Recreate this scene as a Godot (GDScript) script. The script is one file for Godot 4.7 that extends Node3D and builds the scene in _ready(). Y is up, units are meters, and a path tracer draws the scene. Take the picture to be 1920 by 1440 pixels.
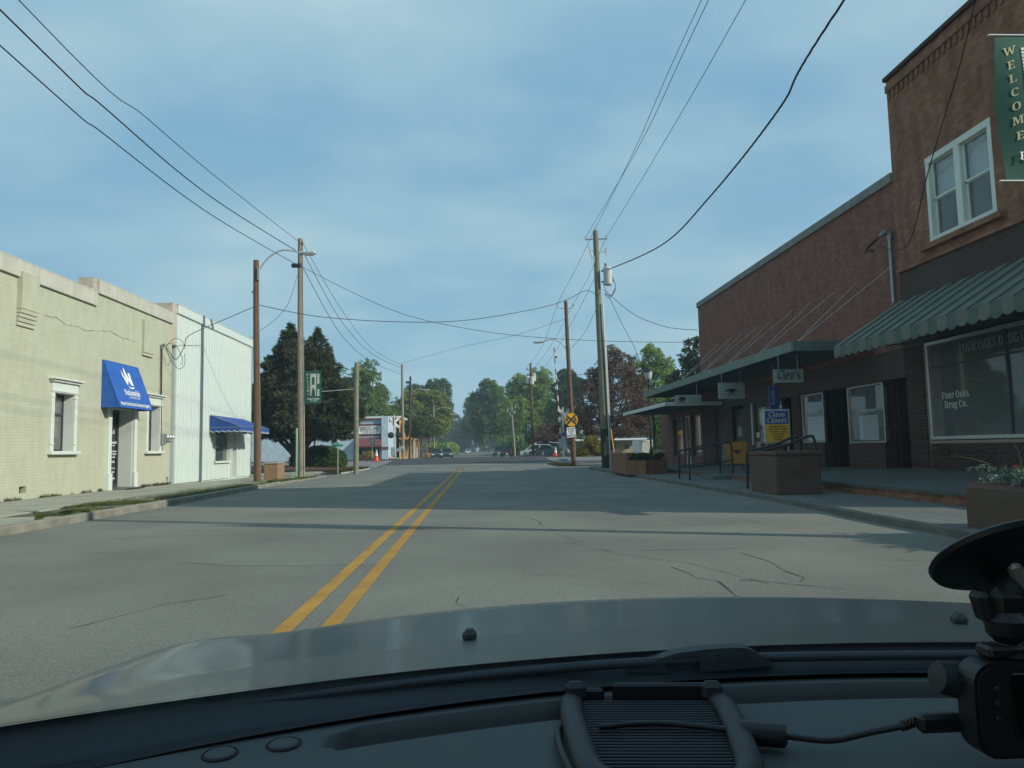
extends Node3D

var M := {}
var taken := {}
var rng := RandomNumberGenerator.new()


# ---------------------------------------------------------------- shapes
class S:
	var v := PackedVector3Array()
	var n := PackedVector3Array()
	var c := PackedColorArray()
	var uv := PackedVector2Array()
	var tint := Color.WHITE
	var tinted := false

	func put(a: Vector3, b: Vector3, d: Vector3, na: Vector3, nb: Vector3, nd: Vector3) -> void:
		v.append(a); v.append(d); v.append(b)
		n.append(na); n.append(nd); n.append(nb)
		if tinted:
			c.append(tint); c.append(tint); c.append(tint)

	func tri(a: Vector3, b: Vector3, d: Vector3) -> void:
		var k := (b - a).cross(d - a)
		if k.length_squared() < 1e-16:
			return
		k = k.normalized()
		put(a, b, d, k, k, k)

	func quad(a: Vector3, b: Vector3, d: Vector3, e: Vector3) -> void:
		tri(a, b, d)
		tri(a, d, e)

	func box(at: Vector3, size: Vector3, turn := Basis()) -> S:
		var h := size * 0.5
		for k in 3:
			for s in [-1.0, 1.0]:
				var w := Vector3.ZERO; w[k] = s * h[k]
				var p := Vector3.ZERO; p[(k + 1) % 3] = h[(k + 1) % 3]
				var q := Vector3.ZERO; q[(k + 2) % 3] = h[(k + 2) % 3] * s
				quad(at + turn * (w - p - q), at + turn * (w + p - q), at + turn * (w + p + q), at + turn * (w - p + q))
		return self

	# from corner to corner
	func span(a: Vector3, b: Vector3) -> S:
		return box((a + b) * 0.5, (b - a).abs())

	# a box with chamfered edges
	func bev(at: Vector3, size: Vector3, e: float, turn := Basis()) -> S:
		var h := size * 0.5
		e = minf(e, minf(h.x, minf(h.y, h.z)) * 0.9)
		for k in 3:
			var i := (k + 1) % 3
			var j := (k + 2) % 3
			for s in [-1.0, 1.0]:
				var w := Vector3.ZERO; w[k] = s * h[k]
				var p := Vector3.ZERO; p[i] = h[i] - e
				var q := Vector3.ZERO; q[j] = (h[j] - e) * s
				quad(at + turn * (w - p - q), at + turn * (w + p - q), at + turn * (w + p + q), at + turn * (w - p + q))
				for t in [-1.0, 1.0]:
					var a := Vector3.ZERO; a[i] = s * h[i]; a[j] = t * (h[j] - e)
					var b := Vector3.ZERO; b[i] = s * (h[i] - e); b[j] = t * h[j]
					var l := Vector3.ZERO; l[k] = (h[k] - e) * s * t
					quad(at + turn * (a - l), at + turn * (b - l), at + turn * (b + l), at + turn * (a + l))
		for x in [-1.0, 1.0]:
			for y in [-1.0, 1.0]:
				for z in [-1.0, 1.0]:
					var a := Vector3(x * h.x, y * (h.y - e), z * (h.z - e))
					var b := Vector3(x * (h.x - e), y * h.y, z * (h.z - e))
					var d := Vector3(x * (h.x - e), y * (h.y - e), z * h.z)
					if x * y * z > 0:
						tri(at + turn * a, at + turn * b, at + turn * d)
					else:
						tri(at + turn * a, at + turn * d, at + turn * b)
		return self

	func tube(pts: Array, r: Variant, sides := 8, caps := true) -> S:
		var last := pts.size() - 1
		var up := Vector3.UP
		var t0: Vector3 = (pts[1] - pts[0]).normalized()
		if absf(t0.dot(up)) > 0.9:
			up = Vector3.RIGHT
		var u := t0.cross(up).normalized()
		var rings := []
		for i in pts.size():
			var t: Vector3 = (pts[mini(i + 1, last)] - pts[maxi(i - 1, 0)]).normalized()
			u = (u - t * u.dot(t)).normalized()
			var w := t.cross(u)
			var rad: float = r[i] if r is Array else r
			var ring := []
			for k in sides:
				var a := TAU * k / sides
				var d := u * cos(a) + w * sin(a)
				ring.append([pts[i] + d * rad, d])
			rings.append(ring)
		for i in last:
			for k in sides:
				var a = rings[i][k]; var b = rings[i][(k + 1) % sides]; var d = rings[i + 1][(k + 1) % sides]; var e = rings[i + 1][k]
				put(a[0], b[0], d[0], a[1], b[1], d[1])
				put(a[0], d[0], e[0], a[1], d[1], e[1])
		if caps:
			for k in range(1, sides - 1):
				tri(rings[0][0][0], rings[0][k + 1][0], rings[0][k][0])
				tri(rings[last][0][0], rings[last][k][0], rings[last][k + 1][0])
		return self

	# profile: Vector2(radius, height) from the bottom up
	func lathe(profile: Array, at: Vector3, sides := 16, turn := Basis()) -> S:
		for i in profile.size() - 1:
			var p: Vector2 = profile[i]; var q: Vector2 = profile[i + 1]
			var e := q - p
			var nr := Vector2(e.y, -e.x).normalized()
			for k in sides:
				var a := TAU * k / sides; var b := TAU * (k + 1) / sides
				var ca := Vector3(cos(a), 0, -sin(a)); var cb := Vector3(cos(b), 0, -sin(b))
				var na := turn * (ca * nr.x + Vector3.UP * nr.y); var nb := turn * (cb * nr.x + Vector3.UP * nr.y)
				var pa := at + turn * (ca * p.x + Vector3.UP * p.y); var pb := at + turn * (cb * p.x + Vector3.UP * p.y)
				var qa := at + turn * (ca * q.x + Vector3.UP * q.y); var qb := at + turn * (cb * q.x + Vector3.UP * q.y)
				if p.x > 1e-5:
					put(pa, pb, qb, na, nb, nb)
				if q.x > 1e-5:
					put(pa, qb, qa, na, nb, na)
		return self

	# polygon in the local x-y plane (counter-clockwise), from z = 0 to z = deep
	func prism(poly: PackedVector2Array, deep: float, x := Transform3D()) -> S:
		if Geometry2D.is_polygon_clockwise(poly):
			poly.reverse()
		var idx := Geometry2D.triangulate_polygon(poly)
		var mirror := x.basis.determinant() < 0.0
		for i in range(0, idx.size(), 3):
			var a := poly[idx[i]]; var b := poly[idx[i + 1]]; var d := poly[idx[i + 2]]
			if ((b - a).cross(d - a) < 0.0) != mirror:
				var w := b; b = d; d = w
			tri(x * Vector3(a.x, a.y, deep), x * Vector3(b.x, b.y, deep), x * Vector3(d.x, d.y, deep))
			tri(x * Vector3(a.x, a.y, 0), x * Vector3(d.x, d.y, 0), x * Vector3(b.x, b.y, 0))
		for i in poly.size():
			var a := poly[i]; var b := poly[(i + 1) % poly.size()]
			if mirror:
				quad(x * Vector3(b.x, b.y, 0), x * Vector3(a.x, a.y, 0), x * Vector3(a.x, a.y, deep), x * Vector3(b.x, b.y, deep))
			else:
				quad(x * Vector3(a.x, a.y, 0), x * Vector3(b.x, b.y, 0), x * Vector3(b.x, b.y, deep), x * Vector3(a.x, a.y, deep))
		return self

	# smooth sheet: f(i, j) -> point; faces up when i runs along +x and j along -z
	func sheet(ni: int, nj: int, f: Callable) -> S:
		var g := []
		for i in ni + 1:
			var row := []
			for j in nj + 1:
				row.append(f.call(i, j))
			g.append(row)
		var nn := []
		for i in ni + 1:
			var row := []
			for j in nj + 1:
				var a: Vector3 = g[mini(i + 1, ni)][j] - g[maxi(i - 1, 0)][j]
				var b: Vector3 = g[i][mini(j + 1, nj)] - g[i][maxi(j - 1, 0)]
				row.append(a.cross(b).normalized())
			nn.append(row)
		for i in ni:
			for j in nj:
				put(g[i][j], g[i + 1][j], g[i + 1][j + 1], nn[i][j], nn[i + 1][j], nn[i + 1][j + 1])
				put(g[i][j], g[i + 1][j + 1], g[i][j + 1], nn[i][j], nn[i + 1][j + 1], nn[i][j + 1])
		return self

	# a wall in a plane of constant x (across = 2) or constant z (across = 0); its face at "face", going back by "thick" (signed)
	func wall(across: int, face: float, thick: float, u0: float, u1: float, y0: float, y1: float, holes: Array) -> S:
		var us := [u0, u1]; var ys := [y0, y1]
		for h in holes:
			for x in [h[0], h[1]]:
				if not us.has(x): us.append(x)
			for y in [h[2], h[3]]:
				if not ys.has(y): ys.append(y)
		us.sort(); ys.sort()
		var solid := func(i: int, j: int) -> bool:
			if i < 0 or j < 0 or i >= us.size() - 1 or j >= ys.size() - 1: return false
			var mu: float = (us[i] + us[i + 1]) / 2.0; var my: float = (ys[j] + ys[j + 1]) / 2.0
			for h in holes:
				if mu > h[0] and mu < h[1] and my > h[2] and my < h[3]: return false
			return true
		var at := func(u: float, y: float, w: float) -> Vector3:
			return Vector3(w, y, u) if across == 2 else Vector3(u, y, w)
		var back := face + thick
		for i in us.size() - 1:
			for j in ys.size() - 1:
				if not solid.call(i, j): continue
				var a: float = us[i]; var b: float = us[i + 1]; var p: float = ys[j]; var q: float = ys[j + 1]
				var flip := (thick < 0.0) == (across == 2)
				both(at.call(a, p, face), at.call(b, p, face), at.call(b, q, face), at.call(a, q, face), flip)
				both(at.call(a, p, back), at.call(b, p, back), at.call(b, q, back), at.call(a, q, back), not flip)
				if not solid.call(i - 1, j): both(at.call(a, p, back), at.call(a, p, face), at.call(a, q, face), at.call(a, q, back), flip)
				if not solid.call(i + 1, j): both(at.call(b, p, face), at.call(b, p, back), at.call(b, q, back), at.call(b, q, face), flip)
				if not solid.call(i, j - 1): both(at.call(a, p, back), at.call(b, p, back), at.call(b, p, face), at.call(a, p, face), flip)
				if not solid.call(i, j + 1): both(at.call(a, q, face), at.call(b, q, face), at.call(b, q, back), at.call(a, q, back), flip)
		return self

	func both(a: Vector3, b: Vector3, d: Vector3, e: Vector3, flip: bool) -> void:
		if flip: quad(b, a, e, d)
		else: quad(a, b, d, e)

	func mesh() -> ArrayMesh:
		if v.is_empty():
			return ArrayMesh.new()
		var arr := []
		arr.resize(Mesh.ARRAY_MAX)
		arr[Mesh.ARRAY_VERTEX] = v
		arr[Mesh.ARRAY_NORMAL] = n
		if tinted:
			arr[Mesh.ARRAY_COLOR] = c
		var m := ArrayMesh.new()
		m.add_surface_from_arrays(Mesh.PRIMITIVE_TRIANGLES, arr)
		return m


# ---------------------------------------------------------------- objects
func numbered(called: String) -> String:
	var k: int = taken.get(called, -1) + 1
	taken[called] = k
	return called if k == 0 else "%s_%03d" % [called, k]


func tag(o: Node, label: String, category: String, group := "") -> Node:
	o.set_meta("label", label)
	o.set_meta("category", category)
	if group != "":
		o.set_meta("group", group)
	return o


func thing(called: String, label: String, category: String, at := Vector3.ZERO, group := "") -> Node3D:
	var o := Node3D.new()
	o.name = numbered(called)
	add_child(o)
	o.position = at
	tag(o, label, category, group)
	return o


func part(called: String, s: Variant, m: Variant, parent: Node, at := Vector3.ZERO) -> MeshInstance3D:
	var o := MeshInstance3D.new()
	o.name = called
	o.mesh = s.mesh() if s is S else s
	o.material_override = M[m] if m is String else m
	o.position = at
	parent.add_child(o, true)
	return o


func solo(called: String, s: Variant, m: Variant, label: String, category: String, group := "") -> MeshInstance3D:
	var o := MeshInstance3D.new()
	o.name = numbered(called)
	o.mesh = s.mesh() if s is S else s
	o.material_override = M[m] if m is String else m
	add_child(o)
	tag(o, label, category, group)
	return o


func ground_piece(called: String, s: Variant, m: Variant, kind := "structure") -> MeshInstance3D:
	var o := MeshInstance3D.new()
	o.name = numbered(called)
	o.mesh = s.mesh() if s is S else s
	o.material_override = M[m] if m is String else m
	add_child(o)
	o.set_meta("kind", kind)
	return o


func copy(o: Node3D, called: String, at: Vector3, label: String, turn := 0.0) -> Node3D:
	var k: Node3D = o.duplicate()
	k.name = numbered(called)
	add_child(k)
	k.position = at
	k.rotation.y = turn
	k.set_meta("label", label)
	return k


func curve(pts: Array, per := 6) -> Array:
	var out := []
	for i in pts.size() - 1:
		var a: Vector3 = pts[maxi(i - 1, 0)]; var b: Vector3 = pts[i]; var d: Vector3 = pts[i + 1]; var e: Vector3 = pts[mini(i + 2, pts.size() - 1)]
		for k in per:
			out.append(b.cubic_interpolate(d, a, e, float(k) / per))
	out.append(pts[-1])
	return out


func V(x: float, y: float, z: float) -> Vector3:
	return Vector3(x, y, z)


func words(text: String, size: float, x: Transform3D, m: Variant, parent: Node, font := "sans", slant := 0.0, called := "lettering", wide := 0.0) -> MeshInstance3D:
	var f := SystemFont.new()
	f.font_names = PackedStringArray(["Droid Serif" if font == "serif" else "Droid Sans"])
	f.font_weight = 700 if font != "thin" else 400
	var t := TextMesh.new()
	t.font = f
	if slant != 0.0:
		var fv := FontVariation.new()
		fv.base_font = f
		fv.variation_transform = Transform2D(Vector2(1, 0), Vector2(slant, 1), Vector2.ZERO)
		t.font = fv
	t.text = text
	t.font_size = 48
	t.pixel_size = size / 34.0
	t.depth = 0.002
	t.curve_step = 2.0
	var o := part(called, t, m, parent)
	if wide > 0.0:
		var now := t.get_aabb().size.x
		if now > 0.0:
			x.basis = x.basis.scaled_local(Vector3(wide / now, 1, 1))
	o.transform = x
	return o


# ---------------------------------------------------------------- materials
func lin(r: float, g: float, b: float) -> Color:
	return Color(r, g, b).linear_to_srgb()


func mat(key: String, r: float, g: float, b: float, rough := 0.8, metal := 0.0, spec := 0.5) -> StandardMaterial3D:
	var m := StandardMaterial3D.new()
	m.resource_name = key
	m.albedo_color = lin(r, g, b)
	m.roughness = rough
	m.metallic = metal
	m.metallic_specular = spec
	M[key] = m
	return m


func noise_tex(k: int, freq: float, lo: Color, hi: Color, size := 512, type := FastNoiseLite.TYPE_SIMPLEX_SMOOTH, oct := 4) -> NoiseTexture2D:
	var f := FastNoiseLite.new()
	f.seed = k
	f.noise_type = type
	f.frequency = freq
	f.fractal_octaves = oct
	var t := NoiseTexture2D.new()
	t.width = size
	t.height = size
	t.seamless = true
	t.noise = f
	var g := Gradient.new()
	g.set_color(0, lo)
	g.set_color(1, hi)
	t.color_ramp = g
	return t


# grain: how strongly a fine noise varies the colour; blot: the same for a coarse one; bump in centimetres; tile in metres
func rough(key: String, r: float, g: float, b: float, grain := 0.25, blot := 0.2, tile := 2.0, bump := 0.0, blot_tile := 9.0, rgh := 0.9, freq := 0.06) -> StandardMaterial3D:
	var m := mat(key, r, g, b, rgh)
	var k := hash(key) % 1000
	m.albedo_color = Color.WHITE
	m.set_meta("base", Color(r, g, b))
	m.albedo_texture = noise_tex(k, freq, lin(r * (1 - grain), g * (1 - grain), b * (1 - grain)), lin(r * (1 + grain), g * (1 + grain), b * (1 + grain)))
	m.uv1_triplanar = true
	m.uv1_world_triplanar = true
	m.uv1_scale = Vector3.ONE / tile
	if blot > 0.0:
		m.detail_enabled = true
		m.detail_blend_mode = BaseMaterial3D.BLEND_MODE_MUL
		m.detail_uv_layer = BaseMaterial3D.DETAIL_UV_2
		m.detail_albedo = noise_tex(k + 7, 0.012, lin(1 - blot, 1 - blot, 1 - blot), Color.WHITE, 256)
		m.uv2_triplanar = true
		m.uv2_world_triplanar = true
		m.uv2_scale = Vector3.ONE / blot_tile
	if bump > 0.0:
		m.heightmap_enabled = true
		m.heightmap_texture = m.albedo_texture
		m.heightmap_scale = bump
	return m


# speckled stone chips, as in worn asphalt or exposed aggregate: an image of single chips, a little blurred
func chips(key: String, tile: float, low: float, high: float, bump: float, k: int) -> void:
	var m: StandardMaterial3D = M[key]
	var r := RandomNumberGenerator.new()
	r.seed = k
	var n := 512
	var v := PackedFloat32Array()
	v.resize(n * n)
	for i in n * n:
		var a := r.randf()
		v[i] = lerpf(low, 1.0, a * 1.6) if a < 0.62 else (lerpf(1.0, high, (a - 0.62) / 0.38))
		if a > 0.988: v[i] = high * 1.7
		if a < 0.02: v[i] = low * 0.5
	var im := Image.create(n, n, false, Image.FORMAT_RGB8)
	var c := m.get_meta("base") as Color
	for y in n:
		for x in n:
			var t := v[y * n + x] * 0.5 + v[y * n + (x + 1) % n] * 0.2 + v[((y + 1) % n) * n + x] * 0.2 + v[((y + 1) % n) * n + (x + 1) % n] * 0.1
			im.set_pixel(x, y, Color(c.r * t, c.g * t, c.b * t).linear_to_srgb())
	m.albedo_texture = ImageTexture.create_from_image(im)
	m.uv1_scale = Vector3.ONE / tile
	m.heightmap_enabled = true
	m.heightmap_texture = m.albedo_texture
	m.heightmap_scale = bump


# rain streaks and grime that run down a wall
func streaks(key: String, most: float, wide := 1.3) -> void:
	var m: StandardMaterial3D = M[key]
	m.detail_enabled = true
	m.detail_blend_mode = BaseMaterial3D.BLEND_MODE_MUL
	m.detail_uv_layer = BaseMaterial3D.DETAIL_UV_2
	var t := noise_tex(hash(key) % 500, 0.035, lin(1 - most, 1 - most, 1 - most * 1.15), Color.WHITE, 256, FastNoiseLite.TYPE_SIMPLEX_SMOOTH, 5)
	t.color_ramp.set_offset(1, 0.72)
	m.detail_albedo = t
	m.uv2_triplanar = true
	m.uv2_world_triplanar = true
	m.uv2_scale = Vector3(1 / wide / 2.5, 0.09, 1 / wide / 2.5)


var brick_height: ImageTexture


func brick_images(key: String, col: Color, mortar: Color, vary: float, k: int) -> ImageTexture:
	var r := RandomNumberGenerator.new()
	r.seed = k
	var im := Image.create(512, 512, false, Image.FORMAT_RGB8)
	var hi := Image.create(512, 512, false, Image.FORMAT_RGB8)
	im.fill(mortar.linear_to_srgb())
	hi.fill(Color(0.25, 0.25, 0.25))
	for row in 16:
		for q in 8:
			var t := 1.0 + vary * r.randf_range(-1, 1)
			var w := vary * 0.25 * r.randf_range(-1, 1)
			var x0 := q * 64 + (32 if row % 2 else 0)
			var lift := r.randf_range(0.75, 1.0)
			for y in range(row * 32 + 2, row * 32 + 31):
				for xx in range(x0 + 2, x0 + 63):
					var f := t + r.randf_range(-0.08, 0.08)
					im.set_pixel(xx % 512, y, Color(col.r * (f + w), col.g * f, col.b * (f - w)).linear_to_srgb())
			hi.fill_rect(Rect2i(x0 + 2, row * 32 + 2, mini(61, 512 - x0 - 2), 29), Color(lift, lift, lift))
			if x0 + 63 > 512:
				hi.fill_rect(Rect2i(0, row * 32 + 2, 31, 29), Color(lift, lift, lift))
	if brick_height == null:
		brick_height = ImageTexture.create_from_image(hi)
	return ImageTexture.create_from_image(im)


func bricks(key: String, col: Color, mortar: Color, vary: float, bump := 0.6, blot := 0.25) -> StandardMaterial3D:
	var m := rough(key, 1, 1, 1, 0.0, blot, 2.0, 0.0, 7.0)
	m.albedo_texture = brick_images(key, col, mortar, vary, hash(key) % 977)
	m.heightmap_enabled = true
	m.heightmap_texture = brick_height
	m.heightmap_scale = bump
	m.uv1_scale = Vector3(1 / 1.68, 1 / 1.216, 1 / 1.68)
	return m


func glass(key: String, r: float, g: float, b: float, a: float) -> StandardMaterial3D:
	var m := mat(key, r, g, b, 0.03)
	m.transparency = BaseMaterial3D.TRANSPARENCY_ALPHA
	m.albedo_color.a = a
	return m


func leafy(key: String, rgh := 0.6) -> StandardMaterial3D:
	var m := mat(key, 1, 1, 1, rgh, 0.0, 0.35)
	m.albedo_color = Color.WHITE
	m.vertex_color_use_as_albedo = true
	m.backlight_enabled = true
	m.backlight = Color(0.7, 0.75, 0.55)
	return m


func make_materials() -> void:
	rough("asphalt", 0.21, 0.212, 0.172, 0.75, 0.34, 1.0, 1.4, 11.0, 0.92, 0.085)
	chips("asphalt", 1.9, 0.42, 1.5, 0.5, 5)
	rough("asphalt_dark", 0.05, 0.052, 0.052, 0.4, 0.3, 1.3, 0.6, 6.0, 0.9, 0.12)
	rough("asphalt_patch", 0.11, 0.11, 0.1, 0.4, 0.2, 1.0, 0.5)
	rough("ground", 0.15, 0.15, 0.075, 0.4, 0.5, 3.0, 2.0, 14.0)
	rough("mulch", 0.12, 0.055, 0.03, 0.6, 0.3, 0.8, 3.0, 3.0, 0.95, 0.15)
	rough("gravel", 0.23, 0.22, 0.2, 0.6, 0.2, 0.8, 3.0, 3.0, 0.95, 0.2)
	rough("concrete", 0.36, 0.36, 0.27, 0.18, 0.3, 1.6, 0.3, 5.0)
	rough("concrete_dark", 0.1, 0.112, 0.1, 0.2, 0.35, 1.6, 0.3, 4.0)  # raised walk concrete, with the right side's shade put into its colour
	rough("concrete_grey", 0.135, 0.148, 0.13, 0.2, 0.3, 1.6, 0.3, 5.0)  # right pavement's shade is partly in this tone; the doorstep shares it
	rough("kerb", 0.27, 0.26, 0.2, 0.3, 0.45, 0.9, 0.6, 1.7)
	rough("kerb_grey", 0.15, 0.16, 0.135, 0.3, 0.45, 0.9, 0.6, 1.7)  # darker copy of the kerb, standing in for shade on the right
	rough("aggregate", 0.105, 0.068, 0.045, 0.55, 0.15, 0.35, 0.8, 1.5, 0.9, 0.2)
	rough("aggregate_tan", 0.3, 0.19, 0.1, 0.5, 0.15, 0.5, 0.7, 1.5, 0.9, 0.2)
	chips("aggregate", 1.5, 0.35, 1.8, 0.5, 8)
	chips("aggregate_tan", 1.5, 0.5, 1.5, 0.5, 9)
	rough("yellow_paint", 0.5, 0.265, 0.035, 0.3, 0.4, 0.5, 0.3, 2.2, 0.85, 0.15)
	rough("old_yellow", 0.2, 0.11, 0.06, 0.35, 0.4, 0.6, 0.2, 2.0)
	rough("crack", 0.05, 0.05, 0.045, 0.3, 0.0, 0.5)
	bricks("brick_red", Color(0.21, 0.082, 0.056), Color(0.2, 0.13, 0.1), 0.22)
	bricks("brick_brown", Color(0.26, 0.118, 0.066), Color(0.16, 0.1, 0.075), 0.2, 0.5, 0.4)
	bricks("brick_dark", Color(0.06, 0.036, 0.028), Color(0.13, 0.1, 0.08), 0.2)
	bricks("brick_painted", Color(0.45, 0.455, 0.335), Color(0.435, 0.44, 0.32), 0.025, 0.55, 0.14)
	bricks("brick_cream", Color(0.5, 0.44, 0.36), Color(0.42, 0.36, 0.29), 0.15)
	rough("brick_piece_a", 0.06, 0.034, 0.027, 0.25, 0.0, 0.3, 0.3)
	rough("brick_piece_b", 0.045, 0.027, 0.023, 0.25, 0.0, 0.3, 0.3)
	rough("brick_piece_c", 0.085, 0.042, 0.03, 0.25, 0.0, 0.3, 0.3)
	rough("mortar", 0.3, 0.25, 0.2, 0.2, 0.0, 0.5, 0.2)
	rough("flashing", 0.5, 0.49, 0.4, 0.06, 0.15, 2.0, 0.0, 3.0, 0.6)
	rough("siding", 0.58, 0.65, 0.6, 0.03, 0.1, 2.0, 0.0, 2.5, 0.5)
	rough("white_paint", 0.64, 0.68, 0.61, 0.04, 0.08, 1.0, 0.0, 2.0, 0.5)
	rough("coping", 0.24, 0.25, 0.22, 0.1, 0.3, 1.0, 0.0, 2.0)
	rough("blue_wall", 0.42, 0.52, 0.6, 0.05, 0.12, 2.0, 0.2, 5.0)
	rough("maroon", 0.19, 0.055, 0.06, 0.1, 0.2, 1.0, 0.0, 2.0)
	rough("tan_wall", 0.4, 0.33, 0.2, 0.08, 0.2, 2.0)
	rough("orange_wall", 0.62, 0.33, 0.06, 0.1, 0.2, 2.0)
	rough("blue_fabric", 0.02, 0.11, 0.42, 0.12, 0.15, 0.4, 0.1, 1.5, 0.85, 0.2)
	rough("navy_fabric", 0.018, 0.075, 0.3, 0.12, 0.15, 0.4, 0.1, 1.5, 0.85, 0.2)
	rough("banner_green", 0.008, 0.085, 0.055, 0.1, 0.1, 0.3, 0.05, 0.7, 0.8, 0.25)
	rough("canopy_green", 0.12, 0.17, 0.14, 0.06, 0.25, 1.5, 0.0, 2.5, 0.5)
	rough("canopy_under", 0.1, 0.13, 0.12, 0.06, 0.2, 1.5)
	rough("awning_green", 0.06, 0.105, 0.082, 0.1, 0.3, 0.8, 0.0, 1.4, 0.6)
	rough("awning_pale", 0.135, 0.15, 0.115, 0.1, 0.3, 0.8, 0.0, 1.4, 0.6)
	rough("wood_brown", 0.17, 0.098, 0.055, 0.4, 0.3, 0.7, 0.6, 1.6)
	rough("wood_grey", 0.3, 0.27, 0.2, 0.3, 0.3, 0.7, 0.6, 1.6)
	rough("wood_green", 0.24, 0.235, 0.16, 0.25, 0.35, 0.7, 0.5, 2.0)
	rough("wood_dark", 0.06, 0.04, 0.03, 0.4, 0.2, 0.7, 0.5)
	for k in ["wood_brown", "wood_grey", "wood_green", "wood_dark"]:
		M[k].uv1_scale = Vector3(6, 0.7, 6)
	streaks("brick_painted", 0.11)
	streaks("siding", 0.1, 0.8)
	streaks("flashing", 0.2)
	streaks("blue_wall", 0.18, 3.0)
	streaks("brick_red", 0.28, 2.0)
	streaks("brick_brown", 0.45, 1.6)
	streaks("canopy_green", 0.35, 0.6)
	streaks("navy_fabric", 0.3, 0.6)
	streaks("blue_fabric", 0.22, 0.5)
	rough("bark", 0.09, 0.065, 0.045, 0.5, 0.2, 0.6, 2.0)
	rough("pale_bark", 0.32, 0.25, 0.18, 0.3, 0.3, 0.6, 0.8)
	mat("green_pipe", 0.28, 0.5, 0.3, 0.5)
	mat("marker_yellow", 0.75, 0.36, 0.02, 0.5)
	mat("cone_orange", 0.85, 0.08, 0.02, 0.5)
	mat("white", 0.78, 0.78, 0.74, 0.5)
	mat("off_white", 0.55, 0.56, 0.5, 0.6)
	mat("ink", 0.015, 0.015, 0.015, 0.6)
	mat("black_iron", 0.012, 0.012, 0.012, 0.45)
	mat("cable", 0.012, 0.012, 0.014, 0.6)
	mat("metal_grey", 0.3, 0.31, 0.31, 0.45, 0.6)
	mat("metal_pale", 0.5, 0.52, 0.5, 0.4, 0.5)
	mat("grey_paint", 0.28, 0.34, 0.36, 0.5)
	mat("downpipe", 0.33, 0.42, 0.45, 0.5)
	mat("alu", 0.4, 0.4, 0.38, 0.4, 0.8)
	mat("dark_frame", 0.03, 0.03, 0.03, 0.5)
	mat("dark_inside", 0.03, 0.028, 0.025, 0.9)
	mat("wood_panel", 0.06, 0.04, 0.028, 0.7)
	mat("porcelain", 0.5, 0.5, 0.47, 0.3)
	mat("blind", 0.5, 0.46, 0.36, 0.7)
	mat("gold_ink", 0.6, 0.52, 0.3, 0.7)
	mat("sign_yellow", 0.75, 0.4, 0.02, 0.45)
	mat("sign_orange", 0.45, 0.2, 0.02, 0.6)
	mat("sign_blue", 0.02, 0.06, 0.3, 0.6)
	mat("sign_green", 0.01, 0.28, 0.13, 0.5)
	mat("sign_back", 0.22, 0.24, 0.22, 0.5, 0.5)
	mat("pale_sheet", 0.26, 0.33, 0.34, 0.7)
	mat("red_stripe", 0.14, 0.02, 0.015, 0.5)
	mat("rail_steel", 0.12, 0.1, 0.085, 0.4, 0.7)
	mat("sign_pale", 0.26, 0.31, 0.28, 0.6)
	glass("pane", 0.8, 0.9, 0.88, 0.06)
	glass("pane_dark", 0.1, 0.12, 0.13, 0.45)
	glass("windscreen", 0.9, 0.97, 0.93, 0.02)
	M["pane"].metallic_specular = 0.38
	mat("car_glass", 0.01, 0.014, 0.016, 0.04)
	var glow := mat("tube_glow", 0.8, 0.8, 0.75, 0.5)
	glow.emission_enabled = true
	glow.emission = Color(1.0, 0.95, 0.8)
	glow.emission_energy_multiplier = 0.8
	mat("stem_green", 0.08, 0.16, 0.04, 0.6)
	mat("tyre", 0.012, 0.012, 0.012, 0.85)
	mat("rim", 0.35, 0.35, 0.35, 0.35, 0.8)
	mat("head_lamp", 0.7, 0.72, 0.72, 0.15)
	mat("tail_lamp", 0.35, 0.01, 0.01, 0.25)
	for p in [["car_black", 0.012, 0.014, 0.016], ["car_slate", 0.05, 0.075, 0.085], ["car_white", 0.78, 0.78, 0.76], ["car_grey", 0.16, 0.19, 0.19]]:
		var m := mat(p[0], p[1], p[2], p[3], 0.35)
		m.clearcoat_enabled = true
		m.clearcoat = 1.0
		m.clearcoat_roughness = 0.05
	var paint := mat("hood_paint", 0.1, 0.105, 0.085, 0.5, 0.3)
	paint.clearcoat_enabled = true
	paint.clearcoat = 0.45
	paint.clearcoat_roughness = 0.13
	rough("dash", 0.07, 0.085, 0.082, 0.3, 0.1, 0.05, 0.06, 0.4, 0.75, 0.12)
	mat("dash_dark", 0.016, 0.016, 0.017, 0.8)
	mat("cowl", 0.016, 0.021, 0.025, 0.55)
	mat("plastic_black", 0.009, 0.01, 0.011, 0.45)
	mat("plastic_soft", 0.018, 0.023, 0.027, 0.6)
	mat("screen_off", 0.004, 0.004, 0.005, 0.08)
	leafy("leaf")
	leafy("needle", 0.8)
	leafy("blade", 0.7)


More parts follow.
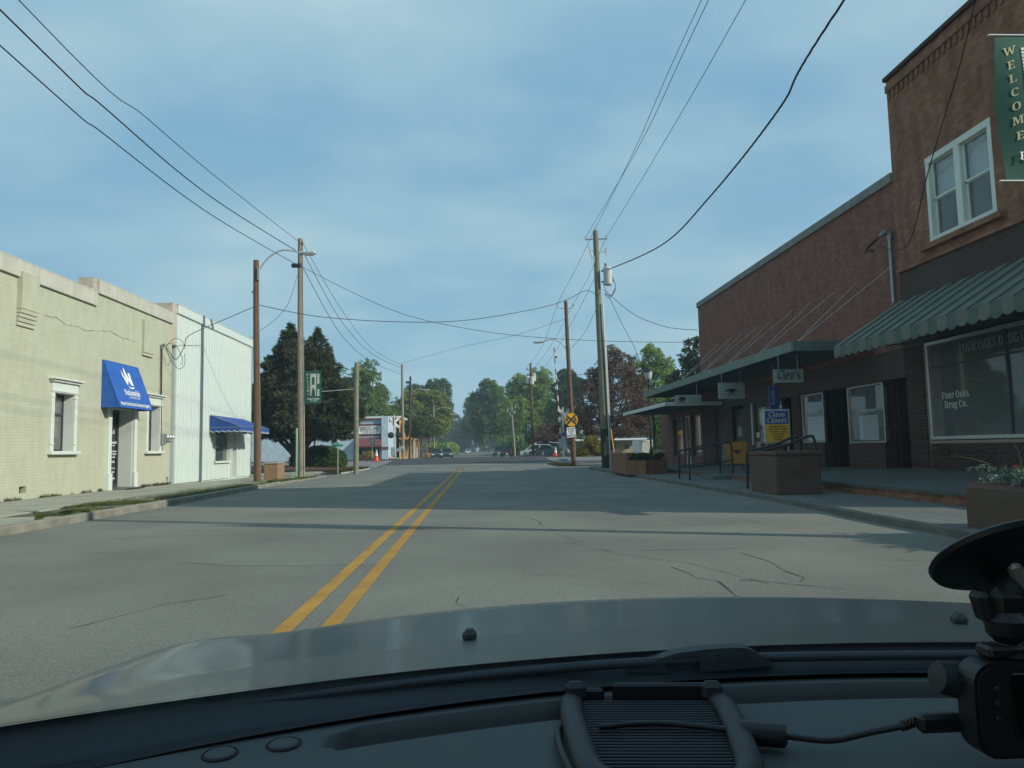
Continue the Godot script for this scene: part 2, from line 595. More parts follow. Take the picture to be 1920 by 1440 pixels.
# ---------------------------------------------------------------- the place
func make_sky() -> void:
	var w := 1536
	var h := 768
	var im := Image.create(w, h, false, Image.FORMAT_RGBF)
	var f := FastNoiseLite.new()
	f.seed = 11; f.frequency = 1.0; f.fractal_octaves = 5; f.fractal_gain = 0.52
	var f2 := FastNoiseLite.new()
	f2.seed = 5; f2.frequency = 0.55; f2.fractal_octaves = 3
	var sun := Vector3(0.814, 0.45, 0.366).normalized()
	var zen := Vector3(0.13, 0.33, 0.56)
	var hor := Vector3(0.36, 0.59, 0.7)
	var cloud := Vector3(0.55, 0.74, 0.76)
	for y in h:
		var el := (0.5 - (y + 0.5) / h) * PI
		for x in w:
			if el < -0.06:
				im.set_pixel(x, y, Color(0.09, 0.095, 0.075))
				continue
			var az := (x + 0.5) / w * TAU
			var d := Vector3(sin(az) * cos(el), sin(el), -cos(az) * cos(el))
			var e := maxf(d.y, 0.0)
			var c := hor.lerp(zen, clampf(pow(e, 0.62) * 1.05, 0, 1))
			var q := d / (e + 0.22)
			var wisp := f.get_noise_3d(q.x * 1.1 + 7.3, q.z * 1.7 + 2.0, q.x * 0.25) * 0.5 + 0.5
			var veil := f2.get_noise_3d(q.x * 0.9 + 5.2, q.z * 0.9 + 3.0, 0.0) * 0.5 + 0.5
			var t := clampf((wisp * 0.75 + veil * 0.6 - 0.46) * 1.9, 0.0, 1.0) * 0.85
			c = c.lerp(cloud, t * (0.85 - 0.35 * (1.0 - smoothstep(0.0, 0.2, e))))
			var near := maxf(d.dot(sun), 0.0)
			c += Vector3(0.3, 0.27, 0.2) * (pow(near, 6.0) * 0.55 + pow(near, 40.0) * 1.2)
			im.set_pixel(x, y, Color(c.x, c.y, c.z))
	var m := PanoramaSkyMaterial.new()
	m.panorama = ImageTexture.create_from_image(im)
	var sky := Sky.new()
	sky.sky_material = m
	var e := Environment.new()
	e.background_mode = Environment.BG_SKY
	e.sky = sky
	e.tonemap_mode = Environment.TONE_MAPPER_LINEAR
	e.tonemap_exposure = 1.05
	e.fog_enabled = true
	e.fog_density = 0.0006
	e.fog_light_color = Color(0.86, 0.94, 1.0)
	e.sdfgi_enabled = true
	e.ssao_enabled = true
	e.ssil_enabled = true
	var we := WorldEnvironment.new()
	we.name = "world_environment"
	we.environment = e
	add_child(we)


func _ready() -> void:
	rng.seed = 7
	var cam := Camera3D.new()
	cam.name = "camera"
	cam.position = Vector3(0, 1.2, 0)
	cam.rotation_order = EULER_ORDER_YXZ
	cam.rotation_degrees = Vector3(5.0536, -2.6967, -1.2)
	cam.fov = 54.87
	cam.near = 0.05
	cam.far = 3000.0
	add_child(cam)
	cam.current = true
	make_sky()
	var sun := DirectionalLight3D.new()
	sun.name = "sun"
	sun.light_energy = 1.35
	sun.light_color = Color(1.0, 0.985, 0.94)
	sun.light_angular_distance = 0.5
	sun.shadow_enabled = true
	add_child(sun)
	sun.look_at_from_position(Vector3(0.814, 0.45, 0.366) * 50, Vector3.ZERO)
	make_materials()
	ground_and_road()
	left_side()
	right_side()
	far_buildings()
	poles()
	wires()
	crossing()
	plants()
	vehicles()
	car_interior()


func road_y(z: float) -> float:
	# the road rises to the railway crossing and falls again behind it
	if z > -60.0: return 0.0
	if z > -73.0: return 0.45 * smoothstep(-60.0, -73.0, z)
	if z > -79.0: return 0.45
	return 0.45 * (1.0 - smoothstep(-79.0, -104.0, z))


func strip(x0: Variant, x1: Variant, zs: Array, lift: float, follow := true) -> S:
	# a sheet between two edges (numbers or functions of z) along the listed z
	var s := S.new()
	s.sheet(1, zs.size() - 1, func(i: int, j: int) -> Vector3:
		var z: float = zs[j]
		var e: Variant = x1 if i else x0
		return Vector3(e.call(z) if e is Callable else e, (road_y(z) if follow else 0.0) + lift, z))
	return s


func steps(a: float, b: float, d: float) -> Array:
	var out := []
	var k := int(ceil(absf(b - a) / d))
	for i in k + 1:
		out.append(lerpf(a, b, float(i) / k))
	return out


func left_kerb(z: float) -> float:
	return -7.55 - 0.3 * smoothstep(-18.0, -30.0, z)


func left_y(z: float) -> float:
	return lerpf(0.15, 0.035, smoothstep(-23.0, -39.0, z))


func right_kerb(z: float) -> float:
	return 6.3 - 0.34 * smoothstep(-17.0, -9.5, z)


func walk_y(x: float, z: float) -> float:
	# the raised walk in front of the shops on the far side of the kerb
	var t := clampf((z + 42.0) / 26.0, 0.0, 1.0)
	return lerpf(lerpf(0.16, 0.33, t), lerpf(0.19, 0.54, t), clampf((x - 7.9) / 2.9, 0.0, 1.0))


func ground_and_road() -> void:
	var s := S.new()
	s.quad(V(-900, -0.04, 200), V(900, -0.04, 200), V(900, -0.04, -1500), V(-900, -0.04, -1500))
	ground_piece("ground", s, "ground")
	var zs := steps(60, -60, 10) + steps(-62, -106, 2) + steps(-120, -900, 60)
	var road := ground_piece("road", strip(-8.0, 6.34, zs, 0.0), "asphalt")
	# side streets: one to the right before the railway, a drive to the left
	var side := S.new()
	side.quad(V(6.3, 0, -43.5), V(70, 0, -43.5), V(70, 0, -49), V(6.3, 0, -49))
	ground_piece("side_street", side, "asphalt")
	side = S.new()
	side.quad(V(-70, 0, -39.6), V(-8.0, 0, -38.4), V(-8.0, 0, -42.0), V(-70, 0, -42.5))
	ground_piece("driveway", side, "asphalt")
	# painted lines, patches and cracks lie on the road
	for x in [-1.35, -1.05]:
		part("center_line", strip(x - 0.065, x + 0.065, steps(6, -44, 4), 0.004), "yellow_paint", road)
		part("worn_center_line", strip(x - 0.06, x + 0.06, steps(-44, -60, 4), 0.004), "old_yellow", road)
		part("far_center_line", strip(x - 0.06, x + 0.06, steps(-106, -300, 40), 0.006), "old_yellow", road)
	part("asphalt_patch", strip(-2.75, -1.45, [-27.4, -28.5], 0.004), "asphalt_patch", road)
	part("crossing_asphalt", strip(-8.0, 6.3, steps(-63, -82, 1), 0.006), "asphalt_dark", road)
	part("crossing_seam", strip(-8.0, 6.3, [-56.5, -57.4], 0.004), "asphalt_patch", road)
	var r := RandomNumberGenerator.new()
	r.seed = 3
	# [start x, start z, drift x, drift z, pieces]
	for q in [[0.55, -14.0, 0.1, 0.55, 8], [1.1, -9.6, 0.13, 0.4, 9], [1.9, -7.4, 0.02, 0.28, 7], [2.3, -6.6, 0.14, 0.1, 6], [-0.25, -6.3, 0.02, 0.18, 6], [-4.6, -7.6, -0.3, 0.02, 7], [-3.1, -11.5, -0.34, 0.03, 8], [3.2, -10.0, 0.22, -0.05, 9], [-5.2, -6.0, -0.25, 0.1, 6], [-2.4, -15.8, -0.5, 0.02, 8], [0.2, -24.0, 0.05, 0.9, 7], [3.8, -14.0, 0.1, 0.6, 6], [-3.6, -19, -0.5, 0.02, 7], [1.3, -8.8, 0.25, 0.06, 8], [-3.4, -8.6, 0.3, 0.05, 9], [-6.0, -9.5, 0.28, -0.03, 9], [0.8, -11.2, 0.3, 0.05, 10], [2.2, -17.0, 0.3, 0.04, 10], [0.4, -7.4, 0.16, 0.12, 7], [2.9, -8.2, -0.05, 0.25, 6], [-2.2, -6.6, -0.12, 0.2, 5], [3.9, -7.6, 0.2, 0.08, 6]]:
		var p := V(q[0], 0.004, q[1])
		var cr := S.new()
		var wide := r.randf_range(0.005, 0.011)
		for k in q[4]:
			var d := V(q[2] + r.randf_range(-0.13, 0.13), 0, q[3] + r.randf_range(-0.13, 0.13))
			var side_way := V(-d.z, 0, d.x).normalized() * wide * r.randf_range(0.3, 0.9)
			cr.quad(p + side_way, p - side_way, p + d - side_way * 0.6, p + d + side_way * 0.6)
			p += d
		part("crack", cr, "crack", road)
	# ---- left pavement
	var walk := ground_piece("pavement_left", S.new().span(V(-12.3, -0.04, 24), V(-8.95, 0.0, -39.6)), "concrete")
	var z := 24.0
	var k := 0
	while z > -39.0:
		for x in [-12.0, -10.48]:
			part("paving_slab", S.new().bev(V(x + 0.755, left_y(z - 0.76) - 0.03, z - 0.76), V(1.5, 0.07, 1.508), 0.008, Basis(Vector3.RIGHT, (left_y(z) - left_y(z - 1.52)) / 1.52)), "concrete", walk)
		z -= 1.52
	# concrete apron towards the viewer, then the grass strip
	s = S.new()
	s.sheet(1, 12, func(i: int, j: int) -> Vector3:
		var zz := 24.0 - 38.2 * j / 12.0
		return V(left_kerb(zz) - 0.15 if i else -8.95, 0.146, zz))
	ground_piece("pavement_apron", s, "concrete")
	s = S.new()
	s.sheet(1, 10, func(i: int, j: int) -> Vector3:
		var zz := -14.2 - 23.6 * j / 10.0
		return V(left_kerb(zz) - 0.15 if i else -8.95, left_y(zz) - 0.02, zz))
	ground_piece("verge", s, "ground")
	var kerb := ground_piece("kerb_left", S.new().span(V(-8.0, -0.05, -37.9), V(-7.85, -0.02, -38.0)), "kerb")
	z = 24.0
	while z > -37.0:
		var a := left_kerb(z); var b := left_kerb(z - 3.0)
		part("kerb_stone", S.new().bev(V((a + b) / 2 - 0.075, left_y(z - 1.5) - 0.1, z - 1.5), V(0.16, 0.21, 2.985), 0.03, Basis(Vector3.UP, atan2(b - a, -3.0) + PI)), "kerb", kerb)
		z -= 3.0
	var corner := []
	for i in 9:
		var a := PI / 2 * i / 8.0
		corner.append(V(-9.85 + 2.0 * cos(a), -0.04, -37.6 - 1.9 * sin(a)))
	for i in 8:
		var d: Vector3 = corner[i + 1] - corner[i]
		part("kerb_stone", S.new().bev((corner[i] + corner[i + 1]) / 2, V(0.15, 0.2, d.length() * 1.02), 0.03, Basis.looking_at(d)), "kerb", kerb)
	s = S.new()
	for i in 8:
		s.tri(V(-9.85, 0.045, -37.6), corner[i] + V(0, 0.085, 0), corner[i + 1] + V(0, 0.085, 0))
	s.quad(V(-9.85, 0.045, -37.6), V(-9.85, 0.045, -39.5), V(-12.3, 0.045, -39.5), V(-12.3, 0.045, -37.6))
	ground_piece("pavement_corner", s, "concrete")
	# island beyond the drive with grass edge, then the mulch bed
	s = S.new().bev(V(-10.6, 0.0, -48.4), V(5.6, 0.16, 11.6), 0.05)
	ground_piece("traffic_island", s, "concrete")
	s = S.new()
	s.quad(V(-8.7, 0.084, -43), V(-7.9, 0.084, -43), V(-7.9, 0.084, -54.0), V(-8.7, 0.084, -54.0))
	ground_piece("island_verge", s, "ground")
	s = S.new()
	s.sheet(12, 12, func(i: int, j: int) -> Vector3:
		var a := i / 12.0; var b := j / 12.0
		return V(lerpf(-22, -9.3, a), 0.14 + 0.28 * sin(PI * a) * sin(PI * b), lerpf(-47.5, -60, b)))
	ground_piece("mulch_bed", s, "mulch")
	# ---- right pavement with its kerb and the raised walk
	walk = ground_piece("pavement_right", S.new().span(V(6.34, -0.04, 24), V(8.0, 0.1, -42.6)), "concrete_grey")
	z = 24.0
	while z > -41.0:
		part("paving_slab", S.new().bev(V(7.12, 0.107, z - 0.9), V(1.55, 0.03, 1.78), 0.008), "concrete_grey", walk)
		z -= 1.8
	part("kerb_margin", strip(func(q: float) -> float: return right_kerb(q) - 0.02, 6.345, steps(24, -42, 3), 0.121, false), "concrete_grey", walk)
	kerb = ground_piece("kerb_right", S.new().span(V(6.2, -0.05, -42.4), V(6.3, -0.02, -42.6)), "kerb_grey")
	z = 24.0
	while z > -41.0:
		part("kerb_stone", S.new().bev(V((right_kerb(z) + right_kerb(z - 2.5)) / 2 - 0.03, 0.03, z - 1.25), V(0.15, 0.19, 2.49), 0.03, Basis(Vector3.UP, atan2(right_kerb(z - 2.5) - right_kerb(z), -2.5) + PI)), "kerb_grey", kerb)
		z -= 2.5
	s = S.new()
	s.sheet(6, 24, func(i: int, j: int) -> Vector3:
		var x := lerpf(7.9, 11.6, i / 6.0); var zz := lerpf(24, -42.4, j / 24.0)
		return V(x, walk_y(x, zz), zz))
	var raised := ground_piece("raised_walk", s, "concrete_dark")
	s = S.new()
	for j in 24:
		var a := lerpf(24, -42.4, j / 24.0); var b := lerpf(24, -42.4, (j + 1) / 24.0)
		s.quad(V(7.9, 0.09, b), V(7.9, 0.09, a), V(7.9, walk_y(7.9, a) - 0.05, a), V(7.9, walk_y(7.9, b) - 0.05, b))
	part("riser", s, "brick_brown", raised)
	s = S.new()
	for j in 24:
		var a := lerpf(24, -42.4, j / 24.0); var b := lerpf(24, -42.4, (j + 1) / 24.0)
		s.quad(V(7.87, walk_y(7.9, b) - 0.06, b), V(7.87, walk_y(7.9, a) - 0.06, a), V(7.87, walk_y(7.9, a) + 0.003, a), V(7.87, walk_y(7.9, b) + 0.003, b))
		s.quad(V(7.87, walk_y(7.9, b) + 0.003, b), V(7.87, walk_y(7.9, a) + 0.003, a), V(8.15, walk_y(8.15, a) + 0.003, a), V(8.15, walk_y(8.15, b) + 0.003, b))
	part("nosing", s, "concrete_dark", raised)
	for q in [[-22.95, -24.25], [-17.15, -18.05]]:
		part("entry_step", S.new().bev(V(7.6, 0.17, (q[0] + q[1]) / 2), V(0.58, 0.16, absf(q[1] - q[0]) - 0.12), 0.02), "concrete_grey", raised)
	# far pavement past the side street, gravel along the track
	ground_piece("pavement_far", S.new().span(V(6.4, -0.04, -49.0), V(60, 0.1, -51.2)), "concrete")
	s = S.new()
	s.quad(V(6.4, 0.02, -51.2), V(60, 0.02, -51.2), V(60, 0.02, -58), V(6.4, 0.02, -58))
	ground_piece("far_verge", s, "mulch")
	for q in [[-60.0, -8.0, "track_bed_left"], [6.3, 70.0, "track_bed_right"]]:
		s = S.new()
		var zz := [-57.5, -63.0, -70.0, -82.0, -90.0]
		var yy := [0.0, 0.1, 0.36, 0.36, 0.0]
		s.sheet(1, 4, func(i: int, j: int) -> Vector3: return V(q[1] if i else q[0], yy[j], zz[j]))
		ground_piece(q[2], s, "gravel")
	var track := ground_piece("railway_track", S.new().span(V(-60, 0.2, -74.9), V(70, 0.3, -76.9)), "gravel")
	for zz in [-75.1, -76.6]:
		part("rail", S.new().span(V(-60, 0.3, zz - 0.036), V(70, 0.47, zz + 0.036)), "rail_steel", track)
	for i in 60:
		var x := -38.0 + i * 1.1
		if x > -8.6 and x < 6.9: continue
		part("sleeper", S.new().bev(V(x, 0.36, -75.85), V(0.24, 0.16, 2.6), 0.02), "wood_dark", track)


# a window in a wall of the left side (it looks along +x): opening from z1 (near) to z0 (far)
func trimmed_window(b: Node3D, x: float, z0: float, z1: float, y0: float, y1: float) -> void:
	var w := part("window_frame", S.new(), "white_paint", b)
	var s := S.new()
	var zc := (z0 + z1) / 2; var wide := z1 - z0
	for z in [z0 - 0.07, z1 + 0.07]:
		s.bev(V(x + 0.03, (y0 + y1) / 2, z), V(0.07, y1 - y0, 0.15), 0.008)
		s.bev(V(x + 0.045, y0 + 0.2, z), V(0.08, 0.03, 0.17), 0.005)
		s.bev(V(x + 0.045, y1 - 0.12, z), V(0.08, 0.03, 0.17), 0.005)
	s.bev(V(x + 0.035, y1 + 0.15, zc), V(0.09, 0.3, wide + 0.28), 0.008)
	s.bev(V(x + 0.07, y1 + 0.33, zc), V(0.16, 0.06, wide + 0.38), 0.01)
	s.bev(V(x + 0.1, y1 + 0.39, zc), V(0.24, 0.05, wide + 0.5), 0.012)
	s.bev(V(x + 0.05, y1 + 0.05, zc), V(0.1, 0.035, wide + 0.3), 0.005)
	# white reveals of the recess
	s.span(V(x - 0.3, y0, z0), V(x - 0.002, y1, z0 + 0.012))
	s.span(V(x - 0.3, y0, z1 - 0.012), V(x - 0.002, y1, z1))
	w.mesh = s.mesh()
	part("window_sill", S.new().bev(V(x + 0.05, y0 - 0.05, zc), V(0.22, 0.1, wide + 0.42), 0.012), "white_paint", b)
	s = S.new()
	s.span(V(x - 0.3, y0, z0 + 0.012), V(x - 0.26, y1, z0 + 0.07)); s.span(V(x - 0.3, y0, z1 - 0.07), V(x - 0.26, y1, z1 - 0.012))
	s.span(V(x - 0.3, y0, z0 + 0.07), V(x - 0.26, y0 + 0.06, z1 - 0.07)); s.span(V(x - 0.3, y1 - 0.06, z0 + 0.07), V(x - 0.26, y1, z1 - 0.07))
	s.span(V(x - 0.3, (y0 + y1) / 2 + 0.2, z0 + 0.07), V(x - 0.25, (y0 + y1) / 2 + 0.27, z1 - 0.07))
	part("sash", s, "dark_frame", w)
	part("pane", S.new().span(V(x - 0.285, y0 + 0.06, z0 + 0.07), V(x - 0.28, y1 - 0.06, z1 - 0.07)), "pane", w)
	var y := y0 + 0.45
	s = S.new()
	while y < y1 - 0.1:
		s.box(V(x - 0.36, y, zc), V(0.045, 0.004, wide - 0.2), Basis(Vector3.BACK, 0.6))
		y += 0.05
	part("blind", s, "blind", w)
	part("room_back", S.new().span(V(x - 1.0, y0 - 0.1, z0 - 0.3), V(x - 0.95, y1 + 0.1, z1 + 0.3)), "dark_inside", w)


func scallop(s: S, a: Vector3, b: Vector3, drop: float, k: int) -> void:
	# a hanging valance between two points with a scalloped lower edge
	for i in k:
		var p := a.lerp(b, float(i) / k); var q := a.lerp(b, float(i + 1) / k)
		var low := []
		for j in 7:
			var t := j / 6.0
			low.append(p.lerp(q, t) - V(0, drop * (0.72 + 0.28 * sin(PI * t)), 0))
		for j in 6:
			var u := p.lerp(q, j / 6.0); var w := p.lerp(q, (j + 1) / 6.0)
			s.quad(low[j], low[j + 1], w, u)


func left_side() -> void:
	# ---- long painted brick building
	var b := thing("painted_brick_building", "cream painted brick building with two white trimmed windows and a stepped parapet", "building")
	var s := S.new()
	var w1 := [-22.5, -21.45, 1.42, 3.08]; var w2 := [-28.42, -27.45, 1.42, 3.08]; var dr := [-26.3, -24.72, 0.14, 2.85]
	s.wall(2, -12.0, -0.44, -29.5, 24.0, -0.1, 6.38, [w1, w2, dr, [-20.35, -20.05, 0.32, 0.5], [-29.4, -29.2, 0.26, 0.42]])
	part("wall", s, "brick_painted", b)
	part("parapet", S.new().span(V(-12.44, 6.38, -29.5), V(-12.0, 6.62, -23.66)), "brick_painted", b)
	part("parapet_end", S.new().span(V(-12.46, 6.38, -23.68), V(-11.995, 6.86, -23.4)), "brick_cream", b)
	part("roof", S.new().span(V(-30, 5.8, -29.5), V(-12.44, 5.9, 24)), "asphalt_dark", b)
	part("end_wall", S.new().span(V(-30, -0.1, -29.6), V(-12.44, 6.0, -29.5)), "brick_painted", b)
	for q in [[-20.35, -20.05, 0.32, 0.5], [-29.4, -29.2, 0.26, 0.42]]:
		part("foundation_vent", S.new().span(V(-12.2, q[2], q[0]), V(-12.15, q[3], q[1])), "ink", b)
	# painted metal bands along the roof edge, with a shadow gap under them
	for q in [[-23.62, 24.0, 5.98, 6.42], [-29.45, -23.7, 6.41, 6.84]]:
		s = S.new()
		s.bev(V(-11.97, (q[2] + q[3]) / 2, (q[0] + q[1]) / 2), V(0.1, q[3] - q[2], q[1] - q[0]), 0.01)
		s.span(V(-12.46, q[3] + 0.0, q[0]), V(-11.92, q[3] + 0.03, q[1]))
		part("edge_band", s, "flashing", b)
	# two flues that stand out from the wall on stepped courses
	for q in [[-20.4, -19.65, 5.14, 6.14, 4, 0.15], [-27.7, -26.88, 4.95, 6.15, 1, 0.1]]:
		part("flue", S.new().bev(V(-12.0 + q[5] / 2 - 0.01, (q[2] + q[3]) / 2, (q[0] + q[1]) / 2), V(q[5] + 0.02, q[3] - q[2], q[1] - q[0]), 0.01), "brick_painted", b)
		for i in q[4]:
			var deep: float = q[5] * (1.0 - (i + 1.0) / (q[4] + 1.0)) + 0.02
			part("flue_step", S.new().bev(V(-12.0 + deep / 2 - 0.01, q[2] - 0.055 - 0.11 * i, (q[0] + q[1]) / 2), V(deep + 0.02, 0.1, q[1] - q[0]), 0.006), "brick_painted", b)
	# a long stepped crack
	s = S.new()
	var r := RandomNumberGenerator.new()
	r.seed = 21
	var p := Vector2(-20.9, 5.2)
	while p.x > -26.4:
		var q := p + Vector2(-r.randf_range(0.1, 0.3), r.randf_range(-0.075, 0.06))
		var wd := r.randf_range(0.003, 0.009)
		s.quad(V(-11.996, p.y - wd, p.x), V(-11.996, q.y - wd, q.x), V(-11.996, q.y + wd, q.x), V(-11.996, p.y + wd, p.x))
		p = q
	part("crack", s, "crack", b)
	trimmed_window(b, -12.0, w1[0], w1[1], w1[2], w1[3])
	trimmed_window(b, -12.0, w2[0], w2[1], w2[2], w2[3])
	# recessed door
	s = S.new()
	for z in [-26.42, -24.62]:
		s.bev(V(-11.96, 1.5, z), V(0.1, 2.74, 0.2), 0.01)
		s.bev(V(-11.94, 0.42, z), V(0.14, 0.56, 0.24), 0.012)
	s.span(V(-12.5, 0.14, -26.3), V(-12.002, 2.85, -26.285))
	s.span(V(-12.5, 0.14, -24.735), V(-12.002, 2.85, -24.72))
	s.span(V(-12.5, 2.835, -26.285), V(-12.002, 2.85, -24.735))
	var fr := part("door_frame", s, "white_paint", b)
	part("doorstep", S.new().bev(V(-12.05, 0.17, -25.5), V(0.9, 0.05, 1.5), 0.01), "concrete_grey", b)
	part("door_mat", S.new().bev(V(-11.7, 0.172, -25.5), V(0.6, 0.02, 1.0), 0.004), "ink", b)
	var dw := part("door", S.new().span(V(-12.52, 0.17, -26.28), V(-12.47, 2.83, -24.74)), "car_glass", b)
	s = S.new()
	for z in [-26.24, -25.5, -24.78]:
		s.span(V(-12.47, 0.17, z - 0.05), V(-12.44, 2.83, z + 0.05))
	for y in [0.26, 2.3, 2.79]:
		s.span(V(-12.468, y - 0.06, -26.23), V(-12.442, y + 0.06, -24.79))
	part("door_rail", s, "dark_frame", dw)
	var face := func(y: float, z: float) -> Transform3D: return Transform3D(Basis(Vector3.UP, PI / 2), V(-12.462, y, z))
	words("21A", 0.13, face.call(2.08, -25.86), "white", dw, "serif")
	words("Nationwide", 0.085, face.call(1.72, -25.86), "white", dw)
	words("is on your side", 0.045, face.call(1.62, -25.86), "white", dw)
	words("Keene & Associates", 0.06, face.call(1.42, -25.86), "white", dw)
	words("Insurance Agency", 0.06, face.call(1.33, -25.86), "white", dw)
	words("auto home life", 0.05, face.call(1.22, -25.86), "white", dw)
	words("963-3166", 0.07, face.call(1.06, -25.86), "white", dw)
	words("Mon - Fri 9 - 5", 0.055, face.call(0.84, -25.86), "white", dw)
	words("Sat by appt", 0.055, face.call(0.72, -25.86), "white", dw)
	words("Closed Sunday", 0.055, face.call(0.5, -25.86), "white", dw)
	# ---- steep blue awning over that door
	var a := thing("door_awning", "steep bright blue awning with white lettering over a recessed doorway", "awning")
	s = S.new()
	var t0 := V(-12.0, 4.34, -26.52); var t1 := V(-12.0, 4.34, -24.12); var f0 := V(-11.4, 2.82, -26.52); var f1 := V(-11.4, 2.82, -24.12); var g0 := V(-11.98, 2.82, -26.52); var g1 := V(-11.98, 2.82, -24.12)
	s.quad(f1, f0, t0 + V(0.04, 0, 0), t1 + V(0.04, 0, 0))
	s.quad(t1, t0, t0 + V(0.04, 0, 0), t1 + V(0.04, 0, 0))
	s.quad(g1, f1, t1 + V(0.04, 0, 0), t1)
	s.quad(f0, g0, t0, t0 + V(0.04, 0, 0))
	part("fabric", s, "blue_fabric", a)
	s = S.new()
	s.tube([g1, f1, f0, g0], 0.018, 6); s.tube([f1, t1 + V(0.04, 0, 0), t0 + V(0.04, 0, 0), f0], 0.014, 6)
	part("frame", s, "blue_fabric", a)
	var slope := (t0 - f0 + V(0.04, 0, 0)).normalized()
	var out := Vector3(0, 0, -1).cross(slope).normalized()
	var sx := Basis(Vector3(0, 0, -1), slope, Vector3(0, 0, -1).cross(slope))
	var mid := (f0 + f1) / 2
	var on := func(u: float, v: float) -> Transform3D: return Transform3D(sx, mid + Vector3(0, 0, -u) + slope * v + sx.z * 0.006)
	words("Keene & Associates Insurance Agency", 0.125, on.call(0.0, 0.14), "white", a, "sans", 0.0, "lettering", 2.1)
	words("is on your side", 0.085, on.call(0.1, 0.4), "white", a, "thin", 0.0, "lettering", 0.75)
	words("Nationwide", 0.2, on.call(0.05, 0.56), "white", a, "serif", 0.0, "lettering", 1.1)
	s = S.new()
	for q in [[[-0.42, 0.62], [-0.2, 0.0], [-0.2, 0.5], [-0.42, 1.06]], [[-0.18, 0.02], [0.02, 0.4], [0.0, 0.95], [-0.04, 1.22], [-0.1, 1.28], [-0.16, 1.0]], [[0.02, 0.38], [0.16, 0.06], [0.18, 0.5], [0.03, 0.9]], [[0.19, 0.04], [0.38, 0.04], [0.38, 0.95], [0.2, 0.95]], [[-0.2, -0.04], [0.12, -0.1], [0.42, -0.04], [0.34, -0.14], [0.1, -0.22], [-0.06, -0.16]]]:
		var poly := PackedVector2Array()
		for k in q: poly.append(Vector2(k[0] * 0.72, k[1] * 0.52))
		s.prism(poly, 0.004, on.call(0.05, 0.82))
	part("emblem", s, "white", a)
	# ---- white metal building
	b = thing("white_metal_building", "white ribbed metal clad building joined to the cream brick one", "building")
	s = S.new()
	var sw := [-36.45, -34.4, 0.95, 2.5]; var sd := [-37.42, -36.72, 0.14, 2.5]
	s.wall(2, -12.06, -0.3, -39.8, -29.97, -0.1, 7.2, [sw, sd])
	part("wall", s, "siding", b)
	part("end_wall", S.new().span(V(-30, -0.1, -39.8), V(-12.36, 7.2, -39.6)), "siding", b)
	part("roof", S.new().span(V(-30, 6.9, -39.6), V(-12.36, 7.0, -29.6)), "asphalt_dark", b)
	part("party_wall", S.new().span(V(-30, 5.6, -29.95), V(-12.02, 7.28, -29.52)), "brick_cream", b)
	var z := -29.98
	while z > -39.6:
		var z2 := maxf(z - 0.4, -39.8)
		var cuts := [[0.12, 6.92]]
		if z2 < sw[1] and z > sw[0] - 0.05: cuts = [[0.12, 0.92], [2.5, 6.92]]
		if z2 < sd[1] + 0.02 and z > sd[0] - 0.02: cuts = [[2.5, 6.92]]
		for c in cuts:
			s = S.new()
			var low: float = c[0]; var high: float = c[1]
			s.span(V(-12.058, low, z2 + 0.004), V(-12.02, high, z - 0.004))
			for k in 2:
				s.bev(V(-12.01, (low + high) / 2, z - 0.06 - 0.2 * k), V(0.05, high - low, 0.045), 0.012)
			part("siding_panel", s, "siding", b)
		z -= 0.4
	s = S.new()
	s.bev(V(-11.99, 7.11, -34.88), V(0.12, 0.37, 9.82), 0.015)
	s.span(V(-12.5, 7.298, -39.8), V(-11.92, 7.32, -29.96))
	part("fascia", s, "siding", b)
	s = S.new()
	for q in [[sw[0] - 0.05, sw[0] + 0.02], [sw[1] - 0.02, sw[1] + 0.05]]:
		s.span(V(-12.2, 0.9, q[0]), V(-11.97, 2.52, q[1]))
	s.span(V(-12.2, 0.86, sw[0] - 0.05), V(-11.9, 0.95, sw[1] + 0.05))
	var f := part("shop_window", s, "white_paint", b)
	part("pane", S.new().span(V(-12.14, 0.95, sw[0] + 0.02), V(-12.135, 2.5, sw[1] - 0.02)), "pane_dark", f)
	part("room_back", S.new().span(V(-12.9, 0.6, -37.6), V(-12.85, 2.8, -33.9)), "pale_sheet", f)
	dw = part("door", S.new().span(V(-12.34, 0.14, sd[0] + 0.01), V(-12.3, 2.5, sd[1] - 0.01)), "downpipe", b)
	s = S.new()
	s.span(V(-12.36, 0.14, sd[0] - 0.05), V(-11.96, 2.5, sd[0] + 0.01)); s.span(V(-12.36, 0.14, sd[1] - 0.01), V(-11.96, 2.5, sd[1] + 0.05))
	part("door_jamb", s, "white_paint", dw)
	# ---- small blue awning with a scalloped edge
	a = thing("scalloped_awning", "low blue awning with scalloped white edging above a shop window", "awning")
	s = S.new()
	t0 = V(-11.95, 3.02, -38.2); t1 = V(-11.95, 3.02, -33.64); f0 = V(-10.62, 2.5, -38.2); f1 = V(-10.62, 2.5, -33.64)
	s.quad(f1, f0, t0, t1)
	s.tri(V(-11.95, 2.5, -33.64), f1, t1)
	s.tri(f0, V(-11.95, 2.5, -38.2), t0)
	part("fabric", s, "navy_fabric", a)
	s = S.new()
	scallop(s, f1, f0, 0.26, 15); scallop(s, V(-11.95, 2.5, -33.64), f1, 0.26, 5); scallop(s, f0, V(-11.95, 2.5, -38.2), 0.26, 5)
	part("valance", s, "navy_fabric", a)
	s = S.new()
	for q in [[f1, f0, 15], [V(-11.95, 2.5, -33.64), f1, 5]]:
		var pts := []
		for i in q[2] * 6 + 1:
			var t: Variant = i / float(q[2] * 6)
			pts.append(q[0].lerp(q[1], t) - V(0, 0.26 * (0.72 + 0.28 * absf(sin(PI * t * q[2]))), 0))
		s.tube(pts, 0.012, 4)
	part("piping", s, "white", a)
	s = S.new()
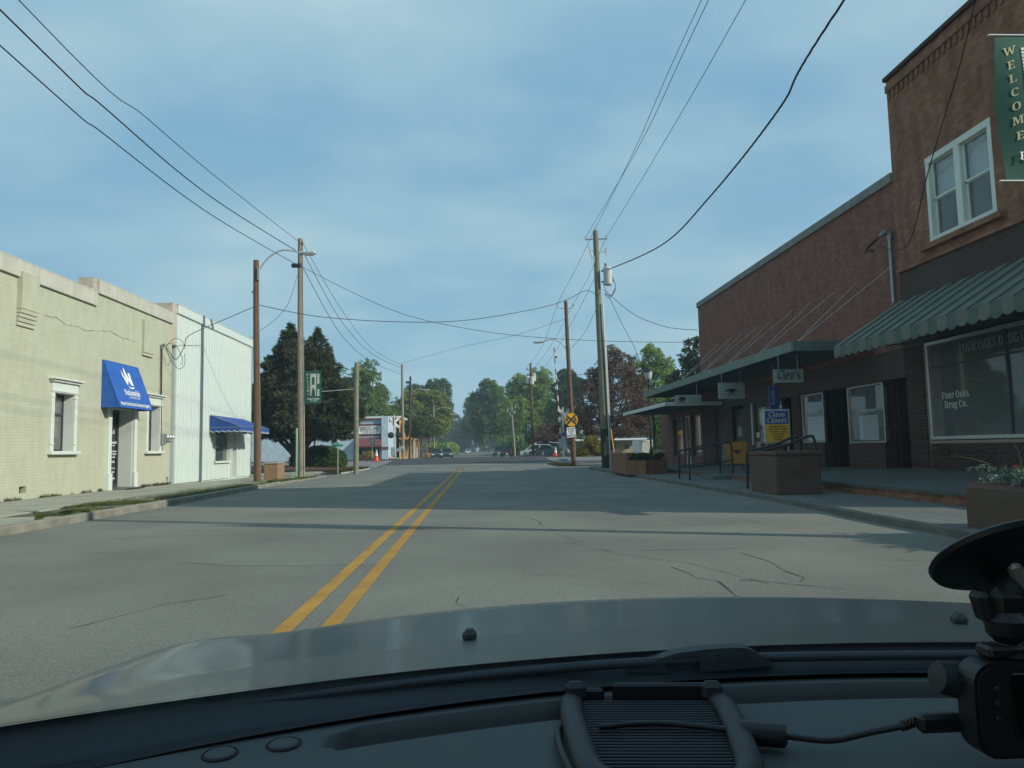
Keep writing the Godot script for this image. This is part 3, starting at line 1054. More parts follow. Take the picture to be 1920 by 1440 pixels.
	s.tube([t1, f1, f0, t0], 0.015, 5); s.tube([V(-11.95, 2.45, -33.64), f1 - V(0, 0.05, 0)], 0.015, 5)
	part("frame", s, "metal_grey", a)
	# ---- electric service on the cream wall
	a = thing("electric_meter", "grey meter box with three round meters on the cream wall", "electric meter")
	s = S.new()
	s.tube([V(-11.94, 1.9, -28.5), V(-11.94, 5.3, -28.42)], 0.03, 8)
	part("conduit", s, "wood_dark", a)
	s = S.new()
	s.tube([V(-11.94, 5.28, -28.42), V(-11.92, 5.42, -28.42), V(-11.84, 5.45, -28.42), V(-11.8, 5.36, -28.42)], [0.04, 0.055, 0.05, 0.03], 8)
	part("weather_head", s, "metal_grey", a)
	part("meter_box", S.new().bev(V(-11.92, 1.86, -28.62), V(0.16, 0.42, 0.36), 0.015), "metal_grey", a)
	for i in 3:
		part("meter", S.new().lathe([Vector2(0.0, 0.0), Vector2(0.08, 0.0), Vector2(0.08, 0.08), Vector2(0.05, 0.12), Vector2(0, 0.13)], V(-11.95, 1.95, -28.98 - 0.26 * i), 14, Basis(Vector3.BACK, -PI / 2)), "metal_pale", a)
	s = S.new()
	s.tube([V(-11.95, 1.8, -28.8), V(-11.95, 1.8, -29.6)], 0.025, 6); s.tube([V(-11.95, 1.3, -28.62), V(-11.95, 1.66, -28.62)], 0.05, 8)
	part("lower_conduit", s, "metal_grey", a)
	# ---- kerbside block
	a = thing("litter_block", "tan exposed aggregate litter bin on the grass by the brown lamp pole", "litter bin")
	s = S.new()
	s.bev(V(-9.08, 0.4, -33.55), V(0.62, 0.76, 1.1), 0.03)
	part("body", s, "aggregate_tan", a)
	part("rim", S.new().bev(V(-9.08, 0.82, -33.55), V(0.66, 0.08, 1.15), 0.02), "concrete", a)




# glazed bay in a wall of the right side (it looks along -x); z0 far, z1 near
func shop_bay(b: Node3D, x: float, z0: float, z1: float, y0: float, y1: float, bar := 0.05, frame := "alu") -> MeshInstance3D:
	var s := S.new()
	s.bev(V(x + 0.04, (y0 + y1) / 2, z0 + bar / 2), V(0.09, y1 - y0, bar), 0.006)
	s.bev(V(x + 0.04, (y0 + y1) / 2, z1 - bar / 2), V(0.09, y1 - y0, bar), 0.006)
	s.bev(V(x + 0.038, y0 + bar / 2, (z0 + z1) / 2), V(0.1, bar, z1 - z0), 0.006)
	s.bev(V(x + 0.038, y1 - bar / 2, (z0 + z1) / 2), V(0.1, bar, z1 - z0), 0.006)
	var f := part("shop_window", s, frame, b)
	part("pane", S.new().span(V(x + 0.045, y0 + bar, z0 + bar), V(x + 0.05, y1 - bar, z1 - bar)), "pane", f)
	return f


# words on a face that looks along -x, or (front) along +z
func west(y: float, z: float, x: float) -> Transform3D:
	return Transform3D(Basis(Vector3.UP, -PI / 2), V(x, y, z))


func south(x: float, y: float, z: float) -> Transform3D:
	return Transform3D(Basis(), V(x, y, z))


func interior(b: Node3D, z0: float, z1: float, y0: float, y1: float, deep: float, x := 11.2) -> void:
	var s := S.new()
	s.span(V(x + deep, y0, z0), V(x + deep + 0.1, y1, z1))
	s.span(V(x, y0 - 0.1, z0), V(x + deep, y0, z1))
	s.span(V(x, y1, z0), V(x + deep, y1 + 0.1, z1))
	s.span(V(x, y0, z0 - 0.1), V(x + deep, y1, z0))
	s.span(V(x, y0, z1), V(x + deep, y1, z1 + 0.1))
	part("room", s, "dark_inside", b)


func right_side() -> void:
	var s: S
	var r := RandomNumberGenerator.new()
	r.seed = 5
	# ---- two storey brick building with the drug store
	var b := thing("two_storey_brick_building", "two storey brown brick building with paired sash windows over a drug store", "building")
	var win := [-16.72, -14.45, 5.88, 7.92]
	s = S.new().wall(2, 10.8, 0.4, -18.1, -10.2, 5.5, 10.55, [win])
	part("upper_wall", s, "brick_brown", b)
	s = S.new().wall(2, 10.82, 0.38, -18.1, -10.2, 3.7, 5.5, [])
	s.span(V(10.84, 0.3, -18.1), V(11.2, 3.7, -17.32)); s.span(V(10.84, 0.3, -10.7), V(11.2, 3.7, -10.2)); s.span(V(10.84, 0.3, -17.32), V(11.2, 1.2, -10.7))
	part("lower_wall", s, "mortar", b)
	s = S.new().wall(2, 10.798, 0.03, -18.1, -10.2, 3.6, 5.5, [])
	part("dark_band", s, "brick_dark", b)
	s = S.new()
	s.span(V(11.2, -0.1, -18.1), V(26, 10.5, -17.8)); s.span(V(11.2, -0.1, -10.5), V(26, 10.5, -10.2)); s.span(V(25.7, -0.1, -17.8), V(26, 10.5, -10.5))
	part("side_wall", s, "brick_brown", b)
	part("roof", S.new().span(V(11.2, 9.9, -17.8), V(25.7, 10.0, -10.5)), "asphalt_dark", b)
	part("coping", S.new().bev(V(10.98, 10.61, -14.15), V(0.52, 0.12, 8.0), 0.02), "brick_dark", b)
	part("corbel_course", S.new().bev(V(10.785, 10.33, -14.15), V(0.08, 0.2, 7.9), 0.01), "brick_brown", b)
	for i in 38:
		part("brick", S.new().bev(V(10.79, 10.12, -18.0 + i * 0.208), V(0.05, 0.21, 0.1), 0.008), "brick_brown", b)
	part("string_course", S.new().bev(V(10.78, 5.5, -14.15), V(0.08, 0.09, 7.9), 0.01), "brick_brown", b)
	part("window_sill", S.new().bev(V(10.75, 5.78, -15.58), V(0.18, 0.14, 2.75), 0.015), "brick_brown", b)
	s = S.new()
	for q in [[-16.72, -16.6], [-15.68, -15.48], [-14.57, -14.45]]:
		s.bev(V(10.86, 6.9, (q[0] + q[1]) / 2), V(0.14, 2.04, q[1] - q[0]), 0.01)
	s.bev(V(10.86, 7.84, -15.58), V(0.15, 0.16, 2.27), 0.01); s.bev(V(10.86, 5.93, -15.58), V(0.16, 0.1, 2.27), 0.01)
	var f := part("window_frame", s, "white_paint", b)
	for q in [[-16.6, -15.68], [-15.48, -14.57]]:
		s = S.new()
		for k in 2:
			var lo := 5.98 + 0.89 * k; var hi := lo + 0.92; var x := 10.93 - 0.035 * k
			s.bev(V(x, lo + 0.025, (q[0] + q[1]) / 2), V(0.04, 0.05, q[1] - q[0]), 0.006); s.bev(V(x, hi - 0.025, (q[0] + q[1]) / 2), V(0.04, 0.05, q[1] - q[0]), 0.006)
			s.bev(V(x, (lo + hi) / 2, q[0] + 0.025), V(0.04, 0.92, 0.05), 0.006); s.bev(V(x, (lo + hi) / 2, q[1] - 0.025), V(0.04, 0.92, 0.05), 0.006)
			part("pane", S.new().span(V(x - 0.003, lo + 0.05, q[0] + 0.05), V(x + 0.002, hi - 0.05, q[1] - 0.05)), "pane", f)
		part("sash", s, "white_paint", f)
		part("roller_shade", S.new().span(V(11.0, 6.88, q[0]), V(11.01, 7.8, q[1])), "pale_sheet", f)
	part("room", S.new().span(V(11.6, 5.4, -17.2), V(11.7, 8.2, -13.9)), "dark_inside", b)
	# brick facing of the pier and of the wall under the shop window
	var shapes := []
	for k in 3:
		shapes.append([S.new().bev(Vector3.ZERO, V(0.05, 0.064, 0.2), 0.006).mesh(), S.new().bev(Vector3.ZERO, V(0.05, 0.064, 0.095), 0.006).mesh(), "brick_piece_" + "abc"[k]])
	var lay := func(z0: float, z1: float, y0: float, y1: float, base: Callable) -> void:
		var rows := int((y1 - y0) / 0.076)
		for row in rows:
			var y := y0 + 0.038 + row * 0.076
			var z := z0
			var first := true
			while z < z1 - 0.05:
				var half: bool = first and row % 2 == 1 or z + 0.2 > z1 + 0.01
				first = false
				var q: Array = shapes[r.randi() % 3]
				var w := 0.095 if half else 0.2
				if y > base.call(z):
					part("brick", q[1] if half else q[0], q[2], b, V(10.82 - r.randf() * 0.006, y, z + w / 2))
				z += w + 0.01
	lay.call(-18.1, -17.33, 0.53, 3.6, func(_z: float) -> float: return 0.55)
	lay.call(-17.29, -14.1, 0.53, 1.2, func(_z: float) -> float: return 0.55)
	part("lower_brick_face", S.new().span(V(10.8, 0.4, -14.08), V(10.84, 1.2, -10.2)), "brick_dark", b)
	part("wall_vent", S.new().bev(V(10.79, 0.95, -16.75), V(0.04, 0.22, 0.32), 0.01), "brick_piece_b", b)
	f = shop_bay(b, 10.84, -17.3, -10.72, 1.22, 3.55, 0.08, "metal_pale")
	s = S.new()
	for z in [-14.6, -12.6]: s.bev(V(10.88, 2.38, z), V(0.07, 2.2, 0.06), 0.006)
	s.bev(V(10.885, 2.95, -14.0), V(0.05, 0.05, 6.4), 0.005)
	part("mullion", s, "dark_frame", f)
	interior(b, -17.3, -10.7, 0.5, 3.7, 5.0)
	words("Four Oaks", 0.16, west(2.24, -16.35, 10.876), "off_white", f, "serif", 0.0, "lettering", 0.95)
	words("Drug Co.", 0.16, west(2.02, -16.35, 10.876), "off_white", f, "serif", 0.0, "lettering", 0.78)
	words("FOUR OAKS DRUG COMPANY", 0.2, west(3.25, -14.6, 10.876), "sign_pale", f, "serif", 0.0, "lettering", 3.0)
	s = S.new()
	for i in 5: s.span(V(12.2, 0.5, -16.9 + i * 1.25), V(13.4, 1.25 + 0.25 * (i % 2), -16.1 + i * 1.25))
	part("display_shelf", s, "wood_panel", b)
	# ---- striped metal awning
	var a := thing("striped_awning", "striped green and pale metal awning with scalloped edge over the drug store", "awning")
	var n := 26
	for i in n:
		var z0 := -18.1 + i * 0.3; var z1 := z0 + 0.3
		s = S.new()
		var lift := 0.0 if i % 2 else 0.035
		var ax := V(10.78, 4.72 + lift, z0); var ay := V(10.78, 4.72 + lift, z1); var bx := V(9.0, 3.58 + lift, z0); var by := V(9.0, 3.58 + lift, z1)
		s.quad(bx, by, ay, ax)
		var m := V(-0.03, -0.045, 0)
		s.quad(bx + V(0, -0.06, 0), ax + V(0, -0.06, 0), ay + V(0, -0.06, 0), by + V(0, -0.06, 0))
		s.quad(bx, ax, ax + V(0, -0.06, 0), bx + V(0, -0.06, 0)); s.quad(ay, by, by + V(0, -0.06, 0), ay + V(0, -0.06, 0))
		var low := []
		for k in 7:
			low.append(V(8.985, 3.34 - 0.06 * sin(PI * k / 6.0) + lift * 0.5, lerpf(z0, z1, k / 6.0)))
		for k in 6:
			s.quad(low[k], low[k + 1], V(8.99 + m.x * 0, 3.575 + lift, lerpf(z0, z1, (k + 1) / 6.0)), V(8.99, 3.575 + lift, lerpf(z0, z1, k / 6.0)))
		part("awning_panel", s, "awning_green" if i % 2 else "awning_pale", a)
	s = S.new()
	for z in [-18.0, -14.2, -10.4]:
		s.tube([V(10.8, 3.65, z), V(9.05, 3.5, z)], 0.02, 6); s.tube([V(9.05, 3.5, z), V(10.75, 4.62, z)], 0.02, 6)
	s.tube([V(9.02, 3.52, -18.1), V(9.02, 3.52, -10.3)], 0.022, 6)
	part("frame", s, "metal_grey", a)
	# ---- service mast on the corner
	a = thing("service_mast", "grey electric service mast at the corner where both brick walls meet", "service mast")
	s = S.new()
	s.tube([V(10.72, 4.75, -18.28), V(10.72, 6.42, -18.28)], 0.045, 8)
	part("conduit", s, "metal_grey", a)
	s = S.new()
	s.tube([V(10.72, 6.4, -18.28), V(10.72, 6.55, -18.28), V(10.6, 6.6, -18.28), V(10.46, 6.48, -18.28)], [0.06, 0.085, 0.08, 0.05], 8)
	part("weather_head", s, "metal_grey", a)
	s = S.new()
	for k in 3:
		s.tube(curve([V(10.48, 6.48, -18.28), V(10.3, 6.3 - 0.06 * k, -18.6 - 0.1 * k), V(10.42, 6.12 + 0.05 * k, -18.5)]), 0.012, 5)
	part("wire_loop", s, "cable", a)
	# ---- tall single storey brick building
	b = thing("tall_brick_building", "long red brick building with dark shopfronts under a green canopy", "building")
	s = S.new().wall(2, 10.8, 0.4, -35.15, -18.1, 3.55, 8.0, [])
	part("upper_wall", s, "brick_red", b)
	part("coping", S.new().bev(V(10.98, 8.0, -26.63), V(0.5, 0.26, 17.08), 0.02), "coping", b)
	s = S.new()
	s.span(V(11.2, -0.1, -35.15), V(26, 8.0, -34.8)); s.span(V(25.7, -0.1, -34.8), V(26, 8.0, -18.1))
	part("side_wall", s, "brick_red", b)
	part("roof", S.new().span(V(11.2, 7.4, -34.8), V(25.7, 7.5, -18.1)), "asphalt_dark", b)
	# shop fronts, from the near end to the far one
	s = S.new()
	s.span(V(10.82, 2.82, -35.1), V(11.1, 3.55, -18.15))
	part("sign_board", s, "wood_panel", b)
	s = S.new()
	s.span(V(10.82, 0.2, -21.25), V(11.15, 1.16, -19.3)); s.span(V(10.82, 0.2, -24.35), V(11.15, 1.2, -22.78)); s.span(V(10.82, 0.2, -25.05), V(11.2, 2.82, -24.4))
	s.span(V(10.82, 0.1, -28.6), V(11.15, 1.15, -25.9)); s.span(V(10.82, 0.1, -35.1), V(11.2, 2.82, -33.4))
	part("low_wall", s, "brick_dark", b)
	f = shop_bay(b, 10.86, -21.25, -19.3, 1.17, 2.8)
	f = shop_bay(b, 10.86, -24.35, -22.78, 1.21, 2.8)
	f = shop_bay(b, 10.86, -28.6, -25.9, 1.16, 2.8, 0.06, "wood_panel")
	part("post", S.new().bev(V(10.8, 2.0, -28.72), V(0.06, 1.65, 0.06), 0.006), "white_paint", b)
	s = S.new()
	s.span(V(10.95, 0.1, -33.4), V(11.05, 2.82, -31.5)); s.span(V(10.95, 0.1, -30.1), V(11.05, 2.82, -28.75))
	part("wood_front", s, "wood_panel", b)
	var door := part("door", S.new().span(V(11.1, 0.25, -31.5), V(11.16, 2.7, -30.1)), "dark_frame", b)
	part("paper_notice", S.new().span(V(11.085, 1.55, -31.2), V(11.095, 1.95, -30.75)), "sign_pale", door)
	part("door_handle", S.new().tube([V(11.06, 1.1, -30.3), V(11.06, 1.45, -30.3)], 0.015, 6), "metal_pale", door)
	for q in [[-22.76, -21.28], [-19.28, -18.12]]:
		door = part("door", S.new().span(V(11.9, 0.45, q[0] + 0.2), V(11.95, 2.75, q[1] - 0.2)), "car_glass", b)
		s = S.new()
		s.span(V(11.88, 0.45, q[0] + 0.02), V(11.97, 2.8, q[0] + 0.2)); s.span(V(11.88, 0.45, q[1] - 0.2), V(11.97, 2.8, q[1] - 0.02))
		s.span(V(11.1, 0.4, q[0]), V(11.95, 2.82, q[0] + 0.02)); s.span(V(11.1, 0.4, q[1] - 0.02), V(11.95, 2.82, q[1]))
		part("door_frame", s, "dark_frame", door)
	interior(b, -28.6, -25.5, 0.2, 2.9, 3.0)
	interior(b, -24.4, -22.8, 0.4, 2.9, 4.0)
	interior(b, -21.25, -19.3, 0.4, 2.9, 4.0)
	for q in [[-24.25, -22.95, 1.28, 2.05], [-20.9, -19.9, 1.25, 1.95]]:
		part("pale_window_sheet", S.new().span(V(11.0, q[2], q[0]), V(11.005, q[3], q[1])), "pale_sheet", b)  # pale flat sheet set just behind each pane
	part("notice", S.new().span(V(10.79, 1.45, -28.3), V(10.795, 1.66, -28.0)), "blind", b)
	part("notice", S.new().span(V(10.79, 1.05, -28.35), V(10.795, 1.3, -27.95)), "sign_pale", b)
	# a lit tube in the nearer shop
	var tube := part("lamp_tube", S.new().tube([V(12.0, 2.6, -20.8), V(12.0, 2.6, -19.6)], 0.02, 8), "tube_glow", b)
	var li := OmniLight3D.new()
	li.name = "tube_lamp"
	li.position = V(12.0, 2.5, -20.2)
	li.light_energy = 0.05
	li.light_size = 0.1
	li.omni_range = 8.0
	li.omni_attenuation = 2.0
	li.shadow_enabled = true
	add_child(li)
	s = S.new()
	s.lathe([Vector2(0.24, 0.0), Vector2(0.2, 0.14), Vector2(0.05, 0.2)], V(11.9, 2.2, -19.65), 14)
	part("pendant_shade", s, "sign_orange", b)
	s = S.new()
	for i in 9:
		s.bev(V(11.75 + r.randf() * 0.3, 0.9 + r.randf() * 0.7, -21.0 + i * 0.19), V(0.16, 0.18 + r.randf() * 0.2, 0.13), 0.03)
	part("window_goods", s, "wood_brown", b)
	# ---- green canopy with its stays
	a = thing("metal_canopy", "long flat green metal canopy held by stays from the red brick wall", "canopy")
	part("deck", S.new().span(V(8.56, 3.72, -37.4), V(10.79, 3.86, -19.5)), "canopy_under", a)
	for i in 6:
		part("fascia_panel", S.new().bev(V(8.53, 3.82, -20.98 - 3.0 * i), V(0.05, 0.27, 2.97), 0.008), "canopy_green", a)
	part("end_fascia", S.new().bev(V(9.67, 3.82, -19.46), V(2.3, 0.27, 0.05), 0.008), "canopy_green", a)
	part("end_fascia", S.new().bev(V(9.67, 3.82, -37.44), V(2.3, 0.27, 0.05), 0.008), "canopy_green", a)
	for z in [-19.9, -22.9, -26.0, -29.0, -32.0]:
		for q in [1.45, -0.25]:
			part("stay", S.new().tube([V(10.8, 5.72, z + q), V(8.75, 3.9, z)], 0.009, 5), "metal_pale", a)
	# ---- corner shop
	b = thing("corner_shop", "low brick corner shop with three tall glazed panes beside the handrails", "building")
	var holes := [[-40.7, -38.9, 0.6, 2.75], [-38.5, -36.2, 0.1, 2.75], [-35.9, -33.6 - 1.5, 0.6, 2.75]]
	s = S.new().wall(2, 10.78, 0.35, -43.3, -35.16, -0.1, 3.7, [[-40.6, -38.6, 0.62, 2.75], [-38.4, -37.3, 0.2, 2.75], [-37.1, -35.5, 0.62, 2.75]])
	s.span(V(11.13, -0.1, -43.3), V(25, 3.7, -43.0))
	part("wall", s, "brick_red", b)
	part("roof", S.new().span(V(10.7, 3.7, -43.4), V(25, 3.8, -35.16)), "asphalt_dark", b)
	shop_bay(b, 10.86, -40.6, -38.6, 0.62, 2.75, 0.06, "dark_frame")
	shop_bay(b, 10.86, -37.1, -35.5, 0.62, 2.75, 0.06, "dark_frame")
	door = shop_bay(b, 10.86, -38.4, -37.3, 0.2, 2.75, 0.07, "metal_pale")
	part("kick_plate", S.new().span(V(10.86, 0.27, -38.33), V(10.9, 0.65, -37.37)), "metal_pale", door)
	interior(b, -40.8, -35.3, 0.1, 2.9, 4.0)
	a = thing("porch_canopy", "white edged flat porch canopy on a thin post at the corner shop", "canopy")
	part("deck", S.new().span(V(8.26, 2.98, -41.5), V(10.78, 3.08, -32.2)), "canopy_under", a)
	part("fascia", S.new().bev(V(8.22, 3.04, -36.8), V(0.05, 0.17, 9.45), 0.01), "white_paint", a)
	part("end_fascia", S.new().bev(V(9.5, 3.04, -32.15), V(2.55, 0.17, 0.05), 0.01), "white_paint", a)
	part("post", S.new().tube([V(9.8, 0.15, -41.0), V(9.8, 3.0, -41.0)], 0.07, 8), "canopy_green", a)
	# ---- things hanging under the canopy
	a = thing("shrub_emblem_sign", "pale hanging sign with a dark spreading plant emblem under the green canopy", "sign")
	part("board", S.new().bev(V(8.28 + 0.45, 3.05, -25.0), V(0.92, 0.56, 0.05), 0.008), "sign_pale", a)
	s = S.new()
	for i in 11:
		var t := lerpf(-1.25, 1.25, i / 10.0)
		var base := V(8.73, 2.98, -24.97)
		s.tube([base, base + V(sin(t) * 0.13, cos(t) * 0.1 + 0.05, 0), base + V(sin(t) * 0.3, cos(t) * 0.1 + 0.05 - absf(t) * 0.03, 0)], [0.012, 0.014, 0.003], 4)
	for i in 7:
		var t := lerpf(-0.9, 0.9, i / 6.0)
		s.tube([V(8.73 + t * 0.1, 2.99, -24.97), V(8.73 + t * 0.22, 2.86 + 0.03 * absf(t), -24.97)], 0.008, 4)
	part("emblem", s, "ink", a)
	part("hanger", S.new().tube([V(8.4, 3.33, -25.0), V(8.4, 3.72, -25.0)], 0.01, 5), "metal_grey", a)
	part("hanger", S.new().tube([V(9.05, 3.33, -25.0), V(9.05, 3.72, -25.0)], 0.01, 5), "metal_grey", a)
	a = thing("name_sign", "pale hanging sign with a dark script name, nearest under the green canopy", "sign")
	part("board", S.new().bev(V(8.78, 3.1, -20.4), V(0.84, 0.38, 0.05), 0.008), "sign_pale", a)
	words("Cleo's", 0.26, south(8.78, 3.1, -20.372), "ink", a, "serif", 0.25, "lettering", 0.64)
	part("hanger", S.new().tube([V(8.5, 3.29, -20.4), V(8.5, 3.72, -20.4)], 0.01, 5), "metal_grey", a)
	part("hanger", S.new().tube([V(9.05, 3.29, -20.4), V(9.05, 3.72, -20.4)], 0.01, 5), "metal_grey", a)
	a = thing("animal_emblem_sign", "grey hanging sign with a dark rounded emblem, farthest under the green canopy", "sign")
	part("board", S.new().bev(V(8.25, 3.0, -28.6), V(1.05, 0.36, 0.05), 0.008), "sign_pale", a)
	s = S.new()
	var blob := PackedVector2Array()
	for i in 14:
		blob.append(Vector2(-0.25 + 0.14 * cos(TAU * i / 14.0), 0.02 + 0.1 * sin(TAU * i / 14.0) * (1.0 if i < 8 else 0.8)))
	s.prism(blob, 0.004, south(8.25, 3.0, -28.573))
	s.span(V(7.9, 2.87, -28.573), V(7.94, 2.95, -28.569)); s.span(V(8.03, 2.87, -28.573), V(8.07, 2.95, -28.569))
	part("emblem", s, "ink", a)
	part("hanger", S.new().tube([V(8.6, 3.18, -28.6), V(8.6, 3.75, -28.6)], 0.01, 5), "metal_grey", a)
	a = thing("barber_sign", "narrow dark blue upright sign with white figures behind the blue and yellow board", "sign")
	part("board", S.new().bev(V(9.35, 2.62, -22.9), V(0.32, 0.75, 0.06), 0.01), "sign_blue", a)
	words("8", 0.2, south(9.3, 2.78, -22.868), "sign_pale", a)
	words("2", 0.2, south(9.3, 2.55, -22.868), "sign_pale", a)
	part("hanger", S.new().tube([V(9.35, 3.0, -22.9), V(9.35, 3.72, -22.9)], 0.012, 5), "metal_grey", a)
	# ---- blue and yellow board
	a = thing("sale_board", "framed board with blue upper half and yellow lower half on the raised walk", "sign")
	part("frame", S.new().bev(V(8.2, 1.68, -20.0), V(0.74, 0.94, 0.05), 0.01), "metal_pale", a)
	part("upper_panel", S.new().span(V(7.88, 1.74, -19.974), V(8.52, 2.1, -19.968)), "sign_blue", a)
	part("lower_panel", S.new().span(V(7.88, 1.25, -19.974), V(8.52, 1.74, -19.968)), "sign_yellow", a)
	words("Class", 0.13, south(8.2, 1.99, -19.964), "gold_ink", a, "serif", 0.3)
	words("Closet", 0.13, south(8.2, 1.83, -19.964), "gold_ink", a, "serif", 0.3)
	var line_y := 1.68
	for w in ["consignments", "• Clothing • shoes", "• Games • toys", "• Furniture", "• Jewelry", "• Books"]:
		words(w, 0.05, south(8.2, line_y, -19.964), "ink", a)
		line_y -= 0.072
	s = S.new()
	for x in [7.9, 8.5]: s.tube([V(x, 0.42, -20.02), V(x, 1.22, -20.0)], 0.014, 6)
	s.tube([V(7.9, 0.9, -20.0), V(8.5, 0.9, -20.0)], 0.012, 6)
	part("stand", s, "metal_pale", a)
	# ---- sandwich board
	a = thing("sandwich_board", "orange folding board with a dark plant emblem standing on wire legs", "sign")
	for k in [-1.0, 1.0]:
		var tilt := Basis(Vector3.RIGHT, -0.16 * k)
		part("panel", S.new().bev(V(8.66, 0.93, -24.7 + 0.16 * k), V(0.72, 0.74, 0.025), 0.006, tilt), "sign_orange" if k > 0 else "sign_pale", a)
	s = S.new()
	for i in 9:
		var t := lerpf(-1.2, 1.2, i / 8.0)
		var base := V(8.66, 0.9, -24.52)
		s.tube([base, base + V(sin(t) * 0.1, cos(t) * 0.1 + 0.03, -0.02), base + V(sin(t) * 0.25, cos(t) * 0.1 + 0.03, -0.02)], [0.01, 0.012, 0.003], 4)
	part("emblem", s, "ink", a)
	s = S.new()
	for x in [8.32, 9.0]:
		for k in [-1.0, 1.0]: s.tube([V(x, 0.56, -24.7 + 0.21 * k), V(x, 0.24, -24.7 + 0.28 * k)], 0.01, 5)
	part("leg", s, "black_iron", a)
	# ---- handrails, two flights of two
	for q in [[-23.0, 1.0, "black iron handrail, nearer one of the far pair by the kerb"], [-24.2, 1.0, "black iron handrail, farther one of the far pair by the kerb"], [-18.0, 1.0, "black iron handrail just behind the brown aggregate block"], [-17.2, 1.0, "black iron handrail end rising out from the brown aggregate block"]]:
		var z: float = q[0]
		a = thing("handrail", q[2], "handrail", Vector3.ZERO, "handrails at the entry steps")
		var x0 := 6.6; var x1 := 7.93; var h1 := 1.28 if z < -20.0 else 1.36
		s = S.new()
		s.tube(curve([V(x0 - 0.02, 0.6, z), V(x0, 1.0, z), V(x0 + 0.1, 1.05, z), V((x0 + x1) / 2, 1.17, z), V(x1 - 0.15, h1, z), V(x1, h1 - 0.06, z), V(x1 + 0.02, 0.9, z)], 5), 0.032, 7)
		part("rail", s, "black_iron", a)
		part("lower_rail", S.new().tube([V(x0, 0.5, z), V(x1, 0.72, z)], 0.025, 6), "black_iron", a)
		part("post", S.new().tube([V(x0 - 0.02, 0.1, z), V(x0 - 0.02, 0.62, z)], 0.032, 7), "black_iron", a)
		part("post", S.new().tube([V(x1 + 0.02, 0.2, z), V(x1 + 0.02, 0.92, z)], 0.032, 7), "black_iron", a)
	# ---- blocks and planters on the right pavement
	a = thing("aggregate_block", "brown aggregate concrete block planter at the kerb before the handrails", "planter")
	part("body", S.new().bev(V(6.78, 0.53, -16.25), V(0.98, 0.86, 1.5), 0.03), "aggregate", a)
	s = S.new()
	for q in [[V(6.78, 1.0, -15.5), V(1.02, 0.08, 0.1)], [V(6.78, 1.0, -17.0), V(1.02, 0.08, 0.1)], [V(6.32, 1.0, -16.25), V(0.1, 0.08, 1.4)], [V(7.24, 1.0, -16.25), V(0.1, 0.08, 1.4)]]: s.bev(q[0], q[1], 0.015)
	part("rim", s, "aggregate", a)
	part("soil", S.new().span(V(6.36, 0.9, -16.95), V(7.2, 0.98, -15.55)), "mulch", a)
	a = thing("corner_planter", "angular brick planter with low plants at the corner shop kerb", "planter")
	s = S.new()
	s.prism(PackedVector2Array([Vector2(6.0, -33.4), Vector2(7.5, -33.4), Vector2(7.5, -29.3), Vector2(6.5, -28.7), Vector2(6.0, -29.3)]), 0.56, Transform3D(Basis(Vector3.RIGHT, Vector3(0, 0, 1), Vector3.UP), V(0, 0.1, 0)))
	part("body", s, "brick_brown", a)
	part("back_wall", S.new().bev(V(6.12, 0.52, -31.5), V(0.3, 0.9, 3.6), 0.02), "brick_brown", a)
	a = thing("street_planter", "brown brick planter with flowers at the kerb near the banner pole", "planter")
	part("body", S.new().bev(V(6.56, 0.36, -6.95), V(1.0, 0.6, 4.3), 0.05), "aggregate", a)
	part("soil", S.new().span(V(6.14, 0.6, -8.95), V(6.98, 0.664, -5.0)), "mulch", a)
	# ---- an unseen building added behind the viewer on this side to shade the car
	b = thing("added_shading_building", "unseen brick building added behind the car to shade it", "building")
	part("wall", S.new().wall(2, 10.8, 0.4, 3.4, 30.0, -0.1, 9.0, [[5, 10, 1.0, 3.0], [14, 19, 1.0, 3.0]]), "brick_red", b)
	s = S.new()
	s.span(V(11.2, -0.1, 3.4), V(26, 9, 3.8)); s.span(V(11.2, -0.1, 29.6), V(26, 9, 30.0))
	part("side_wall", s, "brick_red", b)
	part("roof", S.new().span(V(11.2, 8.4, 3.8), V(26, 8.5, 29.6)), "asphalt_dark", b)
	shop_bay(b, 10.86, 5, 10, 1.0, 3.0)
	shop_bay(b, 10.86, 14, 19, 1.0, 3.0)
	interior(b, 4.0, 20.0, 0.5, 3.4, 4.0)


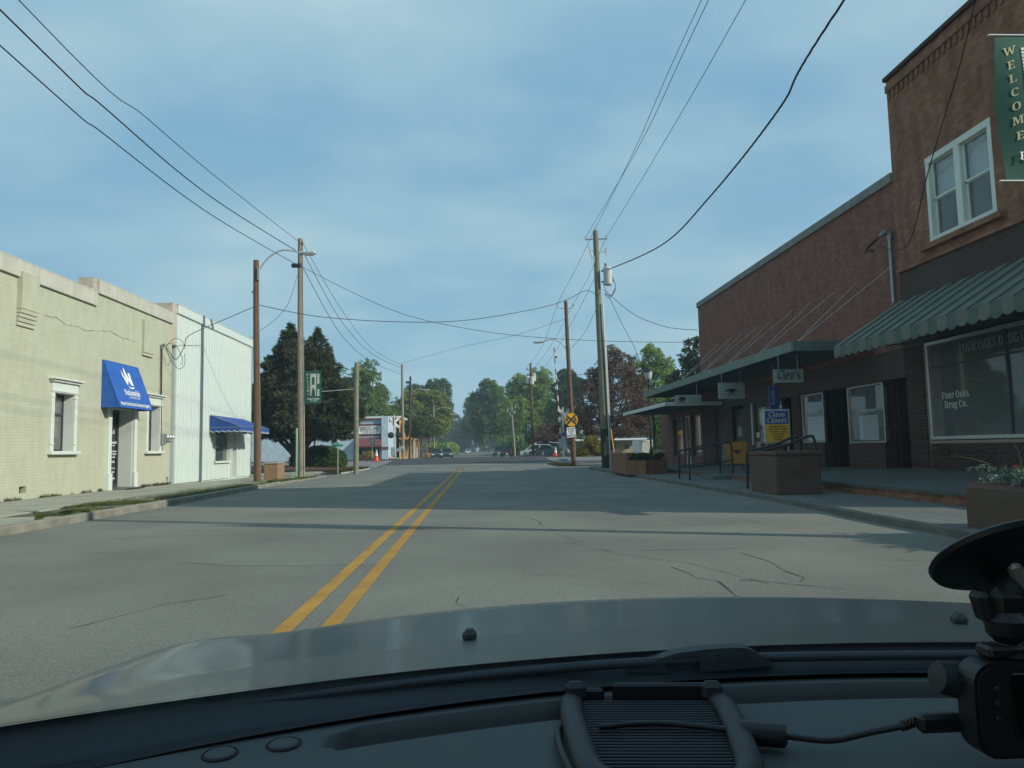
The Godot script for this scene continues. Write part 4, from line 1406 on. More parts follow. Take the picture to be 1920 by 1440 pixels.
func far_buildings() -> void:
	var s: S
	# ---- pale blue corner building past the railway
	var b := thing("pale_blue_building", "pale blue building with maroon trim and maroon awning past the railway", "building")
	s = S.new().wall(0, -105.0, -0.4, -34.0, -12.6, -0.1, 5.5, [[-16.9, -13.9, 0.2, 2.3]])
	part("wall", s, "blue_wall", b)
	part("parapet", S.new().span(V(-17.2, 5.45, -105.4), V(-13.5, 5.75, -104.96)), "blue_wall", b)
	part("side_wall", S.new().wall(2, -12.6, -0.4, -114, -105.4, -0.1, 5.5, []), "blue_wall", b)
	part("pillar", S.new().bev(V(-13.05, 3.1, -104.9), V(0.95, 6.3, 0.9), 0.02), "blue_wall", b)
	part("pillar_band", S.new().bev(V(-13.05, 1.75, -104.42), V(1.0, 0.36, 0.1), 0.01), "maroon", b)
	part("roof", S.new().span(V(-33.6, 5.0, -114), V(-13, 5.1, -105.4)), "asphalt_dark", b)
	part("coping", S.new().bev(V(-15.4, 5.83, -105.1), V(3.8, 0.18, 0.7), 0.02), "maroon", b)
	s = S.new()
	for q in [[-15.35, 5.1, 3.6, 0.2], [-15.35, 3.6, 3.6, 0.2]]: s.bev(V(q[0], q[1], -104.96), V(q[2], q[3], 0.1), 0.01)
	for x in [-17.1, -13.65]: s.bev(V(x, 4.35, -104.96), V(0.18, 1.5, 0.1), 0.01)
	part("trim", s, "maroon", b)
	part("pane", S.new().span(V(-16.9, 0.2, -105.2), V(-13.9, 2.3, -105.15)), "car_glass", b)
	s = S.new()
	for x in [-16.9, -15.9, -14.9, -13.95]: s.span(V(x - 0.04, 0.2, -105.14), V(x + 0.04, 2.3, -105.08))
	part("mullion", s, "dark_frame", b)
	# small upper gable of the neighbour
	var a := thing("store_sign", "white store sign with two rows of dark lettering between maroon trims", "sign")
	part("board", S.new().bev(V(-15.2, 4.35, -104.85), V(3.05, 1.1, 0.08), 0.01), "white", a)
	words("HONEYCUTT + GRADY", 0.36, south(-15.2, 4.64, -104.8), "ink", a, "sans", 0.0, "lettering", 2.7)
	words("INSURANCE & REAL ESTATE", 0.2, south(-15.2, 4.36, -104.8), "ink", a, "sans", 0.0, "lettering", 2.7)
	words("AUTO - HOME - LIFE - BUSINESS", 0.12, south(-15.2, 4.13, -104.8), "ink", a, "sans", 0.0, "lettering", 2.6)
	words("CALL FOR A FREE QUOTE", 0.12, south(-15.2, 3.95, -104.8), "ink", a, "sans", 0.0, "lettering", 1.9)
	a = thing("maroon_awning", "sloping maroon shop awning under the white store sign", "awning")
	s = S.new()
	s.quad(V(-17.1, 2.15, -103.6), V(-13.5, 2.15, -103.6), V(-13.5, 3.3, -104.95), V(-17.1, 3.3, -104.95))
	s.tri(V(-17.1, 2.15, -104.95), V(-17.1, 2.15, -103.6), V(-17.1, 3.3, -104.95)); s.tri(V(-13.5, 2.15, -103.6), V(-13.5, 2.15, -104.95), V(-13.5, 3.3, -104.95))
	part("fabric", s, "maroon", a)
	s = S.new()
	scallop(s, V(-17.1, 2.16, -103.6), V(-13.5, 2.16, -103.6), 0.25, 9)
	part("valance", s, "maroon", a)
	# ---- orange and cream row of shop fronts along the far left of the street
	b = thing("orange_storefront", "bright orange storefront building with white posts past the pale blue building", "building")
	part("wall", S.new().wall(2, -12.3, -0.4, -132, -116, -0.1, 6.6, [[-121, -118, 0.3, 2.8], [-128, -124, 0.3, 2.8], [-121, -119, 3.6, 5.2], [-127.5, -125.5, 3.6, 5.2]]), "orange_wall", b)
	part("end_wall", S.new().wall(0, -116.0, -0.4, -26, -12.3, -0.1, 6.6, [[-15.6, -14.2, 3.4, 5.2]]), "tan_wall", b)
	part("roof", S.new().span(V(-26, 6.3, -132), V(-12.7, 6.4, -116.4)), "asphalt_dark", b)
	s = S.new()
	s.bev(V(-12.2, 6.6, -124), V(0.5, 0.3, 16.2), 0.03); s.bev(V(-19, 6.6, -116), V(13.6, 0.3, 0.5), 0.03)
	part("cornice", s, "white_paint", b)
	for z in [-116.6, -119.6, -122.6, -125.6, -128.6, -131.6]:
		part("post", S.new().tube([V(-10.6, 0.1, z), V(-10.6, 3.1, z)], 0.11, 8), "white_paint" if int(z * 10) % 4 else "orange_wall", b)
	part("porch_roof", S.new().bev(V(-11.4, 3.2, -124), V(2.0, 0.2, 15.8), 0.03), "orange_wall", b)
	for q in [[-121, -118, 0.3, 2.8], [-128, -124, 0.3, 2.8], [-121, -119, 3.6, 5.2], [-127.5, -125.5, 3.6, 5.2]]:
		var f := part("window_frame", S.new().span(V(-12.38, q[2], (q[0] + q[1]) / 2 - 0.05), V(-12.32, q[3], (q[0] + q[1]) / 2 + 0.05)), "white_paint", b)
		part("pane", S.new().span(V(-12.5, q[2], q[0]), V(-12.45, q[3], q[1])), "car_glass", f)
	part("pane", S.new().span(V(-15.6, 3.4, -116.2), V(-14.2, 5.2, -116.15)), "car_glass", b)
	# ---- low tan depot past the tracks on the other side
	b = thing("low_tan_depot", "long low tan building with bright white roof edge past the tracks", "building")
	part("wall", S.new().wall(0, -124.0, -0.3, 10.2, 27.2, -0.2, 2.25, [[12.4, 13.9, 0.0, 1.8], [19.6, 20.6, 0.9, 1.7], [22.4, 23.2, 0.9, 1.7], [24.6, 25.4, 0.9, 1.7]]), "tan_wall", b)
	part("door", S.new().span(V(12.4, 0, -124.2), V(13.9, 1.8, -124.15)), "grey_paint", b)
	for x in [19.6, 22.4, 24.6]:
		part("pane", S.new().span(V(x, 0.9, -124.2), V(x + (1.0 if x < 20 else 0.8), 1.7, -124.15)), "car_glass", b)
	part("roof", S.new().bev(V(18.7, 2.45, -123.2), V(18.0, 0.12, 3.6), 0.03), "asphalt_dark", b)
	part("roof_edge", S.new().bev(V(18.7, 2.48, -121.3), V(18.2, 0.26, 0.3), 0.04), "white", b)
	b = thing("box_trailer", "plain white box trailer parked at the end of the tan building", "trailer")
	part("body", S.new().bev(V(21.0, 1.15, -93.0), V(2.3, 1.7, 4.0), 0.05), "white", b)
	s = S.new()
	s.span(V(20.2, 0.31, -90.97), V(21.8, 1.9, -90.95))
	part("door", s, "off_white", b)
	for x in [19.95, 22.05]:
		part("wheel", S.new().lathe([Vector2(0, -0.1), Vector2(0.32, -0.1), Vector2(0.32, 0.1), Vector2(0, 0.1)], V(x, 0.3, -93.4), 12, Basis(Vector3.BACK, PI / 2)), "tyre", b)
	# a few roofs showing between the far trees
	b = thing("far_house", "small pale house half hidden by trees at the far end of the street", "house")
	part("wall", S.new().box(V(16.5, 1.6, -235), V(9, 3.4, 7)), "off_white", b)
	s = S.new()
	s.prism(PackedVector2Array([Vector2(-5, 0), Vector2(5, 0), Vector2(0, 2.6)]), 7.6, Transform3D(Basis(), V(16.5, 3.3, -238.8)))
	part("roof", s, "wood_dark", b)
	for x in [14.2, 18.4]:
		part("window", S.new().box(V(x, 1.7, -231.45), V(1.0, 1.4, 0.1)), "car_glass", b)


# ---------------------------------------------------------------- poles, lamps, signs
func bar(s: S, a: Vector3, b: Vector3, r: float) -> void:
	s.tube([a, b], r, 6)


func pole_shape(base: Vector3, top: Vector3, r0: float, r1: float) -> S:
	var s := S.new()
	var pts := []; var rr := []
	for i in 9:
		var t := i / 8.0
		pts.append(base.lerp(top, t) + V(sin(t * 7.0) * 0.012, 0, cos(t * 5.0) * 0.012))
		rr.append(lerpf(r0, r1, t))
	s.tube(pts, rr, 12)
	return s


func insulator(s: S, at: Vector3, k := 1.0) -> void:
	s.lathe([Vector2(0, 0), Vector2(0.05, 0), Vector2(0.035, 0.04), Vector2(0.06, 0.06), Vector2(0.035, 0.1), Vector2(0.055, 0.12), Vector2(0.03, 0.17), Vector2(0, 0.18)].map(func(p: Vector2) -> Vector2: return p * k), at, 8)


func street_arm(o: Node3D, a: Vector3, tip: Vector3, rise: float, m := "metal_pale") -> void:
	var d := tip - a
	part("arm", S.new().tube(curve([a, a + V(d.x * 0.2, d.y * 0.5 + rise * 0.3, d.z * 0.2), a + V(d.x * 0.55, d.y * 0.9 + rise * 0.4, d.z * 0.55), tip]), 0.035, 7), m, o)
	var side := V(signf(d.x), 0, 0)
	var s := S.new()
	s.bev(tip + side * 0.2, V(0.72, 0.11, 0.26), 0.04)
	var l := part("lamp_head", s, m, o)
	part("lens", S.new().bev(tip + side * 0.28 - V(0, 0.075, 0), V(0.4, 0.05, 0.2), 0.02), "porcelain", l)


func banner(label: String, x0: float, x1: float, y0: float, y1: float, z: float, pole_x: float, belly: float) -> Node3D:
	var o := thing("street_banner", label, "banner", Vector3.ZERO, "green welcome banners")
	var w := x1 - x0; var h := y1 - y0
	var s := S.new()
	var bulge := func(u: float, v: float) -> Vector3: return V(lerpf(x0, x1, u) + belly * sin(PI * v) * (1.0 - u) * -0.6, lerpf(y0, y1, v), z + belly * sin(PI * v) * sin(PI * u))
	s.sheet(16, 24, func(i: int, j: int) -> Vector3: return bulge.call(i / 16.0, j / 24.0))
	s.sheet(16, 24, func(i: int, j: int) -> Vector3: return bulge.call(1.0 - i / 16.0, j / 24.0) - V(0, 0, 0.004))
	part("fabric", s, "banner_green", o)
	s = S.new()
	for y in [y0 - 0.01, y1 + 0.01]: s.tube([V(x0 - 0.08, y, z), V(pole_x, y, z)], 0.014, 6)
	part("rod", s, "metal_pale", o)
	var on := func(u: float, v: float) -> Transform3D:
		var along: Vector3 = (bulge.call(u + 0.06, v) - bulge.call(u - 0.06, v)).normalized()
		var face := along.cross(Vector3.UP)
		return Transform3D(Basis(along, Vector3.UP, face), bulge.call(u, v) + face * 0.0045)
	var letters := "WELCOME"
	for i in 7:
		var v := 0.875 - 0.098 * i
		words(letters[i], h * 0.055, on.call(0.2 + 0.008 * i, v), "gold_ink", o, "serif", 0.3)
	words("Four Oaks", h * 0.052, on.call(0.55, 0.155), "white", o, "serif", 0.0, "lettering", w * 0.7)
	words("Est. 1889", h * 0.03, on.call(0.55, 0.09), "white", o, "serif", 0.0, "lettering", w * 0.42)
	# a pale drawing of a brick front with an arch
	s = S.new()
	var cell := func(u0: float, v0: float, u1: float, v1: float) -> void:
		var a: Vector3 = bulge.call(u0, v0) + V(0, 0, 0.007); var b: Vector3 = bulge.call(u1, v0) + V(0, 0, 0.007); var d: Vector3 = bulge.call(u1, v1) + V(0, 0, 0.007); var e: Vector3 = bulge.call(u0, v1) + V(0, 0, 0.007)
		s.quad(a, b, d, e)
	for row in 26:
		var v := 0.24 + row * 0.026
		var gap_lo := 0.46; var gap_hi := 0.62
		if row < 9:
			var t := row / 9.0
			gap_lo = 0.44 + 0.08 * t * t; gap_hi = 0.66 - 0.08 * t * t
		elif row < 13 or row > 21:
			gap_hi = gap_lo
		cell.call(0.36, v, gap_lo, v + 0.02)
		if gap_hi > gap_lo: cell.call(gap_hi, v, 0.72, v + 0.02)
		else: cell.call(gap_lo + 0.01, v, 0.72, v + 0.02)
		if row < 8 or row > 13: cell.call(0.78, v, 0.93 - 0.03 * (row % 3), v + 0.02)
	part("emblem", s, "off_white", o)
	return o


func poles() -> void:
	var s: S
	var o := thing("lamp_pole", "brown wooden lamp pole with a curved arm beside the white metal building", "street light")
	part("pole", pole_shape(V(-9.21, -0.05, -31.5), V(-9.36, 9.48, -31.5), 0.16, 0.12), "wood_brown", o)
	street_arm(o, V(-9.25, 9.0, -31.5), V(-7.4, 9.78, -31.5), 0.55)
	s = S.new()
	s.bev(V(-9.22, 8.85, -31.38), V(0.11, 0.55, 0.09), 0.01); s.bev(V(-9.48, 8.1, -31.5), V(0.1, 0.08, 0.08), 0.01)
	part("bracket", s, "metal_grey", o)
	part("ground_wire", S.new().tube([V(-9.07, 0.05, -31.42), V(-9.14, 4.4, -31.4), V(-9.22, 8.8, -31.4)], 0.008, 4), "metal_grey", o)
	o = thing("utility_pole", "tall weathered grey utility pole carrying a green banner on the corner", "utility pole")
	part("pole", pole_shape(V(-9.1, -0.05, -38.7), V(-9.21, 12.51, -38.7), 0.19, 0.13), "wood_grey", o)
	s = S.new()
	s.bev(V(-9.36, 11.05, -38.6), V(0.56, 0.22, 0.2), 0.06)
	part("splice_case", s, "plastic_black", o)
	s = S.new()
	for y in [12.2, 11.65]: insulator(s, V(-9.02, y, -38.6), 0.9)
	part("insulator", s, "porcelain", o)
	s = S.new()
	bar(s, V(-9.07, 12.4, -38.58), V(-8.95, 0.05, -38.56), 0.012)
	part("conduit", s, "wood_dark", o)
	part("cable_guard", S.new().bev(V(-9.31, 1.27, -38.6), V(0.11, 2.5, 0.11), 0.03), "green_pipe", o)
	banner("small green welcome banner on the grey utility pole before the dark cedar", -8.95, -8.1, 3.76, 5.48, -38.65, -9.1, 0.03)
	o = thing("banner_pole", "plain olive green pole with one sideways rod on the traffic island", "pole")
	part("pole", pole_shape(V(-6.9, 0.0, -42.2), V(-6.84, 6.3, -42.2), 0.15, 0.135), "wood_green", o)
	part("rod", S.new().tube([V(-6.9, 4.8, -42.15), V(-8.8, 4.68, -42.15)], 0.028, 6), "metal_pale", o)
	o = thing("street_name_sign", "green street name blades on a thin steel post by the olive pole", "sign")
	part("post", S.new().tube([V(-7.86, 0.0, -42.0), V(-7.86, 1.55, -42.0)], 0.025, 6), "metal_pale", o)
	s = S.new()
	s.bev(V(-7.9, 1.62, -42.0), V(0.62, 0.13, 0.012), 0.004); s.bev(V(-7.86, 1.74, -42.0), V(0.012, 0.13, 0.62), 0.004)
	part("name_blade", s, "sign_green", o)
	part("cap", S.new().bev(V(-7.86, 1.84, -42.0), V(0.05, 0.08, 0.05), 0.01), "white", o)
	# markers for buried lines
	for q in [[V(-11.94, 0.2, -54.0), V(-11.68, 2.9, -54.0), "slanting yellow guy marker standing before the round clipped bush"], [V(12.95, 0.0, -70.0), V(12.6, 3.0, -70.0), "slanting yellow guy marker standing under the purple leaved tree"]]:
		o = thing("guy_marker", q[2], "marker post", Vector3.ZERO, "yellow guy wire markers")
		part("guard", S.new().tube([q[0].lerp(q[1], 0.3), q[1]], 0.05, 7), "marker_yellow", o)
		part("stub", S.new().tube([q[0], q[0].lerp(q[1], 0.3)], 0.035, 6), "metal_pale", o)
	# ---- poles on the left beyond the railway
	o = thing("utility_pole", "pale utility pole standing upright past the railway on the left", "utility pole")
	o.set_meta("label", "pale upright utility pole past the railway, beside the leaning dark one")
	part("pole", pole_shape(V(-8.25, 0.0, -82), V(-8.3, 10.85, -82), 0.17, 0.12), "wood_grey", o)
	s = S.new()
	insulator(s, V(-8.3, 10.85, -82))
	part("insulator", s, "porcelain", o)
	o = thing("lamp_pole", "dark slightly leaning lamp pole with a long curved arm past the railway", "street light")
	part("pole", pole_shape(V(-7.95, 0.0, -86), V(-7.75, 9.9, -86), 0.15, 0.11), "wood_dark", o)
	street_arm(o, V(-7.8, 7.6, -86), V(-6.1, 8.3, -86), 0.5)
	part("splice_case", S.new().bev(V(-8.0, 9.2, -85.9), V(0.6, 0.25, 0.22), 0.06), "plastic_black", o)
	for q in [[-7.6, -128.0, 9.2, "small far lamp pole, nearer of two beyond the parked cars"], [-7.4, -172.0, 9.2, "small far lamp pole, more distant of two beyond the parked cars"]]:
		o = thing("lamp_pole", q[3], "street light", Vector3.ZERO, "far lamp poles")
		part("pole", pole_shape(V(q[0], 0, q[1]), V(q[0], q[2], q[1]), 0.14, 0.1), "wood_grey", o)
		street_arm(o, V(q[0] + 0.05, q[2] - 1.4, q[1]), V(q[0] + 2.6, q[2] - 0.7, q[1]), 0.6)
	# ---- right side
	o = thing("transformer_pole", "tall grey green utility pole with a white transformer can and dark wrapped foot", "utility pole")
	part("pole", pole_shape(V(6.81, 0.0, -39.5), V(6.62, 13.05, -39.5), 0.235, 0.145), "wood_green", o)
	part("wrap", pole_shape(V(6.81, 0.02, -39.5), V(6.78, 2.2, -39.5), 0.245, 0.24), "wood_dark", o)
	s = S.new()
	bar(s, V(6.05, 12.56, -39.42), V(7.24, 12.6, -39.42), 0.035)
	part("crossarm", s, "metal_grey", o)
	s = S.new()
	insulator(s, V(6.62, 13.05, -39.5), 1.2); insulator(s, V(6.07, 12.58, -39.42)); insulator(s, V(7.22, 12.6, -39.42))
	part("insulator", s, "porcelain", o)
	part("transformer", S.new().lathe([Vector2(0, 0), Vector2(0.2, 0), Vector2(0.21, 0.03), Vector2(0.23, 0.05), Vector2(0.24, 0.84), Vector2(0.255, 0.86), Vector2(0.255, 0.9), Vector2(0.2, 0.98), Vector2(0, 1.0)], V(7.2, 10.0, -39.35), 20), "porcelain", o)
	s = S.new()
	insulator(s, V(7.1, 10.98, -39.35), 1.5)
	s.bev(V(6.95, 10.8, -39.4), V(0.2, 0.08, 0.1), 0.01); s.bev(V(6.95, 10.2, -39.4), V(0.2, 0.08, 0.1), 0.01)
	part("bushing", s, "metal_grey", o)
	s = S.new()
	s.tube([V(7.08, 11.7, -39.3), V(7.12, 12.05, -39.3), V(7.2, 11.95, -39.3), V(7.16, 11.6, -39.3)], 0.035, 6)
	bar(s, V(6.75, 11.8, -39.4), V(7.1, 11.85, -39.3), 0.015)
	part("lightning_arrester", s, "porcelain", o)
	s = S.new()
	bar(s, V(6.22, 12.25, -39.35), V(6.36, 11.55, -39.35), 0.035); bar(s, V(6.5, 11.6, -39.35), V(6.48, 11.2, -39.35), 0.035); bar(s, V(6.3, 11.95, -39.4), V(6.6, 11.9, -39.45), 0.018); bar(s, V(6.36, 11.55, -39.35), V(6.6, 11.5, -39.45), 0.018)
	s.tube(curve([V(6.36, 11.55, -39.35), V(6.38, 11.1, -39.35), V(6.6, 10.9, -39.4)]), 0.014, 5)
	part("fuse_cutout", s, "metal_grey", o)
	s = S.new()
	s.tube([V(6.87, 9.0, -39.31), V(6.98, 2.0, -39.27), V(7.0, 0.1, -39.27)], 0.045, 8); bar(s, V(6.96, 7.4, -39.36), V(7.07, 1.6, -39.3), 0.035)
	part("conduit", s, "metal_pale", o)
	s = S.new()
	for k in 3:
		s.tube(curve([V(7.42, 10.5 - 0.1 * k, -39.3), V(7.6, 9.9, -39.3), V(7.4 - 0.1 * k, 9.4 - 0.08 * k, -39.3), V(6.98, 9.55, -39.35)]), 0.012, 5)
	part("jumper", s, "cable", o)
	o = thing("sign_lamp_pole", "dark brown wooden pole with lamp arm behind the yellow round rail sign", "street light")
	part("pole", pole_shape(V(6.37, 0.0, -49.6), V(6.12, 11.2, -49.6), 0.17, 0.12), "wood_brown", o)
	street_arm(o, V(6.15, 7.75, -49.6), V(4.4, 8.42, -49.6), 0.6)
	s = S.new()
	s.tube(curve([V(5.55, 10.92, -49.55), V(5.75, 10.72, -49.55), V(6.12, 10.7, -49.55), V(6.5, 10.72, -49.55), V(6.68, 10.92, -49.55)]), 0.03, 6)
	part("crossarm", s, "metal_pale", o)
	s = S.new()
	insulator(s, V(5.56, 10.9, -49.55), 1.1); insulator(s, V(6.68, 10.9, -49.55), 1.1); insulator(s, V(6.12, 11.2, -49.6), 1.1)
	part("insulator", s, "porcelain", o)
	o = thing("utility_pole", "mid street utility pole with three white transformers and a small banner", "utility pole")
	part("pole", pole_shape(V(6.2, 0.0, -84), V(6.12, 11.0, -84), 0.17, 0.11), "wood_brown", o)
	for q in [V(5.75, 8.6, -83.7), V(6.45, 8.9, -83.8), V(6.2, 8.5, -83.5)]:
		part("transformer", S.new().lathe([Vector2(0, 0), Vector2(0.22, 0), Vector2(0.24, 0.05), Vector2(0.24, 0.8), Vector2(0.15, 0.9), Vector2(0, 0.9)], q, 14), "porcelain", o)
	s = S.new()
	for x in [5.7, 6.6]: insulator(s, V(x, 10.3, -84), 1.2)
	bar(s, V(5.6, 10.25, -84), V(6.7, 10.25, -84), 0.05)
	part("crossarm", s, "metal_grey", o)
	banner("tiny far welcome banner on the pole with three transformers", 5.3, 6.05, 2.75, 4.15, -83.9, 6.2, 0.02)
	o = thing("utility_pole", "far pale utility pole with tangled gear at its top, past the tracks", "utility pole")
	part("pole", pole_shape(V(5.5, 0.0, -112), V(5.1, 7.9, -112), 0.17, 0.12), "wood_grey", o)
	s = S.new()
	bar(s, V(4.4, 7.4, -112), V(5.9, 7.45, -112), 0.06); bar(s, V(4.6, 6.7, -112), V(5.8, 6.72, -112), 0.06)
	for q in [V(4.5, 6.9, -111.8), V(5.5, 6.6, -111.8), V(5.7, 7.45, -112), V(4.9, 6.2, -111.8)]: insulator(s, q, 2.4)
	part("crossarm", s, "metal_grey", o)
	o = thing("banner_pole", "wooden pole at the kerb planter that carries the large green banner", "pole")
	part("pole", pole_shape(V(7.3, 0.0, -8.25), V(7.25, 9.3, -8.25), 0.15, 0.11), "wood_brown", o)
	banner("large green welcome banner hanging in front of the two storey brick building", 6.27, 7.1, 4.24, 6.02, -8.2, 7.27, 0.09)
	# ---- lamp posts with pale globes
	o = thing("globe_lamp_post", "black lamp post with a pale acorn globe behind the green canopy end", "street light")
	part("post", S.new().lathe([Vector2(0.16, 0), Vector2(0.16, 0.3), Vector2(0.09, 0.5), Vector2(0.06, 1.0), Vector2(0.05, 4.9), Vector2(0.09, 5.0), Vector2(0.05, 5.1), Vector2(0.1, 5.3)], V(10.55, 0, -45), 10), "black_iron", o)
	part("globe", S.new().lathe([Vector2(0.11, 0), Vector2(0.19, 0.1), Vector2(0.26, 0.4), Vector2(0.25, 0.44)], V(10.55, 5.3, -45), 14), "porcelain", o)
	part("lamp_cap", S.new().lathe([Vector2(0.28, 0), Vector2(0.26, 0.08), Vector2(0.1, 0.24), Vector2(0.03, 0.3), Vector2(0.02, 0.4), Vector2(0, 0.42)], V(10.55, 5.74, -45), 14), "black_iron", o)
	var g := copy(o, "globe_lamp_post", V(2.0, -2.35, -45.0), "small black lamp post with pale globe beside the yellow conical bush")
	g.set_meta("group", "globe lamp posts"); o.set_meta("group", "globe lamp posts")


# ---------------------------------------------------------------- wires
func wires() -> void:
	var k := [
		["top black overhead cable on the left from the frame edge to the grey pole", 0.013, [V(-9.1, 12.0, 12), V(-9.10, 10.43, -14.59), V(-9.10, 10.65, -20.53), V(-9.10, 11.13, -27.24), V(-9.10, 12.2, -38.6)]],
		["top black overhead cable between the grey pole and the far left pole", 0.014, [V(-9.09, 12.3, -38.7), V(-8.89, 10.66, -48.72), V(-8.62, 9.77, -61.73), V(-8.25, 10.7, -82)]],
		["thick middle overhead cable on the left ending at the grey pole", 0.026, [V(-9.1, 11.0, 12), V(-9.10, 9.88, -14.04), V(-9.10, 9.84, -18.17), V(-9.10, 10.15, -25.61), V(-9.10, 11.65, -38.6)]],
		["middle overhead cable running from the grey pole to the far left pole", 0.02, [V(-9.09, 11.85, -38.7), V(-8.89, 9.87, -48.72), V(-8.62, 9.32, -61.72), V(-8.25, 10.4, -82)]],
		["lowest overhead cable on the left reaching the black splice case", 0.019, [V(-9.2, 10.2, 12), V(-9.19, 9.26, -14.23), V(-9.18, 9.24, -18.37), V(-9.15, 9.57, -25.77), V(-9.3, 11.05, -38.5)]],
		["lowest overhead cable leaving the splice case for the far left pole", 0.02, [V(-9.15, 11.1, -38.8), V(-8.89, 8.95, -48.71), V(-8.62, 8.64, -61.70), V(-8.25, 9.7, -82)]],
		["black cable crossing above the whole street from lamp pole to transformer pole", 0.02, [V(-9.3, 7.56, -31.5), V(-6.90, 7.22, -32.66), V(-3.32, 7.25, -34.47), V(-0.34, 7.58, -35.97), V(2.96, 8.39, -37.64), V(4.74, 9.02, -38.54), V(5.93, 9.66, -39.14), V(6.6, 9.45, -39.4)]],
		["service drop from the brown lamp pole to loops at the cream wall", 0.018, [V(-9.35, 7.47, -31.4), V(-10.14, 6.85, -30.56), V(-10.85, 6.32, -29.85), V(-11.34, 5.88, -29.35), V(-11.42, 5.5, -29.25), V(-11.55, 5.1, -29.1), V(-11.65, 4.95, -28.9), V(-11.8, 5.36, -28.42)]],
		["thin drop wire from the grey pole down behind the white metal building", 0.01, [V(-9.2, 10.9, -38.7), V(-9.42, 10.4, -38.79), V(-9.89, 9.08, -38.93), V(-10.63, 8.27, -39.15), V(-11.54, 7.70, -39.41), V(-12.1, 7.3, -39.6)]],
		["long thin wire sagging across the street to the far brick corner", 0.012, [V(-9.1, 11.0, -38.7), V(-6.43, 9.52, -38.24), V(-3.63, 8.21, -37.76), V(-0.36, 7.33, -37.20), V(2.85, 6.79, -36.65), V(6.75, 6.42, -35.98), V(10.75, 6.19, -35.2)]],
		["faint long wire high across the railway to the brown sign pole", 0.012, [V(-8.25, 11.0, -82), V(-1.65, 10.57, -67.25), V(2.78, 10.05, -57.30), V(6.12, 10.0, -49.6)]],
		["outer of two close thin wires at the top, ending on the pole tip", 0.009, [V(6.62, 14.5, 5), V(6.63, 13.97, -19.95), V(6.64, 13.41, -29.23), V(6.62, 13.2, -39.5)]],
		["inner of two close thin wires at the top, ending on the crossarm", 0.009, [V(6.1, 13.4, 5), V(6.09, 12.58, -17.79), V(6.08, 12.2, -25.90), V(6.07, 12.7, -39.42)]],
		["single thin wire at the top reaching the crossarm end from the viewer", 0.009, [V(7.2, 13.8, 5), V(7.21, 12.83, -18.16), V(7.21, 12.65, -28.06), V(7.22, 12.72, -39.42)]],
		["thin wire from the transformer pole tip on to the brown pole", 0.009, [V(6.62, 13.2, -39.5), V(6.12, 12.1, -44.27), V(5.56, 11.08, -49.55)]],
		["thin wire from the crossarm on to the brown pole's other insulator", 0.009, [V(7.22, 12.7, -39.42), V(6.9, 11.6, -44.3), V(6.68, 11.08, -49.55)]],
		["thin wire beyond the brown pole to the pole with three transformers", 0.012, [V(5.56, 11.08, -49.55), V(5.8, 10.3, -64), V(5.7, 10.45, -84)]],
		["second thin wire beyond the brown pole towards the three transformers", 0.012, [V(6.68, 11.08, -49.55), V(6.5, 10.2, -64), V(6.6, 10.45, -84)]],
		["thin lower wire slanting from the transformer pole to the far pole", 0.01, [V(6.6, 10.6, -39.5), V(6.3, 9.4, -49), V(6.1, 8.6, -64), V(6.1, 9.3, -84)]],
		["service drop curving from the transformer pole to the red brick corner", 0.018, [V(6.95, 9.75, -39.3), V(7.12, 9.47, -39.02), V(8.27, 8.08, -37.84), V(9.58, 7.19, -36.50), V(10.75, 6.8, -35.2)]],
		["service drop falling steeply from the transformer pole behind the lamp globe", 0.016, [V(6.95, 10.2, -39.6), V(7.42, 9.76, -40.67), V(8.43, 8.41, -42.20), V(9.60, 7.01, -43.99), V(11.6, 4.2, -47.5)]],
		["short cable from the transformer pole to the brown pole lamp arm", 0.012, [V(6.66, 8.95, -39.6), V(6.46, 8.06, -43.79), V(6.25, 7.8, -49.4)]],
		["pale brace rod between transformer pole and brown sign pole", 0.02, [V(6.7, 5.3, -39.6), V(6.4, 5.6, -44), V(6.22, 6.1, -49.5)]],
		["loose wire hanging down the face of the two storey brick building", 0.014, [V(10.45, 6.26, -18.39), V(10.45, 5.89, -17.34), V(10.45, 6.17, -16.81), V(10.45, 7.29, -16.13), V(10.45, 8.39, -15.34), V(10.45, 9.23, -14.73), V(10.45, 10.5, -14.0)]],
	]
	for q in k:
		solo("overhead_wire", S.new().tube(curve(q[2], 8), q[1] * 0.5 + 0.006, 5), "cable", q[0], "wire", "overhead wires")
	# the thick twisted cable on the right
	var path := curve([V(7.95, 12.6, 4), V(7.78, 10.39, -14.33), V(7.72, 9.61, -17.66), V(7.61, 9.20, -23.03), V(7.50, 9.27, -28.90), V(7.25, 10.85, -39.3)], 40)
	var s := S.new()
	for k2 in 3:
		var pts := []
		for i in path.size():
			var a := i * 0.9 + TAU * k2 / 3.0
			pts.append(path[i] + V(cos(a), sin(a), 0) * 0.017)
		s.tube(pts, 0.013, 5)
	solo("twisted_cable", s, "cable", "thick twisted overhead cable dropping to the white transformer can", "wire", "overhead wires")
	s = S.new()
	for q in [[V(-11.8, 5.36, -28.42), V(-11.6, 5.7, -28.7), V(-11.45, 5.66, -29.1), V(-11.4, 5.4, -29.3)], [V(-11.8, 5.36, -28.42), V(-11.7, 4.85, -28.75), V(-11.6, 4.6, -29.2), V(-11.5, 4.8, -29.5), V(-11.45, 5.2, -29.35)], [V(-11.8, 5.36, -28.42), V(-11.75, 5.5, -28.6), V(-11.6, 5.45, -28.9), V(-11.5, 5.0, -29.3), V(-11.5, 4.75, -29.2)]]:
		s.tube(curve(q), 0.011, 5)
	solo("wire_loop", s, "cable", "tangle of service wire loops beside the meter conduit on the cream wall", "wire")


